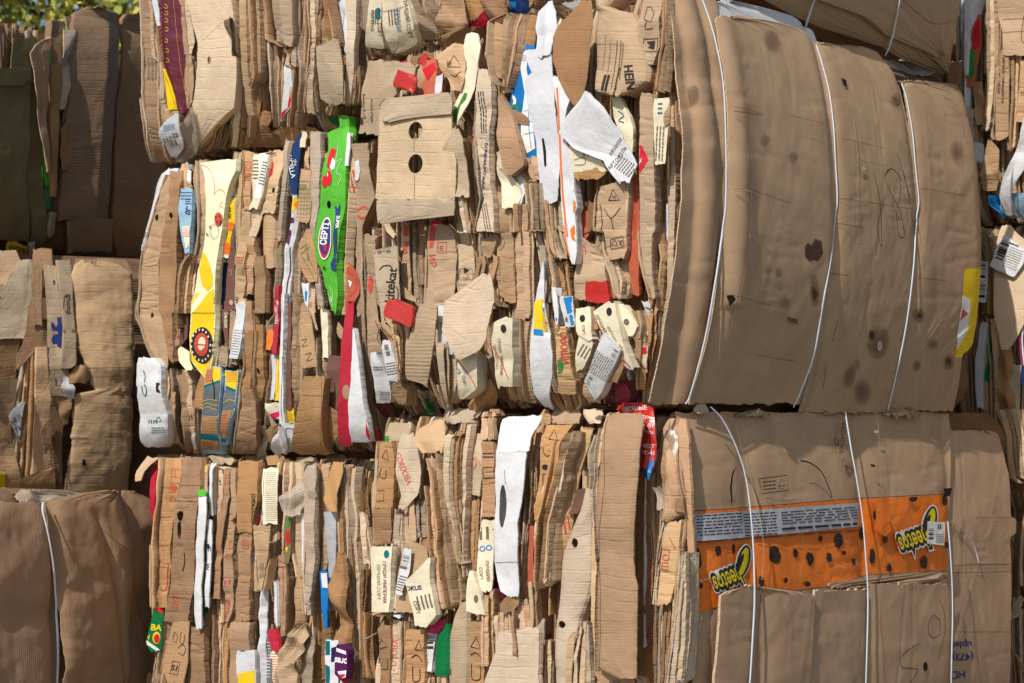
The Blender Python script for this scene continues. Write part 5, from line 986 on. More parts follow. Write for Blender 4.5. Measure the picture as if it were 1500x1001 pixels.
A4(kl, .035, Z2(-40, 288, 318, 120, 294, 335, 260, 312, 362, 340, 300, 338), fl=.02)
A4(kb, .05, Z2(335, 302, 328, 400, 294, 342, 460, 290, 352, 540, 294, 350, 620, 304, 340, 665, 314, 328), bulge=.01, fl=.02)
SH(B4, FA4, kl, .07, Z2(-60, 296, 578, 0, 312, 580, 90, 332, 592, 200, 356, 600, 260, 372, 604, 400, 370, 608, 520, 360, 608, 600, 350, 606, 660, 340, 602, 690, 345, 560, 770, 355, 482, 830, 362, 430, 882, 370, 386), mode='big', name='carton_panel', fl=0, fr=.03, cr=.002, ncr=5, step=.006,
   holes=[(Z2.p(443, 368)[0], Z2.p(443, 368)[1], 11 / 4.167, 24 / 4.167)], prints=[Z2.L('ink_brown', 1.5, 400, 250, 500, 160, 520, 140)], label='big smooth pale panel with a small torn hole')
A4(kd, .085, Z2(110, 560, 604, 118, 508, 605, 150, 516, 606, 230, 545, 607, 300, 572, 607, 345, 596, 607), name='carton_flap', fl=0, fr=0, yaw=.5, cr=.002, mode='big')
A4(k, .06, Z2(-60, 594, 640, 200, 608, 646, 420, 625, 656, 560, 640, 672, 700, 650, 692, 820, 645, 692, 868, 636, 662), foldq=.6, foldamp=.03, fl=.02, fr=.04)
A4(kl, .045, Z2(430, 616, 634, 560, 606, 634, 700, 590, 632, 780, 578, 628), fl=.02)
A4(kl, .04, Z2(778, 582, 628, 850, 580, 622, 900, 574, 616), cr=.008)
A4(kl, .07, Z2(-60, 640, 732, 150, 655, 742, 300, 665, 750, 440, 680, 752, 480, 684, 738, 532, 684, 692), foldq=.8, foldamp=.03, fl=.03, fr=.04, cr=.003)
A4(kd, .01, Z2(-40, 740, 790, 300, 745, 802, 560, 720, 812, 700, 720, 800), cr=.006)
A4(kg, .02, Z2(520, 690, 722, 640, 700, 740, 780, 690, 730, 860, 650, 700), cr=.008)
A4(kw, .085, Z2(-60, 778, 935, 0, 782, 936, 120, 795, 940, 200, 803, 942, 245, 805, 940, 278, 870, 938), mode='strip', name='carton_panel', fl=.02, fr=.04, foldq=.65, foldamp=.03, cr=.003)
A4(k, .03, Z2(255, 808, 870, 400, 820, 888, 600, 830, 885, 700, 838, 890, 770, 842, 892), foldq=.5, foldamp=.04, cr=.008)
A4(kb, .04, Z2(680, 770, 830, 740, 775, 835, 790, 790, 820), mode='crumple', cr=.012, name='crushed_paper')
A4(k, .05, Z2(285, 925, 972, 330, 905, 974, 400, 898, 972, 410, 935, 970), cr=.006)
A4('white', .04, Z2(395, 902, 940, 500, 900, 950, 600, 892, 950, 650, 888, 945, 700, 884, 910, 742, 882, 892), name='printed_carton', cr=.003, prints=[Z2.G('ink_crimson', 930, 600, 950, 590, 948, 650, 900, 712, 886, 735, 888, 690, 925, 660)])
A4(k, .045, Z2(-40, 936, 992, 120, 945, 996, 250, 955, 1004, 400, 972, 1030, 500, 965, 1024, 650, 950, 1010, 772, 940, 1002), foldq=.45, foldamp=.03, fl=.02, fr=.03)
A4(kb, .03, Z2(-40, 995, 1060, 200, 1004, 1052, 410, 1010, 1040, 500, 1010, 1030), foldq=.5, foldamp=.02)
A4('hole_dark', .046, Z2(405, 1015, 1032, 430, 1014, 1036, 455, 1018, 1030)) if 0 else None
A4(kl, .06, Z2(-40, 1060, 1112, 120, 1066, 1106, 230, 1075, 1102, 400, 1060, 1098, 550, 1040, 1092, 690, 1050, 1112), bulge=.02, fl=.03, fr=.02, cr=.004)
A4(k, .05, Z2(-40, 1106, 1200, 60, 1110, 1210, 180, 1112, 1232, 290, 1106, 1242), cr=.008, foldq=.6, foldamp=.03)
A4(kl, .085, Z2(243, 1222, 1236, 262, 1150, 1240, 282, 1098, 1242, 400, 1104, 1262, 500, 1115, 1270, 600, 1128, 1276, 628, 1170, 1272, 645, 1195, 1230), mode='big', name='carton_flap', cr=.003, fl=0, fr=0)
A4('white', .05, Z2(-40, 1196, 1284, 80, 1212, 1282, 150, 1226, 1282, 240, 1248, 1280, 318, 1264, 1274), name='plastic_film', cr=.006, prints=[Z2.L('ink_cyan', 3, 1255, 60, 1250, 150, 1262, 240), Z2.G('ink_teal', 1215, 0, 1245, 0, 1235, 10)])
A4(kl, .065, Z2(-40, 1274, 1338, 0, 1278, 1338, 200, 1288, 1340, 400, 1286, 1332, 420, 1282, 1328, 560, 1274, 1312, 632, 1268, 1308), fl=.02, fr=.02, mode='big', name='carton_panel')
A4(kb, .05, Z2(410, 1325, 1372, 480, 1320, 1372, 560, 1310, 1370, 635, 1300, 1362), fl=.02, fr=.03)
A4(kb, .02, Z2(640, 1115, 1180, 700, 1130, 1220, 780, 1150, 1230), cr=.01, mode='crumple')
A4('green_dark', .0, Z2(716, 1158, 1340, 750, 1200, 1335, 785, 1245, 1310), name='printed_carton', cr=.004)
A4(kd, -.01, Z2(640, 1180, 1360, 700, 1160, 1350), cr=.01)
A4(kd, .03, Z2(690, 700, 770, 780, 690, 800, 850, 690, 860, 900, 640, 900), mode='crumple', cr=.016)
A4(kb, .03, Z2(770, 860, 1000, 800, 800, 1100, 850, 780, 1120, 890, 800, 900), mode='crumple', cr=.012)
A4(kd, .02, Z2(760, 490, 590, 850, 440, 590, 920, 400, 580), bulge=.03, cr=.01)
A4('film', .09, Z2(660, 320, 345, 720, 290, 352, 800, 262, 366, 900, 262, 372, 960, 230, 350, 990, 225, 320), mode='crumple', cr=.016, name='plastic_film', label='crumpled clear film with a bar-coded label')
A4('white', .1, Z2(700, 236, 268, 740, 190, 270, 800, 148, 278, 850, 152, 292, 900, 190, 298, 960, 212, 262), name='paper_label', cr=.006, prints=[Z2.T('-22', 246, 832, 36, -12, 'ink_black', bold=.02), Z2.BC('ink_grey', 215, 860, 265, 895, 9, -10), Z2.LN('ink_cyan', 180, 760, 250, 800, 4, -10), Z2.LN('ink_grey', 180, 820, 205, 900, 4, 70)])
A4(k, .04, Z2(672, 166, 262, 705, 168, 266, 738, 172, 240), name='carton_flap')
A4(kb, .05, Z2(900, 200, 330, 960, 230, 360, 1000, 280, 330), mode='crumple', cr=.012, name='crushed_paper')

def A5(m, d, rows, **kk): return SH(B5, FA5, m, d, rows, **kk)
A5('white_grey', .03, Z3(235, 180, 236, 262, 148, 226, 350, 112, 186, 450, 92, 150, 500, 80, 136, 580, 60, 116, 664, 48, 76), name='printed_carton', fl=.02, fr=.02, foldq=.5, foldamp=.02, prints=[Z3.LN('ink_teal', 56, 570, 100, 600, 3, 8), Z3.T('5C', 64, 625, 22, 8, 'ink_teal'), Z3.L('ink_grey', 2, 175, 245, 120, 380, 85, 520)])
A5(k, .05, Z3(275, 192, 238, 330, 168, 228, 400, 148, 212, 500, 118, 200, 600, 92, 182, 740, 66, 156, 760, 64, 160, 900, 56, 160, 1000, 44, 158) + Z4(130, 46, 178, 200, 76, 204, 300, 104, 218, 370, 138, 222, 425, 188, 216), name='carton_panel', fl=.03, fr=.0, cr=.004, step=.006, holes=[(*Z3.p(138, 497), 10 / 3.576, 18 / 3.576)], prints=[Z3.L('ink_brown', 3, 66, 748, 110, 752, 158, 738), Z4.E(122, 122, 8, 14)])
A5(kb, .06, Z3(253, 216, 286, 300, 208, 282, 400, 208, 264, 500, 190, 260, 640, 165, 250, 740, 150, 246, 1000, 146, 236) + Z4(100, 168, 240, 190, 184, 248, 300, 206, 252, 385, 226, 250), name='carton_panel', fl=.0, fr=.04, cr=.004, step=.006, holes=[(*Z3.p(222, 487), 9 / 3.576, 17 / 3.576)])
A5(kl, .03, Z3(480, 262, 276, 600, 256, 276, 740, 246, 276, 1000, 232, 262) + Z4(180, 246, 262, 330, 248, 262), foldq=.5, foldamp=.02)
A5(k, .05, Z3(215, 280, 320, 280, 278, 325, 345, 262, 338), mode='crumple', cr=.012)
A5('sky_blue', .06, Z3(346, 262, 332, 450, 258, 328, 520, 262, 322, 600, 266, 318, 684, 284, 308), name='printed_carton', fl=.02, fr=.02, cr=.003, prints=[Z3.LN('ink_blue', 268, 358, 328, 408, 3, 0, th=.3), Z3.T('0Г', 313, 462, 38, -70, 'ink_blue', bold=.03), Z3.LN('ink_blue', 296, 395, 330, 430, 3, 0), Z3.G('cream', 274, 545, 318, 540, 312, 640, 292, 660, 280, 600), Z3.LN('ink_pink', 276, 548, 312, 600, 5, 0, th=.2)])
A5('white', .065, Z3(250, 300, 318, 312, 300, 320), name='paper_label')
A5(k, .055, Z3(196, 332, 376, 300, 325, 388, 380, 330, 395, 450, 334, 396, 560, 345, 395, 650, 332, 388, 740, 312, 372), foldq=.4, foldamp=.03, fl=.02, fr=.02, cr=.006)
A5(kb, .06, Z3(700, 300, 345, 745, 262, 352, 800, 248, 345, 1000, 240, 325) + Z4(60, 242, 300, 200, 250, 300), fl=.02, fr=.02)
A5('mauve', .05, Z3(700, 350, 368, 850, 330, 352, 1000, 308, 345) + Z4(0, 300, 335, 120, 285, 338, 250, 262, 330, 305, 256, 285), fl=.02, prints=[Z4.G('kraft', 258, 130, 300, 135, 285, 290, 256, 300), Z4.T('ассурс', 290, 200, 34, -80, 'ink_maroon', bold=.02), Z3.E(322, 912, 7, 14, 'kraft')])
A5('pale_yellow', .085, Z3(192, 478, 553, 205, 362, 553, 250, 378, 548, 300, 394, 530, 400, 397, 500, 560, 396, 482, 650, 385, 466, 740, 368, 456, 850, 344, 448, 1000, 320, 442) + Z4(60, 342, 478, 120, 336, 476, 250, 330, 471, 330, 334, 468, 380, 336, 462, 420, 366, 450, 450, 395, 440, 480, 426, 434), name='printed_carton', mode='big', cr=.0015, nz=.0008, fl=.03, fr=.03, ncr=4, step=.007,
   label='cream and yellow carton with a round dark badge and red balloon lines',
   prints=[Z3.G('ink_yellow', 375, 668, 402, 695, 422, 740, 436, 800, 436, 852, 408, 884, 380, 850, 370, 790, 368, 720), Z3.G('ink_yellow', 440, 868, 443, 1010, 322, 1010, 340, 950, 356, 890, 366, 900, 362, 950, 372, 975, 400, 900), Z4.G('ink_yellow', 345, 0, 480, 0, 471, 300, 432, 480, 340, 405, 330, 260, 338, 100), Z4.G('pale_yellow', 395, 0, 440, 0, 400, 60, 350, 120, 345, 80),
           Z3.L('ink_red', 3, 370, 220, 410, 240, 440, 300, 446, 350, 440, 380), Z3.L('ink_red', 2.5, 442, 375, 470, 350, 498, 365, 500, 380), Z3.L('ink_red', 2.5, 468, 430, 480, 415, 496, 428, 488, 442, 470, 438, 468, 430), Z3.E(466, 505, 20, 36, 'ink_red'), Z3.E(455, 495, 4, 6, 'ink_black'), Z3.E(474, 490, 4, 6, 'ink_black'), Z3.E(460, 520, 4, 6, 'ink_black'), Z3.E(480, 525, 6, 14, 'ink_black'),
           Z3.L('ink_black', 2.5, 445, 530, 464, 545, 466, 585, 445, 606, 428, 590, 426, 550, 445, 530), Z3.E(424, 546, 4, 6, 'ink_black'), Z3.E(408, 584, 4, 7, 'ink_black'), Z3.G('ink_black', 370, 304, 394, 312, 392, 320),
           Z4.E(410, 292, 62, 102, 'ink_black', n=28), Z4.E(408, 288, 40, 66, 'ink_red', n=24), Z4.E(412, 280, 20, 34, 'cream'), Z4.E(404, 300, 14, 22, 'cream'), Z4.G('ink_red', 384, 282, 440, 290, 438, 296, 384, 292)] +
          [Z4.G('ink_white', *[c for t in (a - .07, a + .07) for r in ((.80, .92) if t < a else (.92, .80)) for c in (410 + 62 * r * math.cos(t), 292 + 102 * r * math.sin(t))]) for a in [i * .38 for i in range(16)]])
A5('pale_yellow', .09, Z4(305, 278, 286, 330, 276, 336, 385, 282, 340, 430, 330, 360), name='carton_flap', fl=0, fr=0, cr=.003)
A5('yellow', .065, Z3(245, 538, 550, 350, 512, 538, 450, 496, 532, 600, 478, 518, 712, 458, 502), name='printed_carton', fl=.02, fr=.02, cr=.004, foldq=.4, foldamp=.02,
   prints=[Z3.G('ink_cyan', 530, 330, 540, 330, 536, 390, 518, 400, 522, 360), Z3.T('МАКИ', 512, 465, 24, -88, 'ink_black', bold=.02), Z3.G('ink_orange', 492, 520, 530, 520, 524, 570, 505, 560, 500, 600, 484, 580), Z3.G('ink_orange', 478, 620, 515, 630, 508, 700, 490, 690), Z3.G('ink_white', 462, 690, 500, 690, 498, 708, 460, 706)])
A5('navy', .045, Z3(738, 456, 492, 850, 448, 490, 1000, 444, 490) + Z4(84, 476, 520), name='printed_carton', fl=.02, fr=.02, foldq=.5, foldamp=.02)
A5(kb, .045, Z4(80, 476, 522, 200, 474, 520, 312, 472, 518, 330, 476, 505), fl=.02, fr=.0)
A5(kg, .05, Z3(155, 556, 572, 300, 556, 572, 600, 552, 570, 740, 548, 562), fl=.02)
A5(k, .055, Z3(155, 572, 592, 300, 572, 590, 600, 565, 585, 900, 552, 582), fl=.02, fr=.03)
A5('mauve', .05, Z3(480, 532, 550, 600, 528, 550, 740, 512, 546, 850, 500, 548, 960, 495, 550) + Z4(40, 524, 592, 95, 528, 592), fl=.02, fr=.02, prints=[Z4.E(569, 52, 11, 16, 'kraft'), Z3.L('cream', 2, 520, 780, 530, 770, 534, 790, 522, 800)])
A5('mauve', .055, Z4(90, 520, 556, 200, 524, 550, 280, 535, 552), prints=[Z4.T('апельс', 540, 150, 26, -90, 'cream', bold=.01)])
A5(kb, .07, Z3(150, 600, 656, 230, 598, 650, 300, 598, 642, 440, 590, 634, 455, 588, 632), name='printed_carton', fl=.02, fr=.02, cr=.006, prints=[Z3.L('ink_red', 4, 604, 205, 636, 205, 636, 250, 604, 250, 604, 205), Z3.T('♺', 620, 228, 34, 0, 'ink_red'), Z3.L('ink_red', 3, 602, 300, 630, 300, 628, 350, 600, 350, 602, 300), Z3.LN('ink_red', 600, 260, 634, 295, 3)])
A5(k, .06, Z3(450, 590, 640, 600, 566, 628, 750, 560, 612, 880, 556, 606, 926, 560, 600), name='printed_carton', fl=.02, fr=.02, cr=.007, prints=[Z3.LN('ink_red', 565, 700, 602, 740, 3, 5), Z3.T('♺', 600, 780, 30, 0, 'ink_brown')])
A5('cream', .07, Z3(165, 656, 736, 230, 654, 730, 300, 645, 715, 400, 640, 690, 450, 622, 668), name='printed_carton', fl=.02, fr=.02, cr=.006, prints=[Z3.G('ink_white', 690, 168, 732, 172, 718, 270, 700, 330, 686, 400, 652, 396, 668, 320, 684, 250), Z3.LN('ink_grey', 650, 190, 680, 300, 6, 0), Z3.LN('ink_grey', 690, 200, 722, 330, 8, 12)])
A5(kl, .075, Z3(448, 625, 672, 500, 612, 670, 560, 604, 664, 600, 606, 650), mode='crumple', cr=.01)
A5(kb, .055, Z3(598, 612, 660, 700, 612, 664, 800, 610, 650, 900, 606, 640), cr=.007)
A5(k, .06, Z3(150, 738, 806, 220, 726, 800, 300, 706, 784, 380, 700, 775, 450, 690, 764, 480, 680, 760), name='carton_panel', fl=.02, fr=.02, cr=.006, prints=[Z3.G('ink_crimson', 738, 192, 748, 210, 744, 270, 720, 296, 708, 290, 722, 230), Z3.E(752, 352, 8, 14)])
A5(k, .05, Z3(450, 676, 764, 600, 682, 760, 680, 690, 748, 760, 700, 752), mode='big', bulge=.02, fl=.0, fr=.03)
A5(kb, .06, Z3(700, 650, 706, 850, 645, 708, 1000, 648, 712) + Z4(90, 640, 702, 215, 640, 706), name='carton_panel', fl=.02, fr=.03, cr=.006)
A5(kb, .07, Z4(215, 642, 702, 330, 640, 698, 400, 646, 690, 520, 628, 686, 545, 625, 686), fl=.02, fr=.02, cr=.006)
A5(kb, .08, Z4(540, 624, 692, 620, 620, 706, 720, 608, 718, 850, 592, 722, 905, 590, 716), name='carton_panel', fl=.02, fr=.02, cr=.006)
A5(kg, .04, Z3(480, 745, 770, 620, 740, 768, 760, 748, 778, 900, 740, 760, 1000, 742, 760) + Z4(180, 745, 790, 260, 750, 785), foldq=.5, foldamp=.02)
A5(kb, .05, Z4(180, 702, 760, 330, 700, 762, 345, 700, 770, 480, 695, 760, 560, 698, 750, 720, 688, 712), fl=.02, fr=.02, prints=[Z4.G('hole_dark', 718, 420, 730, 424, 736, 450, 722, 452)], cr=.007)
A5('orange', .055, Z4(205, 770, 806, 250, 765, 812, 318, 768, 800), name='plastic_film', cr=.008, mode='crumple')
A5(kd, .05, Z4(330, 770, 800, 480, 772, 795, 560, 760, 785, 740, 745, 775, 880, 740, 770), foldq=.5, foldamp=.02, cr=.006)
A5('film', .06, Z4(740, 720, 760, 850, 722, 770, 930, 735, 785), mode='crumple', cr=.012, name='plastic_film')
A5('navy', .085, Z3(52, 890, 932, 100, 862, 905, 150, 846, 892, 250, 834, 886, 330, 838, 880, 372, 848, 872), name='printed_carton', fl=.02, fr=.0, cr=.003, label='dark blue curved carton with white lettering', prints=[Z3.T('UCELLA', 848, 230, 34, 78, 'ink_white', bold=.01), Z3.T('thu', 872, 210, 26, 80, 'cream')])
A5(kl, .09, Z3(45, 905, 932, 80, 898, 930, 126, 890, 922), name='carton_flap', fl=0, fr=0)
A5(k, .06, Z3(125, 895, 945, 200, 886, 942, 245, 886, 944), fl=.02)
A5(kg, .06, Z3(95, 812, 836, 250, 802, 830, 380, 790, 815, 500, 775, 800, 620, 770, 790), fl=.04, fr=.02, cr=.003)
A5('white_grey', .04, Z3(140, 836, 850, 300, 826, 850, 380, 812, 836), name='white_board')
A5(kb, .075, Z3(245, 892, 945, 310, 880, 950, 400, 876, 948, 500, 872, 946, 522, 885, 935), name='printed_carton', mode='big', fl=.02, fr=.02, cr=.004, prints=[Z3.L('ink_green', 3, 882, 308, 945, 308, 942, 478, 878, 478, 882, 308)] + [Z3.L('ink_green', 2, 882, y, 943, y) for y in (350, 370, 390, 410, 430, 450)] + [Z3.L('ink_green', 2, x, 350, x - 2, 478) for x in (898, 914, 930)] + [Z3.LN('ink_green', 888, 318, 930, 345, 2)])
A5('white', .06, Z3(375, 830, 866, 430, 822, 864, 500, 816, 858, 600, 800, 842, 700, 790, 830, 830, 778, 822, 1000, 768, 812) + Z4(80, 815, 858, 200, 812, 856), name='printed_carton', fl=.02, fr=.02, cr=.006, foldq=.5, foldamp=.02,
   label='long glossy carton printed in purple, yellow and white', prints=[Z3.G('ink_yellow', 838, 400, 866, 385, 862, 440, 840, 470), Z3.G('ink_orange', 846, 420, 862, 410, 858, 450), Z3.G('purple', 828, 380, 845, 375, 838, 420, 822, 450), Z3.G('ink_yellow', 804, 595, 815, 600, 806, 680, 796, 670), Z3.G('purple', 815, 560, 834, 560, 826, 640, 812, 620), Z3.G('ink_crimson', 785, 720, 796, 730, 782, 900, 770, 880), Z3.G('purple', 826, 500, 846, 495, 844, 520, 828, 525), Z3.L('purple', 4, 830, 650, 822, 760, 812, 860, 808, 1000)])
A5('red', .07, Z3(850, 768, 784, 1000, 756, 780) + Z4(40, 815, 848, 180, 810, 836, 340, 802, 828), name='printed_carton', fl=.02, fr=.02, cr=.005, prints=[Z4.T('ГЕРКУЛЕС', 828, 120, 20, -86, 'ink_white', bold=.02), Z3.LN('ink_white', 758, 900, 778, 990, 4, 80)])
A5('white_grey', .06, Z4(345, 800, 824, 480, 795, 820, 600, 790, 810), name='white_board', fl=.02)
A5('yellow', .055, Z4(300, 828, 850, 440, 826, 850, 580, 826, 848, 605, 820, 845), name='printed_carton', prints=[Z4.L('ink_maroon', 2, 838, 350, 842, 450, 834, 560)])
A5('white', .065, Z4(0, 856, 874, 300, 850, 870, 560, 846, 868, 760, 848, 880), name='printed_carton', fl=.02, fr=.02, cr=.003, prints=[Z4.L('purple', 3, 870, 100, 866, 400, 862, 720)])
A5('mauve', .05, Z4(60, 882, 908, 300, 880, 912, 500, 885, 915, 660, 885, 918), fl=.02, fr=.02)
A5('yellow', .05, Z4(650, 866, 926, 700, 868, 928, 728, 868, 926), name='printed_carton', prints=[Z4.G('ink_gold', 875, 665, 910, 670, 920, 715, 880, 710)])
A5('white', .07, Z4(728, 862, 926, 768, 866, 926, 850, 872, 918, 900, 868, 900), name='printed_carton', fl=.0, fr=.03, cr=.003, prints=[Z4.L('purple', 4, 866, 732, 926, 734), Z4.L('purple', 4, 926, 768, 880, 764, 892, 830, 888, 900)])
A5('cream', .06, Z4(620, 784, 842, 700, 790, 860, 745, 792, 862), mode='crumple', cr=.012, name='printed_wrapper', prints=[Z4.G('ink_pink', 805, 680, 840, 665, 842, 690, 815, 720), Z4.G('purple', 815, 715, 840, 705, 842, 730, 822, 735)])
A5(kb, .065, Z4(738, 820, 862, 780, 775, 850, 840, 788, 830), mode='crumple', cr=.012)
A5('white', .08, Z4(760, 818, 876, 820, 805, 892, 870, 800, 895, 905, 825, 880), mode='crumple', cr=.014, name='crushed_paper')
A5(k, .055, Z4(0, 905, 952, 150, 905, 952, 320, 900, 955, 460, 904, 960, 600, 910, 955, 690, 918, 940), foldq=.4, foldamp=.04, fl=.02, fr=.02, cr=.007)
A5(kl, .07, Z3(48, 948, 1006, 180, 944, 1006, 300, 946, 1000, 420, 955, 998, 600, 958, 985, 800, 968, 1000, 960, 990, 1016), name='carton_panel', fl=.03, fr=.02, cr=.006)
A5(k, .05, Z3(530, 870, 945, 560, 880, 950, 620, 866, 900, 700, 845, 890, 850, 838, 880, 1000, 836, 880), foldq=.4, foldamp=.03, fl=.02, fr=.03, cr=.008)
A5(kb, .08, Z3(558, 926, 946, 620, 888, 958, 700, 876, 976, 780, 896, 982, 836, 938, 980), name='printed_carton', mode='big', fl=.02, fr=.02, cr=.004, prints=[Z3.L('ink_green', 4, 892, 660, 930, 635), Z3.L('ink_green', 4, 895, 690, 940, 650), Z3.L('ink_green', 4, 905, 700, 965, 820), Z3.L('ink_green', 3, 925, 680, 975, 790), Z3.L('ink_green', 4, 920, 640, 940, 700, 930, 720)])
A5(k, .055, Z3(160, 1006, 1030, 260, 1000, 1020, 400, 995, 1010, 560, 960, 985), foldq=.5, foldamp=.02)
SH(B5, FA5, 'green', .08, Z3(-40, 1090, 1140, 24, 1098, 1134, 50, 1032, 1136, 90, 1040, 1134, 130, 1042, 1132, 250, 1004, 1130, 350, 996, 1124, 480, 980, 1112, 600, 970, 1098, 700, 980, 1090, 780, 1012, 1086, 840, 1020, 1090, 900, 1036, 1092, 990, 1058, 1082) + Z4(30, 1118, 1168, 80, 1135, 1166, 118, 1152, 1160), name='printed_carton', mode='big', cr=.004, ncr=24, fl=.03, fr=.04, step=.006,
   label='bright green printed carton with red cherries and a blue oval badge', holes=[(*Z3.p(1032, 428), 11 / 3.576, 22 / 3.576)],
   prints=[Z3.G('ink_crimson', 1055, 130, 1078, 140, 1070, 180, 1050, 215, 1044, 245, 1030, 230, 1036, 180), Z3.G('ink_white', 1060, 182, 1076, 205, 1072, 240, 1056, 248, 1046, 230), Z3.E(1040, 290, 18, 40, 'ink_crimson'), Z3.E(1018, 310, 14, 32, 'ink_crimson'), Z3.E(1036, 272, 3, 10, 'ink_white'), Z3.L('ink_white', 2, 1090, 120, 1080, 200, 1110, 190, 1084, 260, 1110, 280, 1088, 330),
           Z3.G('ink_blue', 1064, 430, 1082, 450, 1092, 420, 1094, 480, 1092, 600, 1088, 690, 1086, 780, 1062, 770, 1058, 740, 1076, 700, 1072, 600, 1076, 500), Z3.T('SUPER', 1090, 520, 24, 88, 'ink_white', bold=.03),
           Z3.E(1030, 607, 34, 112, 'ink_white', n=26, rot=.03), Z3.E(1030, 607, 30, 104, 'ink_crimson', n=26, rot=.03), Z3.E(1031, 600, 27, 94, 'ink_blue', n=26, rot=.03), Z3.T('СЕРТІ', 1030, 582, 46, -86, 'ink_white', bold=.04, sx=.85), Z3.E(1034, 655, 9, 18, 'ink_crimson'),
           Z3.G('ink_crimson', 1026, 855, 1036, 870, 1034, 915, 1026, 900), Z3.L('ink_white', 2, 1052, 860, 1070, 900, 1055, 940, 1075, 920), Z3.G('hole_dark', 1020, 750, 1034, 758, 1024, 775), Z3.G('ink_crimson', 1050, 960, 1066, 985, 1058, 995), Z4.L('ink_white', 2, 1130, 40, 1145, 20, 1150, 80)])
A5('white', .08, Z3(55, 1138, 1158, 140, 1132, 1152, 228, 1128, 1142), name='white_board', fl=.02)
A5(kl, .06, Z3(130, 1142, 1186, 250, 1132, 1190, 400, 1130, 1170, 520, 1120, 1160, 700, 1108, 1140, 860, 1098, 1140, 1000, 1090, 1130), foldq=.5, foldamp=.03, fl=.02)
A5('white_grey', .05, Z3(130, 1180, 1210, 260, 1184, 1208, 300, 1180, 1200), name='white_board')
A5(kl, .07, Z3(220, 1200, 1320, 300, 1180, 1316, 400, 1140, 1300, 560, 1150, 1290), mode='big', fl=0, prints=[Z3.G('ink_crimson', 1228, 398, 1250, 430, 1284, 462, 1282, 490, 1240, 518, 1205, 500, 1182, 478, 1190, 430), Z3.LN('cream', 1195, 440, 1250, 500, 5, 10)]) if 0 else None
A5('white', .07, Z3(840, 906, 945, 880, 906, 944, 990, 922, 932), name='white_board', cr=.002, prints=[Z3.G('ink_cyan', 922, 880, 934, 885, 926, 940, 916, 945)])
A5(k, .06, Z3(850, 946, 975, 1000, 940, 980) + Z4(60, 1000, 1050, 200, 1020, 1060), fl=.02, prints=[Z4.T('НА', 1028, 65, 22, 85, 'ink_red')])
A5(kl, .055, Z4(20, 1052, 1075, 140, 1058, 1085, 300, 1068, 1100, 470, 1062, 1092), foldq=.5, foldamp=.02)
A5('cream', .05, Z4(90, 1082, 1114, 220, 1084, 1118, 365, 1092, 1120), name='printed_carton', cr=.004)
A5(kb, .085, Z4(55, 962, 976, 130, 954, 1010, 250, 958, 1032, 350, 966, 1046, 410, 976, 1056, 425, 980, 1000), mode='big', fl=.02, fr=0, cr=.004, name='carton_flap', prints=[Z4.L('ink_black', 3, 962, 265, 990, 258, 968, 300, 1000, 290), Z4.L('ink_black', 3, 990, 345, 1024, 335, 1000, 380, 1034, 370)])
A5(kb, .1, Z4(468, 985, 1090, 485, 972, 1096, 600, 960, 1090, 700, 944, 1088, 850, 918, 1096, 888, 914, 1108, 910, 960, 1130), mode='big', name='carton_panel', fl=.02, fr=.03, cr=.003, ncr=8, prints=[Z4.L('ink_brown', 2.5, 962, 574, 1090, 578), Z4.L('ink_brown', 2, 1080, 480, 1086, 700, 1090, 900)])
A5(kb, .07, Z4(640, 1100, 1120, 700, 1100, 1190, 750, 1106, 1190, 800, 1108, 1180, 866, 1112, 1140), mode='crumple', cr=.012)
A5('mauve', .05, Z4(350, 1118, 1185, 450, 1108, 1182, 600, 1104, 1172, 700, 1120, 1165), fl=.02, fr=.02, cr=.006)
A5('green_dark', .05, Z4(0, 1140, 1150, 60, 1142, 1160), name='printed_carton') if 0 else None
A5('red', .085, Z4(56, 1222, 1258, 150, 1208, 1258, 300, 1196, 1254, 400, 1190, 1250, 600, 1172, 1246, 700, 1164, 1246, 760, 1166, 1250, 862, 1186, 1256), name='printed_carton', mode='big', fl=.02, fr=0, cr=.003, label='tall carton half red, half white, with an oval hand hole', prints=[Z4.E(1219, 556, 21, 42, 'kraft_brown'), Z4.L('ink_brown', 3, 1202, 530, 1208, 514, 1222, 512)])
A5('white', .08, Z4(200, 1256, 1268, 300, 1254, 1282, 500, 1248, 1302, 700, 1246, 1344, 780, 1250, 1362, 840, 1256, 1366), name='printed_carton', mode='big', fl=0, fr=.02, cr=.004, prints=[Z4.G('ink_crimson', 1345, 705, 1366, 770, 1360, 838, 1345, 800)])
A5('red', .06, Z4(760, 1345, 1392, 830, 1362, 1396), cr=.006, name='printed_carton')
A5('white', .09, Z4(362, 38, 128, 380, 32, 140, 405, 28, 158, 520, 26, 162, 620, 28, 174, 700, 32, 186, 800, 36, 194, 840, 45, 190, 866, 74, 168), name='printed_carton', bulge=.015, fl=.03, fr=.03, cr=.005, label='white printed pouch with green marks at the lower left of its bale', prints=[Z4.L('ink_teal', 9, 78, 436, 90, 462, 90, 502), Z4.L('ink_teal', 9, 76, 522, 78, 560, 92, 578, 102, 550, 96, 520, 88, 520), Z4.T('♺', 150, 712, 40, 0, 'ink_teal'), Z4.LN('ink_teal', 110, 696, 132, 750, 4, 90), Z4.LN('ink_teal', 120, 752, 190, 792, 3, 0), Z4.G('hole_dark', 30, 520, 44, 524, 40, 560, 30, 575), Z4.G('hole_dark', 150, 505, 166, 500, 166, 560, 152, 555)])
A5(k, .05, Z4(430, 175, 215, 520, 172, 225, 640, 184, 226, 780, 205, 236, 815, 215, 240), mode='strip', cr=.009, prints=[Z4.L('ink_black', 3, 195, 480, 225, 500), Z4.L('ink_black', 3, 210, 660, 225, 700, 210, 730)])
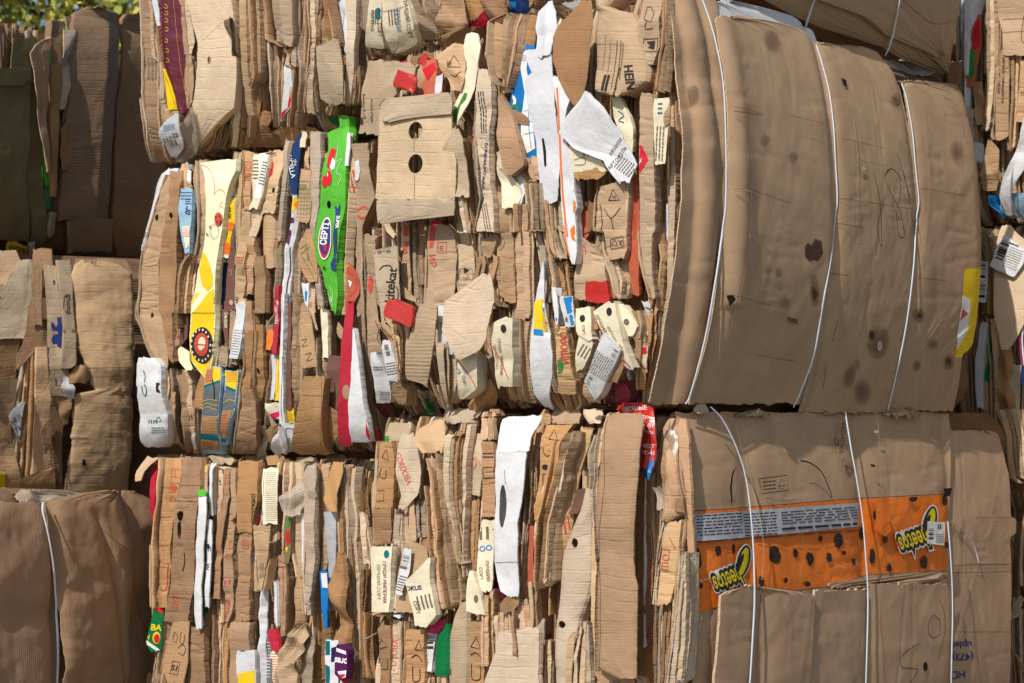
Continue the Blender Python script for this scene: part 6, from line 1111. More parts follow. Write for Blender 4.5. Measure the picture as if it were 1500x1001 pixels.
A5(kb, .04, Z4(560, 216, 256, 700, 226, 262, 850, 250, 290), fl=.02)
A5(kb, .07, Z4(455, 248, 296, 560, 248, 330, 660, 256, 345, 780, 276, 345, 890, 300, 338), name='printed_carton', mode='big', foldq=.4, foldamp=.03, cr=.007, fl=.02, fr=.02, prints=[Z4.T('mc', 288, 620, 48, -8, 'ink_brown', bold=.03), Z4.L('ink_black', 2, 252, 470, 280, 520, 260, 560)])
A5(k, .05, Z4(430, 305, 335, 500, 310, 350, 600, 320, 352, 650, 330, 370), cr=.01)
A5(kb, .075, Z4(462, 395, 426, 520, 368, 422, 600, 356, 414, 650, 352, 410), fl=.02, fr=.0, mode='big', name='carton_flap')
A5(kb, .06, Z4(650, 332, 372, 700, 334, 374, 800, 345, 378, 905, 360, 385), cr=.006, prints=[Z4.LN('ink_black', 338, 680, 368, 720, 3, 85), Z4.G('ink_white', 352, 770, 372, 760, 376, 880, 358, 870)])
A5('sky_blue', .08, Z4(412, 434, 520, 500, 430, 524, 600, 422, 516, 700, 410, 512, 820, 406, 516, 905, 404, 518), name='printed_carton', mode='big', fl=.02, fr=.03, cr=.004, label='grey-blue, yellow and kraft carton, left half',
   prints=[Z4.G('ink_yellow', 434, 412, 522, 412, 524, 486, 430, 518), Z4.G('kraft_brown', 434, 412, 476, 412, 478, 498, 432, 512), Z4.LN('ink_red', 438, 430, 474, 495, 5, 0), Z4.G('ink_teal', 430, 518, 524, 486, 524, 500, 430, 534), Z4.G('ink_slate', 430, 534, 524, 500, 516, 620, 512, 686, 410, 684, 422, 600), Z4.G('kraft_brown', 410, 690, 512, 692, 516, 790, 406, 790), Z4.G('ink_teal', 406, 792, 516, 806, 516, 832, 406, 820), Z4.G('kraft_brown', 406, 822, 516, 836, 518, 884, 404, 880), Z4.LN('ink_brown', 410, 835, 470, 880, 5, 3), Z4.L('ink_yellow', 3, 412, 655, 450, 640, 480, 650, 512, 660), Z4.L('ink_yellow', 3, 415, 635, 450, 618, 480, 630, 514, 632), Z4.L('ink_yellow', 3, 420, 610, 460, 600, 515, 606), Z4.L('hole_dark', 7, 478, 480, 490, 540, 488, 600)])
A5('sky_blue', .075, Z4(430, 530, 604, 480, 530, 602, 560, 528, 596, 650, 522, 592, 760, 516, 560, 850, 514, 556), name='printed_carton', mode='big', fl=.03, fr=.02, cr=.004, label='grey-blue, yellow and kraft carton, right half',
   prints=[Z4.G('ink_yellow', 530, 430, 604, 430, 598, 548, 528, 515), Z4.LN('ink_red', 538, 440, 598, 500, 6, 0), Z4.G('ink_teal', 528, 515, 598, 546, 598, 560, 528, 530), Z4.G('ink_slate', 528, 530, 597, 562, 590, 655, 516, 655), Z4.G('kraft_brown', 516, 660, 592, 655, 560, 818, 514, 815), Z4.LN('ink_red', 522, 680, 556, 790, 7, 0), Z4.G('ink_teal', 514, 818, 558, 820, 556, 840, 514, 838), Z4.L('ink_yellow', 3, 525, 620, 560, 600, 594, 610)])
A5(k, .055, Z4(570, 572, 620, 700, 575, 625, 780, 580, 618, 880, 550, 600), foldq=.5, foldamp=.03, cr=.01, mode='crumple')
A5('teal', .03, Z4(880, 410, 500, 910, 420, 490))
A5(kl, .08, Z4(302, 500, 556, 360, 492, 556, 415, 486, 554), name='carton_flap', cr=.004)
A5(k, .06, Z4(100, 562, 600, 200, 560, 600, 400, 556, 610), prints=[Z4.L('ink_green', 4, 590, 112, 566, 114, 562, 300, 558, 400)])
A5('white', .075, Z4(55, 596, 650, 100, 600, 646, 200, 590, 640, 320, 572, 622, 366, 560, 610), name='paper_label', cr=.003, prints=[Z4.LN('ink_grey', 575, 200, 625, 350, 10, 8, th=.2)])
A5(kl, .065, Z4(36, 600, 652, 60, 598, 654, 100, 640, 656), fl=.0, name='carton_flap')
A5(kb, .06, Z4(45, 650, 700, 140, 640, 700, 225, 636, 704), fl=.02, fr=.02, cr=.006)
A5(k, .03, Z3(160, 740, 800, 175, 640, 810, 195, 620, 820), cr=.006)

def A6(m, d, rows, **kk): return SH(B6, FA6, m, d, rows, **kk)
A6('red', -.01, Z7(60, 74, 92, 100, 66, 90, 190, 58, 80, 310, 66, 78), name='printed_carton', mode='big', cr=.004, fl=.02, fr=.02, label='crimson carton beside the brown wrapped bale')
A6(k, .03, Z7(30, 45, 96, 60, 20, 60, 90, 4, 36, 130, 0, 25), mode='crumple', cr=.01)
A6(kb, .08, Z7(32, 102, 190, 90, 98, 188, 160, 92, 176, 225, 88, 165, 290, 76, 150, 408, 68, 138, 500, 72, 134, 600, 70, 130, 676, 72, 126), name='printed_carton', fl=.03, fr=.02, cr=.005, foldq=.7, foldamp=.02, label='kraft carton strip with red square marks near the left edge of its bale',
   prints=[Z7.L('ink_red', 4, 146, 78, 186, 84, 182, 118, 144, 112, 146, 78), Z7.L('ink_red', 3, 165, 82, 163, 114), Z7.L('ink_red', 3, 142, 138, 175, 142, 172, 182, 138, 178, 142, 138), Z7.E(157, 160, 12, 14, 'ink_red'), Z7.T('♺', 150, 208, 30, 5, 'ink_red'), Z7.L('ink_brown', 2.5, 78, 290, 140, 285), Z7.L('ink_brown', 2.5, 68, 408, 138, 408), Z7.L('ink_brown', 2, 72, 502, 134, 502), Z7.L('ink_brown', 2, 70, 596, 130, 600), Z7.L('ink_red', 4, 126, 490, 122, 600), Z7.L('ink_brown', 2, 92, 158, 176, 160)])
A6(kb, .07, Z7(30, 200, 280, 60, 190, 278, 150, 180, 276, 215, 168, 272, 270, 158, 262, 330, 154, 258, 400, 150, 252, 500, 142, 248, 600, 138, 244, 640, 130, 236, 740, 116, 222), name='carton_panel', fl=.02, fr=.03, cr=.006, step=.006,
   holes=[(*Z7.p(186, 282), 14 / 2.936, 22 / 2.936), (*Z7.p(182, 345), 9 / 2.936, 40 / 2.936)], prints=[Z7.T('ШТ', 168, 648, 40, -80, 'ink_red'), Z7.L('ink_brown', 3, 168, 150, 276, 150), Z7.L('ink_brown', 3, 162, 216, 272, 220), Z7.L('ink_brown', 3, 140, 630, 240, 640), Z7.L('hole_dark', 5, 205, 440, 208, 480, 198, 520)])
A6('green_dark', .05, Z7(670, 84, 124, 700, 72, 122, 760, 64, 116, 830, 50, 116, 868, 70, 108), name='printed_carton', mode='big', cr=.004, fl=.02, label='dark green crisp packet with yellow lettering', prints=[Z7.T('BA', 92, 762, 36, 4, 'ink_yellow', bold=.03), Z7.E(96, 805, 16, 26, 'ink_yellow'), Z7.E(98, 808, 12, 20, 'ink_crimson'), Z7.G('ink_white', 50, 810, 108, 855, 104, 868, 50, 828), Z7.G('ink_crimson', 84, 674, 122, 676, 118, 700, 90, 690), Z7.G('ink_yellow', 62, 800, 70, 790, 66, 820)])
A6(k, .05, Z7(730, 120, 162, 830, 112, 150, 880, 98, 140, 1000, 84, 112), fl=.02, fr=.02, foldq=.5, foldamp=.02)
A6(kb, .09, Z7(735, 158, 225, 770, 148, 224, 860, 124, 222, 920, 116, 220, 960, 128, 215, 1020, 150, 205), name='printed_carton', mode='big', fl=.02, fr=.0, cr=.004, label='tilted kraft carton with black print', prints=[Z7.L('ink_black', 4, 160, 905, 190, 912, 184, 965, 152, 958, 160, 905), Z7.T('S1', 171, 936, 32, 14, 'ink_black', bold=.03), Z7.L('ink_black', 3, 165, 780, 158, 810, 172, 830, 180, 800, 165, 780), Z7.L('ink_black', 3, 195, 780, 190, 820, 205, 830, 212, 790), Z7.L('ink_black', 3, 180, 850, 200, 835, 215, 850, 205, 880, 185, 870)])
A6(kb, .07, Z7(760, 222, 302, 800, 220, 302, 900, 222, 300, 1020, 226, 302), name='carton_panel', fl=.02, fr=.03, cr=.005, prints=[Z7.L('ink_brown', 3, 222, 860, 300, 855)])
A6(kd, .03, Z7(960, 70, 140, 1020, 60, 150), cr=.01)
A6('white', .1, Z7(198, 268, 298, 260, 266, 300, 400, 258, 290, 500, 254, 286, 600, 248, 278, 700, 250, 278, 768, 256, 280), name='white_board', fl=.03, fr=.0, cr=.003, label='long white strip standing in the bottom bale')
A6('green', .1, Z7(172, 270, 292, 185, 266, 298, 200, 266, 298), name='printed_carton', cr=.002)
A6('green_dark', .06, Z7(180, 296, 304, 400, 286, 298, 560, 276, 290, 700, 276, 284))
A6('yellow', .05, Z7(220, 262, 270, 300, 256, 268, 410, 246, 256), name='printed_carton')
A6(k, .05, Z7(60, 276, 312, 160, 276, 308, 240, 300, 320, 400, 296, 312), mode='strip', cr=.007, prints=[Z7.G('ink_yellow', 284, 65, 304, 60, 300, 90, 288, 95)])
A6('white', .07, Z7(55, 322, 348, 80, 316, 328, 200, 314, 326, 280, 318, 328), name='white_board', fl=.02)
A6('white', .08, Z7(298, 306, 324, 400, 304, 326, 500, 300, 320, 600, 298, 318, 672, 294, 312), name='white_board', fl=.02, cr=.003, prints=[Z7.LN('ink_navy', 302, 410, 320, 440, 3, 85), Z7.T('НА', 308, 500, 20, -84, 'ink_navy', bold=.03), Z7.E(312, 412, 6, 12, 'ink_navy')])
A6(kl, .05, Z7(70, 330, 378, 200, 330, 368, 300, 328, 360, 380, 330, 352), foldq=.5, foldamp=.03, fl=.02, fr=.02)
A6(kb, .06, Z7(80, 380, 404, 200, 368, 404, 300, 350, 390, 400, 342, 372, 520, 340, 368, 640, 330, 364), name='printed_carton', fl=.02, fr=.0, cr=.006, prints=[Z7.E(340, 435, 9, 40, 'ink_red'), Z7.L('ink_red', 3, 392, 100, 370, 250)])
A6(kb, .065, Z7(80, 404, 430, 200, 402, 430, 360, 380, 420, 480, 370, 416, 560, 372, 424, 700, 375, 412, 742, 374, 395), name='printed_carton', fl=.0, fr=.03, cr=.006, label='kraft strip with red printed symbols', prints=[Z7.L('ink_red', 4, 385, 100, 404, 96, 400, 160, 384, 170), Z7.T('☂ ♺', 382, 130, 44, -80, 'ink_red'), Z7.L('ink_red', 3, 398, 390, 414, 385, 412, 420, 398, 425, 398, 390), Z7.L('ink_red', 3, 380, 370, 372, 420, 380, 460), Z7.T('ЧЦШ', 386, 680, 34, -88, 'ink_red'), Z7.LN('ink_red', 396, 430, 412, 470, 4, 88), Z7.LN('ink_red', 402, 530, 420, 600, 4, 88)])
A6(kb, .075, Z7(48, 436, 530, 120, 434, 526, 220, 432, 522, 300, 430, 504, 356, 430, 498), name='carton_panel', fl=.02, fr=.03, cr=.004, prints=[Z7.T('осторожно!', 503, 262, 27, -88, 'ink_black', bold=.02)])
A6(kb, .07, Z7(356, 438, 496, 420, 428, 494, 500, 430, 492, 620, 424, 490, 734, 420, 488), name='carton_panel', fl=.02, fr=.02, cr=.004)
A6('white', .05, Z7(258, 508, 534, 300, 504, 534, 330, 500, 528), name='printed_wrapper', prints=[Z7.G('ink_orange', 508, 260, 530, 258, 530, 280, 510, 284), Z7.G('ink_crimson', 512, 290, 532, 285, 526, 328, 510, 330)])
A6('white', .05, Z7(380, 490, 502, 420, 488, 508, 470, 488, 512, 530, 486, 530, 585, 486, 538, 610, 490, 500), name='printed_wrapper', label='white wrapper striped blue, yellow and orange', prints=[Z7.G('ink_yellow', 492, 440, 506, 440, 508, 465, 490, 462), Z7.G('ink_cyan', 488, 476, 512, 470, 516, 510, 490, 514), Z7.G('ink_orange', 486, 540, 524, 530, 540, 590, 500, 560, 490, 610)])
A6(k, .1, Z7(322, 494, 574, 345, 494, 572, 400, 500, 570, 470, 512, 564, 540, 518, 554, 602, 524, 542), mode='strip', name='carton_flap', fl=0, fr=0, cr=.003)
A6(kb, .03, Z7(400, 566, 590, 520, 562, 590, 640, 556, 586, 740, 552, 580), fl=.03, fr=.02, foldq=.5, foldamp=.02)
A6('cream', .075, Z7(78, 540, 606, 90, 538, 606, 200, 538, 602, 318, 538, 598), name='printed_carton', mode='big', fl=.0, fr=.0, cr=.002, ncr=3, label='cream printed label board at the top of the bottom bale', prints=[Z7.LN('ink_grey', 552, 92, 598, 305, 26, 0, th=.22), Z7.L('ink_brown', 2, 546, 92, 546, 200)])
for i in range(5): A6((kl, kb, kg, k, kb)[i], .03 + .01 * (i % 2), Z7(48, 606 + 11 * i, 616 + 11 * i, 250, 602 + 10 * i, 612 + 10 * i, 440, 590 + 11 * i, 600 + 11 * i, 740, 590 + 12 * i, 600 + 12 * i), fl=.05, fr=.05)
A6('film', .09, Z7(60, 745, 772, 110, 722, 775, 160, 680, 776, 200, 622, 774, 250, 628, 705, 285, 640, 690), mode='crumple', cr=.014, name='plastic_film', label='torn translucent film')
A6(kl, .06, Z7(50, 664, 705, 120, 662, 712, 280, 660, 705, 420, 664, 705, 500, 680, 715, 545, 690, 715), foldq=.5, foldamp=.03, fl=.02, fr=.02)
A6('olive', .06, Z7(275, 646, 660, 350, 636, 662, 450, 634, 662, 480, 636, 656), name='printed_wrapper', cr=.008, prints=[Z7.G('ink_crimson', 642, 350, 660, 345, 658, 400, 644, 410), Z7.G('ink_green', 645, 290, 658, 290, 656, 330, 645, 335), Z7.G('ink_yellow', 640, 420, 652, 415, 650, 440)])
A6(kb, .05, Z7(450, 596, 640, 560, 610, 650, 700, 615, 645, 800, 620, 640), prints=[Z7.L('ink_crimson', 3, 630, 500, 632, 700), Z7.L('ink_green', 6, 642, 560, 645, 600, 640, 640, 648, 700)])
A6('white', .06, Z7(270, 714, 722, 400, 710, 722, 520, 708, 716), name='white_board')
A6(kl, .085, Z7(60, 736, 762, 90, 724, 774, 200, 722, 774, 330, 724, 772, 450, 722, 768, 560, 722, 764, 640, 724, 752, 705, 730, 748), name='carton_panel', fl=.02, fr=.02, cr=.005)
A6(k, .065, Z7(500, 655, 722, 560, 650, 722, 660, 645, 712, 740, 655, 694, 800, 640, 670), mode='big', cr=.008, foldq=.5, foldamp=.03)
A6('silver', .04, Z7(262, 808, 866, 400, 822, 862, 560, 824, 850, 690, 824, 844), name='white_board', fl=.02, fr=.02, cr=.002, label='glossy grey sheet')
A6(kb, .085, Z7(50, 840, 878, 90, 818, 876, 150, 804, 872, 210, 800, 866, 262, 830, 858), mode='crumple', cr=.01, name='carton_flap')
A6(k, .05, Z7(60, 780, 815, 200, 780, 806, 400, 780, 812, 520, 778, 800), foldq=.5, foldamp=.02)
A6('blue', .07, Z7(522, 788, 822, 580, 788, 822, 680, 796, 820, 766, 808, 818), name='printed_carton', fl=.02, cr=.002, prints=[Z7.G('ink_white', 794, 528, 820, 528, 820, 592, 796, 590)])
for i, (a, b, w) in enumerate(((868, 888, 20), (888, 898, 22), (902, 915, 20), (926, 944, 20), (944, 955, 12))):
    A6((kd, kg, kd, kg, kd)[i], .06 - .012 * i, Z7(66 + 4 * i, a, a + w, 300, a + 2, a + w + 2, 560, b - 4, b + w - 4, 1020, b + 14, b + w + 18), fl=.05, fr=.05, cr=.003)
A6(kl, .04, Z7(270, 962, 982, 330, 964, 992, 420, 972, 1000, 490, 984, 1004), cr=.006)
A6(kd, .03, Z7(480, 965, 995, 700, 960, 980, 900, 962, 990, 980, 970, 1008), cr=.006)
A6(kb, .08, Z7(440, 858, 880, 500, 838, 896, 580, 832, 900, 680, 842, 905, 760, 850, 905, 832, 820, 905), mode='crumple', cr=.02, name='crushed_paper', bulge=.02, nz=.004)
A6('white', .1, Z7(862, 438, 508, 880, 430, 512, 950, 430, 512, 1020, 438, 510), name='printed_carton', mode='big', fl=.02, fr=.03, cr=.002, ncr=3, label='white and yellow carton corner at the bottom edge of the photo', prints=[Z7.G('ink_yellow', 430, 962, 514, 944, 514, 1015, 430, 1015)])
A6(kb, .075, Z7(738, 410, 490, 800, 406, 488, 868, 404, 486, 1020, 398, 436), name='carton_panel', fl=.02, fr=.03, mode='big', cr=.004)
A6(kb, .05, Z7(740, 380, 412, 860, 368, 408, 1020, 366, 402), foldq=.5, foldamp=.03)
A6(kd, .03, Z7(620, 315, 352, 760, 320, 366, 1020, 322, 360), fl=.02, fr=.03, bulge=.02)
A6('white_grey', .08, Z7(590, 524, 548, 650, 512, 545, 720, 505, 540, 800, 516, 542, 900, 515, 542, 1020, 518, 540), name='crushed_paper', cr=.008, foldq=.5, foldamp=.02)
A6('white', .06, Z7(565, 588, 600, 650, 592, 604, 755, 598, 606), name='crushed_paper')
A6('slate', .06, Z7(785, 540, 575, 860, 538, 580, 1020, 536, 585), name='printed_carton', prints=[Z7.LN('ink_white', 545, 820, 575, 980, 12, 0, th=.25)])
A6('red', .065, Z7(770, 572, 600, 820, 572, 612, 862, 590, 622, 870, 600, 620), name='printed_carton', cr=.004)
A6('cream', .055, Z7(860, 578, 610, 1020, 576, 608), name='printed_carton', prints=[Z7.LN('ink_crimson', 580, 870, 606, 1000, 12, 0, th=.3)])
A6(k, .08, Z7(750, 690, 708, 800, 650, 735, 860, 610, 730, 930, 600, 690, 1020, 600, 700), mode='crumple', cr=.018, name='crushed_paper', nz=.004)
A6(kg, .07, Z7(800, 700, 755, 900, 700, 760, 1020, 695, 745), mode='crumple', cr=.014, name='crushed_paper')
A6(kb, .04, Z7(690, 760, 812, 800, 765, 810, 1020, 755, 810), foldq=.5, foldamp=.03, fl=.02, fr=.02)
A6('white', .1, Z7(816, 812, 868, 900, 810, 866, 1020, 808, 862), name='printed_carton', fl=.02, fr=.0, cr=.003, label='teal and white carton beside purple lettering', prints=[Z7.G('teal', 812, 818, 832, 820, 830, 880, 812, 880), Z7.G('ink_teal', 812, 920, 830, 930, 828, 1000, 810, 1000), Z7.G('ink_navy', 838, 850, 868, 840, 866, 905, 836, 910)])
A6('purple', .11, Z7(838, 860, 880, 862, 856, 910, 960, 856, 908, 985, 890, 904), name='printed_carton', mode='big', fl=.0, fr=.03, cr=.002, ncr=3, label='purple and white carton with lettering upside down', prints=[Z7.G('ink_white', 856, 846, 910, 866, 910, 880, 856, 862), Z7.T('presa', 876, 905, 44, 188, 'ink_white', bold=.03, sx=.7), Z7.G('ink_white', 870, 950, 908, 945, 905, 985, 885, 975), Z7.G('ink_crimson', 876, 962, 904, 960, 900, 985, 888, 980)])
A6('red', .1, Z7(958, 870, 906, 1020, 876, 906), name='printed_carton', prints=[Z7.G('ink_white', 870, 958, 890, 958, 884, 1010, 876, 1010)])
for i in range(7): A6((kd, kb, kg)[i % 3], .01, Z7(18 + (i * 7) % 13, 90 + 120 * i, 160 + 120 * i, 36, 100 + 118 * i, 190 + 118 * i, 60, 110 + 118 * i, 180 + 118 * i), mode='crumple', cr=.012, name='carton_flap')

# ================================================================== bales at the far left
def rot(v, deg):
    a = math.radians(deg); return np.array([v[0] * math.cos(a) - v[1] * math.sin(a), v[0] * math.sin(a) + v[1] * math.cos(a), 0])
def sidebale(P0, deg, s0, s1, za, zb, label, base, deep=1.1):
    S, N = rot(BD, deg), rot(NB, deg)
    Bk = empty('cardboard_bale', P0 + S * (s0 + s1) / 2 - N * deep / 2 + ZZ * za, label, 'bale', GRP)
    core(Bk, P0, -N, S, 0, deep, s0, s1, za, zb, ra=0, rb=.16)
    return Bk, Face(P0, S, N, base)
Q1, Q5, Q6 = Zm(2.635, 0, 0), Zm(2.635, 0, 360), Zm(2.935, 0, 660)
PL = O3 + AD * 3.46
B1, F1 = sidebale(PL, 13, -1.0, 1.5, 1.89, 2.90, 'shaded dark brown bale high at the left edge under the tree', end_base(1.89, 2.94, .06, 5))
B2, F2 = sidebale(PL, -24, -1.0, 1.5, .75, 1.885, 'half-lit bale at the left edge with blue printing and a torn ribbed sheet', lambda s, z: end_base(.8, 1.88, .05, 5)(s, z) + .04 - .9 * np.clip(s - .66, 0, 1) ** 1.7 - .3 * np.clip(1.4 - z, 0, 1))
def L1(m, d, rows, **kk): return SH(B1, F1, m, d, rows, **kk)
def L2(m, d, rows, **kk): return SH(B2, F2, m, d, rows, **kk)
fill(B1, F1, -1.0, .2, 1.89, 2.9, 31, mid=22)
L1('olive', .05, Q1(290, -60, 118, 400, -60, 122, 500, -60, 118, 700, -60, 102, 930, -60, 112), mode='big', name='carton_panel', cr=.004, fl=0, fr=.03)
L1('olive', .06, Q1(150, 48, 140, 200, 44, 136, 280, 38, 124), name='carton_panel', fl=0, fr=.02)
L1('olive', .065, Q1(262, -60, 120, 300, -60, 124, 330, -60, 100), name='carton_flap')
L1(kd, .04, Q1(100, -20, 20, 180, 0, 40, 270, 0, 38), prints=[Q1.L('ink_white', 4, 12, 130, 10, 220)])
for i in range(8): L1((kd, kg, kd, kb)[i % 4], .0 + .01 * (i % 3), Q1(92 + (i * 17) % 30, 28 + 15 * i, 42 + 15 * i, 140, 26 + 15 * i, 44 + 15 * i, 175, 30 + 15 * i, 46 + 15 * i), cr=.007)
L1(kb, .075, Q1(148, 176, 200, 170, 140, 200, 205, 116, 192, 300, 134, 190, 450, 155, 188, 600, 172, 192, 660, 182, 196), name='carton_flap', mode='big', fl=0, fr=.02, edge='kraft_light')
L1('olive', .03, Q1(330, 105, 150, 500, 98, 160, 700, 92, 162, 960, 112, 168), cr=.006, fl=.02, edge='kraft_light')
L1('green', .03, Q1(170, 182, 196, 300, 180, 198, 420, 178, 190), name='printed_carton', cr=.004)
L1('green', .03, Q1(560, 160, 170, 640, 172, 186, 718, 180, 194), name='printed_carton', cr=.004)
L1('green_dark', .02, Q1(480, 165, 195, 700, 170, 196, 810, 165, 200))
L1(kb, .06, Q1(248, 198, 242, 350, 202, 236, 500, 198, 228, 650, 196, 218, 760, 204, 216), fl=.02, fr=.02, mode='big', edge='kraft_light')
L1(kg, .06, Q1(115, 250, 300, 200, 246, 296, 262, 238, 292), mode='crumple', cr=.012)
L1(kl, .05, Q1(262, 240, 284, 330, 238, 272, 420, 228, 248), cr=.008, fl=.0, fr=.03)
L1(kd, .03, Q1(80, 196, 246, 150, 200, 240, 250, 204, 238), cr=.008)
L1(kd, .04, Q1(65, 250, 310, 120, 262, 308, 200, 272, 306, 480, 240, 300), cr=.006)
L1(kb, .055, Q1(470, 262, 282, 500, 236, 280, 600, 230, 270, 660, 240, 262), name='carton_flap', mode='big', fl=0)
L1(kg, .04, Q1(820, 200, 222, 870, 192, 216, 915, 186, 206))
L1(kd, .02, Q1(640, 205, 275, 800, 200, 270, 960, 190, 270), bulge=.02, cr=.008)
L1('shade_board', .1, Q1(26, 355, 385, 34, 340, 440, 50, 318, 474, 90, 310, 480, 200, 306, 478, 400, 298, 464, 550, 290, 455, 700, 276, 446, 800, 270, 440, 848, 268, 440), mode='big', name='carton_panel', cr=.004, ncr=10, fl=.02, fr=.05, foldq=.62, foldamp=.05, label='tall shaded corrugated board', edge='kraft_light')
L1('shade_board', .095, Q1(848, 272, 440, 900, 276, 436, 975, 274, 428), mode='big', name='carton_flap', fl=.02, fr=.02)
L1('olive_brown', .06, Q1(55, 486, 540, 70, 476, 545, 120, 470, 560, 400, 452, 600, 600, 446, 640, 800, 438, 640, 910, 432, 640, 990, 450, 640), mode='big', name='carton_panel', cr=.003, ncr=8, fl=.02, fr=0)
L1('blue', .05, Q1(36, 300, 330, 60, 298, 325, 75, 305, 318), name='printed_wrapper')
L1('yellow', .08, Q1(932, 34, 62, 955, 22, 112, 975, 30, 118, 990, 50, 118), name='printed_carton', cr=.004, prints=[Q1.T('ОСНО', 72, 966, 26, 10, 'ink_black', bold=.03)])
L1('white_grey', .075, Q1(935, 118, 130, 1000, 116, 132))
fill(B2, F2, -1.0, .0, .85, 1.85, 32, mid=26)
L2(kb, .03, Q5(52, 290, 480, 75, 284, 500, 110, 276, 518), mode='big', fl=0, fr=.02, name='carton_flap', cr=.006)
L2(k, .08, Q5(62, 310, 400, 76, 285, 470, 108, 272, 520, 160, 280, 524, 240, 288, 526, 320, 296, 526, 400, 306, 526, 430, 326, 526, 460, 334, 524, 500, 344, 522, 540, 362, 522, 560, 378, 520, 568, 300, 520, 620, 284, 520, 740, 278, 518, 752, 286, 516, 820, 272, 510, 900, 256, 505, 970, 240, 498), mode='big', name='carton_panel', cr=.006, ncr=30, nz=.0022, fl=0, fr=.05, jag=.005, bulge=.03, label='large ribbed sheet of light board torn at its left edge', edge='kraft_light',
   prints=[Q5.G('hole_dark', 322, 822, 330, 830, 334, 848, 320, 850, 318, 840), Q5.L('ink_brown', 3, 280, 745, 345, 742)])
L2(kl, .055, Q5(78, 168, 216, 180, 176, 226, 280, 182, 245, 400, 186, 248, 560, 190, 284, 582, 200, 284), mode='big', name='printed_carton', cr=.003, fl=0, fr=.02, label='pale board printed with blue figures',
   prints=[Q5.G('ink_blue', 218, 276, 236, 276, 236, 300, 242, 320, 238, 398, 222, 388, 218, 378, 205, 380, 198, 362, 208, 345, 224, 340, 222, 330, 200, 325, 196, 296, 208, 300, 216, 316, 222, 300), Q5.LN('ink_blue', 200, 95, 216, 190, 3, 88, th=.25), Q5.LN('ink_blue', 215, 480, 240, 575, 4, 88, th=.25)])
L2(kl, .07, Q5(56, 214, 275, 80, 218, 278, 200, 232, 284, 300, 244, 294, 400, 240, 298, 462, 232, 298, 474, 236, 280), name='printed_carton', mode='big', cr=.004, fl=.02, fr=.02, prints=[Q5.T('mondi', 262, 225, 30, -92, 'ink_black', bold=.01), Q5.L('ink_black', 3, 246, 245, 250, 200, 266, 190, 274, 210), Q5.L('ink_black', 3, 250, 250, 262, 262, 276, 258), Q5.LN('ink_grey', 258, 290, 270, 370, 2, 88), Q5.T('?=', 248, 440, 18, -86, 'ink_grey')])
L2(kb, .05, Q5(320, 330, 400, 360, 345, 420, 500, 300, 350, 540, 305, 360)) if 0 else None
L2(kd, .0, Q5(400, 285, 340, 480, 270, 345, 540, 262, 345), cr=.008)
L2(kb, .05, Q5(462, 290, 325, 500, 265, 345, 530, 262, 340), mode='crumple', cr=.01)
L2('white', .06, Q5(505, 250, 262, 550, 234, 290, 590, 262, 286), mode='crumple', cr=.012, name='crushed_paper')
L2(kb, .06, Q5(12, 130, 205, 80, 126, 208, 90, 125, 165, 200, 122, 165, 308, 125, 166), name='carton_flap', mode='big', fl=.0, fr=.02)
L2(kd, .045, Q5(215, 112, 126, 300, 102, 170, 380, 88, 162, 425, 66, 120, 480, 60, 70), name='carton_panel', mode='big', edge='kraft_light', fl=0)
L2(kg, .03, Q5(55, 70, 120, 110, 40, 122, 200, 4, 120, 300, -30, 112, 360, -30, 90), mode='big', name='carton_panel', cr=.006)
L2(k, .02, Q5(20, -30, 60, 60, -30, 80, 130, -30, 50, 200, -30, 20), mode='crumple', cr=.012)
L2(kd, .02, Q5(290, -30, 85, 330, -30, 86, 420, -30, 72, 510, -30, 62), mode='big', cr=.006)
L2(kd, .03, Q5(510, -30, 70, 590, -30, 62, 700, -30, 40), mode='big', cr=.006)
for i in range(4): L2((kl, k, kb, kl)[i], .03 + .008 * i, Q5(420 - 8 * i, 92 + 13 * i, 106 + 13 * i, 600, 60 + 26 * i, 84 + 26 * i, 900, 50 + 22 * i, 72 + 22 * i), fl=.03, fr=.03, foldq=.5, foldamp=.02)
L2(k, .055, Q5(390, 140, 182, 500, 136, 190, 600, 134, 200, 700, 130, 190, 880, 122, 205), name='carton_panel', fl=.02, fr=.02, cr=.004)
L2('white', .08, Q5(606, 78, 96, 630, 50, 92, 660, 32, 88, 700, 48, 82, 738, 68, 78), name='paper_label', cr=.003, mode='big', fl=0, fr=0, prints=[Q5.T('БЕЛ', 62, 672, 24, -28, 'ink_black', bold=.02), Q5.T('ЕТЫ', 68, 710, 22, -30, 'ink_black', bold=.02)])
L2(kd, .07, Q5(545, 92, 100, 620, 86, 108, 700, 70, 106, 780, 66, 88), name='carton_flap', mode='big', fl=0)
L2(kd, .06, Q5(620, 200, 212, 700, 190, 242, 800, 204, 240, 960, 210, 240), mode='big', edge='kraft_light')
L2(kb, .05, Q5(580, 205, 280, 640, 210, 270, 690, 222, 262), mode='crumple', cr=.01)
L2(kd, .075, Q5(670, 182, 192, 720, 156, 198, 760, 160, 196, 804, 172, 184), name='carton_flap', mode='big', fl=0)
L2(kb, .07, Q5(855, 202, 214, 880, 130, 212, 905, 70, 212, 975, 74, 214, 1010, 74, 214), name='carton_flap', mode='big', fl=0)
L2(k, .04, Q5(690, -20, 40, 800, -20, 60, 900, -20, 80, 1000, -20, 80), cr=.008, mode='big')
L2('yellow', .05, Q5(885, -20, 22, 920, -20, 26, 940, -20, 20), name='printed_wrapper')
B0, F0 = sidebale(PL, -24, -1.0, 1.5, .0, .745, 'bale at ground level carrying the half-lit bale, behind the wrapped one', end_base(0, .745, .05, 5))
fill(B0, F0, -.9, .9, 0, .74, 33, mid=14)
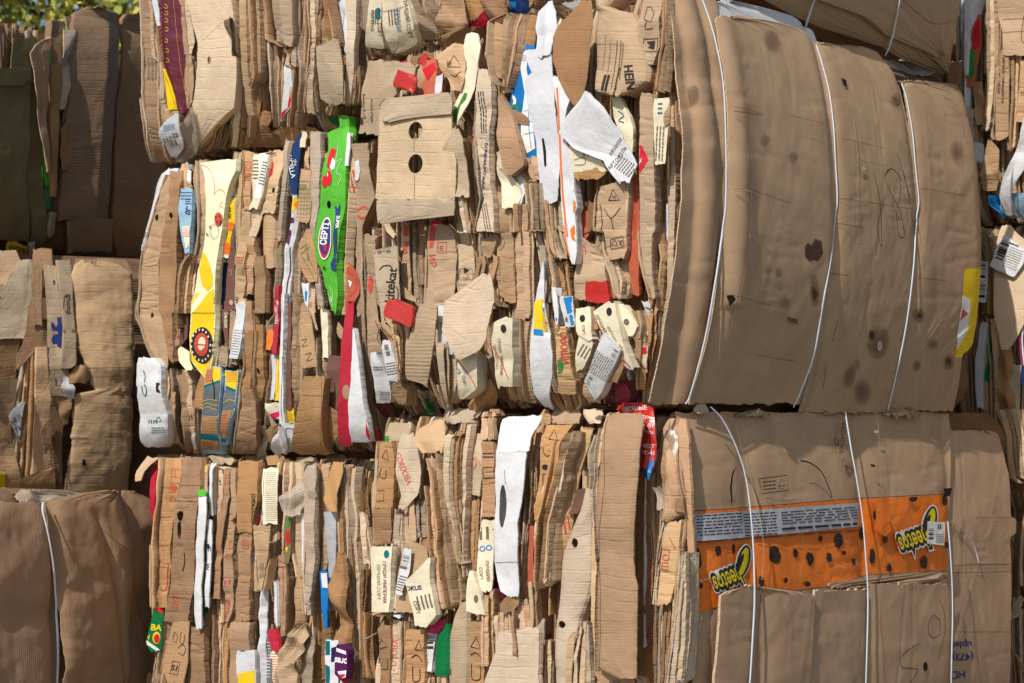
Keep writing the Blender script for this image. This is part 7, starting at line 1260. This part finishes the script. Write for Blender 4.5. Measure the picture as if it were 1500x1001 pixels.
# wrapped bale in front
PW = O3 + AD * 2.385
def base3(s, z):
    o = end_base(-.1, .95, .07, 7)(s, z) - .04 * np.clip((s + .12) / .1, 0, 1.2) ** 2.2
    o = o - .035 * np.exp(-np.abs((s - S3) / .03) ** 1.2)
    o = o + .02 * (1 - np.abs(np.clip((s - S3) / .3, -1, 1)))
    return o - .05 * np.clip(np.exp(-np.abs((s + .13) * .9 + (z - .55) * .22) / .012), 0, 1) * np.clip((.9 - z) * 3, 0, .5)
S3 = 0.0
_S, _N = rot(BD, 11), rot(NB, 11)
S3 = float(Face(PW, _S, _N).sz(75, 860)[0])
B3, F3 = sidebale(PW - _N * .0, 11, -1.3, -.04, .0, .93, 'low bale wrapped in plain brown board with one strap, at the bottom left corner', base3, deep=.9)
SH(B3, F3, 'kraft_wrap', .02, Q6(222, -80, 186, 236, -80, 200, 300, -80, 206, 400, -80, 216, 600, -80, 236, 800, -80, 246, 1001, -80, 250, 1030, -80, 250), mode='big', name='carton_panel', cr=.004, ncr=14, nz=.0025, fl=0, fr=.0, step=.01)
SH(B3, F3, 'kraft_wrap', .026, Q6(176, 470, 575, 184, 380, 610, 200, 290, 634, 220, 200, 642, 260, 196, 648, 400, 214, 656, 500, 226, 656, 600, 236, 656, 780, 245, 642, 900, 250, 658, 1030, 252, 668), mode='big', name='carton_panel', cr=.006, ncr=34, nz=.003, fl=0, fr=.0, step=.008,
   prints=[Q6.L('ink_brown', 3, 440, 345, 480, 380, 530, 430, 555, 480, 560, 560, 590, 680, 625, 780)])
SH(B3, F3, 'film', .0, Q6(170, 90, 200, 190, 60, 420, 205, 60, 480, 222, 80, 300), name='plastic_film', mode='crumple', cr=.012)
SH(B3, F3, kd, -.02, Q6(162, -80, 40, 180, -80, 62, 215, -80, 66), name='carton_flap', mode='crumple', cr=.01)
strap(B3, F3, [Q6.p(186, 222), Q6.p(184, 260), Q6.p(198, 320), Q6.p(218, 420), Q6.p(232, 520), Q6.p(240, 640), Q6.p(246, 760), Q6.p(248, 880), Q6.p(246, 1001), Q6.p(246, 1040)], w=.012, lift=.034)

# ================================================================== tree behind the left bales
def tree(x, y, h, R, seed):
    rs = np.random.RandomState(seed)
    T = empty('leafy_tree', (x, y, 0), 'yellow-green leafy tree behind the shaded bale at the top left', 'tree')
    V, F, UV = [], [], []
    def limb(p, d, r, L, depth):
        n = 7; pts = [np.array(p)]
        for i in range(n): d = d + rs.normal(0, .10, 3); d /= np.linalg.norm(d); pts.append(pts[-1] + d * L / n)
        b = len(V)
        for i, q in enumerate(pts):
            rr = r * (1 - .55 * i / n)
            ax = np.cross(d, [.3, .8, .1]); ax /= np.linalg.norm(ax); ay = np.cross(d, ax)
            for kk in range(8):
                a = kk * math.pi / 4; V.append(q + rr * (ax * math.cos(a) + ay * math.sin(a))); UV.append((kk * .1, i * .3))
        for i in range(n):
            for kk in range(8): F.append((b + i * 8 + kk, b + i * 8 + (kk + 1) % 8, b + (i + 1) * 8 + (kk + 1) % 8, b + (i + 1) * 8 + kk))
        if depth: 
            for c in range(4):
                a = rs.uniform(0, 2 * math.pi); dd = np.array([math.cos(a), math.sin(a), rs.uniform(.3, 1.2)]); dd /= np.linalg.norm(dd)
                limb(pts[rs.randint(3, n + 1)], dd, r * .42, L * .6, depth - 1)
        else: tips.append(pts[-1]); tips.append(pts[n // 2])
    tips = []
    limb([x, y, -.1], np.array([0, 0, 1.0]), .2, h * .62, 3)
    mesh_obj('trunk', np.array(V), np.array(F), np.zeros(len(F)), np.array(UV), ['bark'], T)
    n = 13000; C = np.array(tips); c = C[rs.randint(len(C), size=n)] + rs.normal(0, .34, (n, 3)) * [1, 1, .8]
    a = rs.normal(size=(n, 3)); a /= np.linalg.norm(a, axis=1)[:, None]; b = np.cross(a, rs.normal(size=(n, 3))); b /= np.linalg.norm(b, axis=1)[:, None]
    L = rs.uniform(.05, .09, (n, 1)); Wd = L * .45
    P = np.stack([c - a * L, c + b * Wd, c + a * L, c - b * Wd], 1).reshape(-1, 3)
    mesh_obj('crown', P, np.arange(4 * n).reshape(-1, 4), rs.randint(0, 3, n), np.tile([[0, 0], [.1, 0], [.1, .1], [0, .1]], (n, 1)), ['leaf', 'leaf_yellow', 'leaf_dark'], T, smooth=False)
mat('bark', rgb(90, 74, 58), crumple=2); mat('leaf', rgb(150, 156, 60), hue=0); mat('leaf_yellow', rgb(206, 190, 80), hue=0); mat('leaf_dark', rgb(96, 104, 44), hue=0)
tree(-3.7, 13.5, 7.4, 2.2, 5)
tree(-6.9, 17.0, 7.0, 2.2, 8) if 0 else None
flush_edges()
# ================================================================== ground
me = bpy.data.meshes.new('ground'); me.from_pydata([(-400, -400, 0), (400, -400, 0), (400, 400, 0), (-400, 400, 0)], [], [(0, 1, 2, 3)])
g = bpy.data.objects.new('ground', me); SC.collection.objects.link(g); g['kind'] = 'structure'
uvl = me.uv_layers.new(name='UVMap')
for i, c in enumerate(((-400, -400), (400, -400), (400, 400), (-400, 400))): uvl.data[i].uv = c
mat('asphalt', rgb(112, 106, 98), var=0, stain=.5, crumple=3); me.materials.append(MATS['asphalt'])
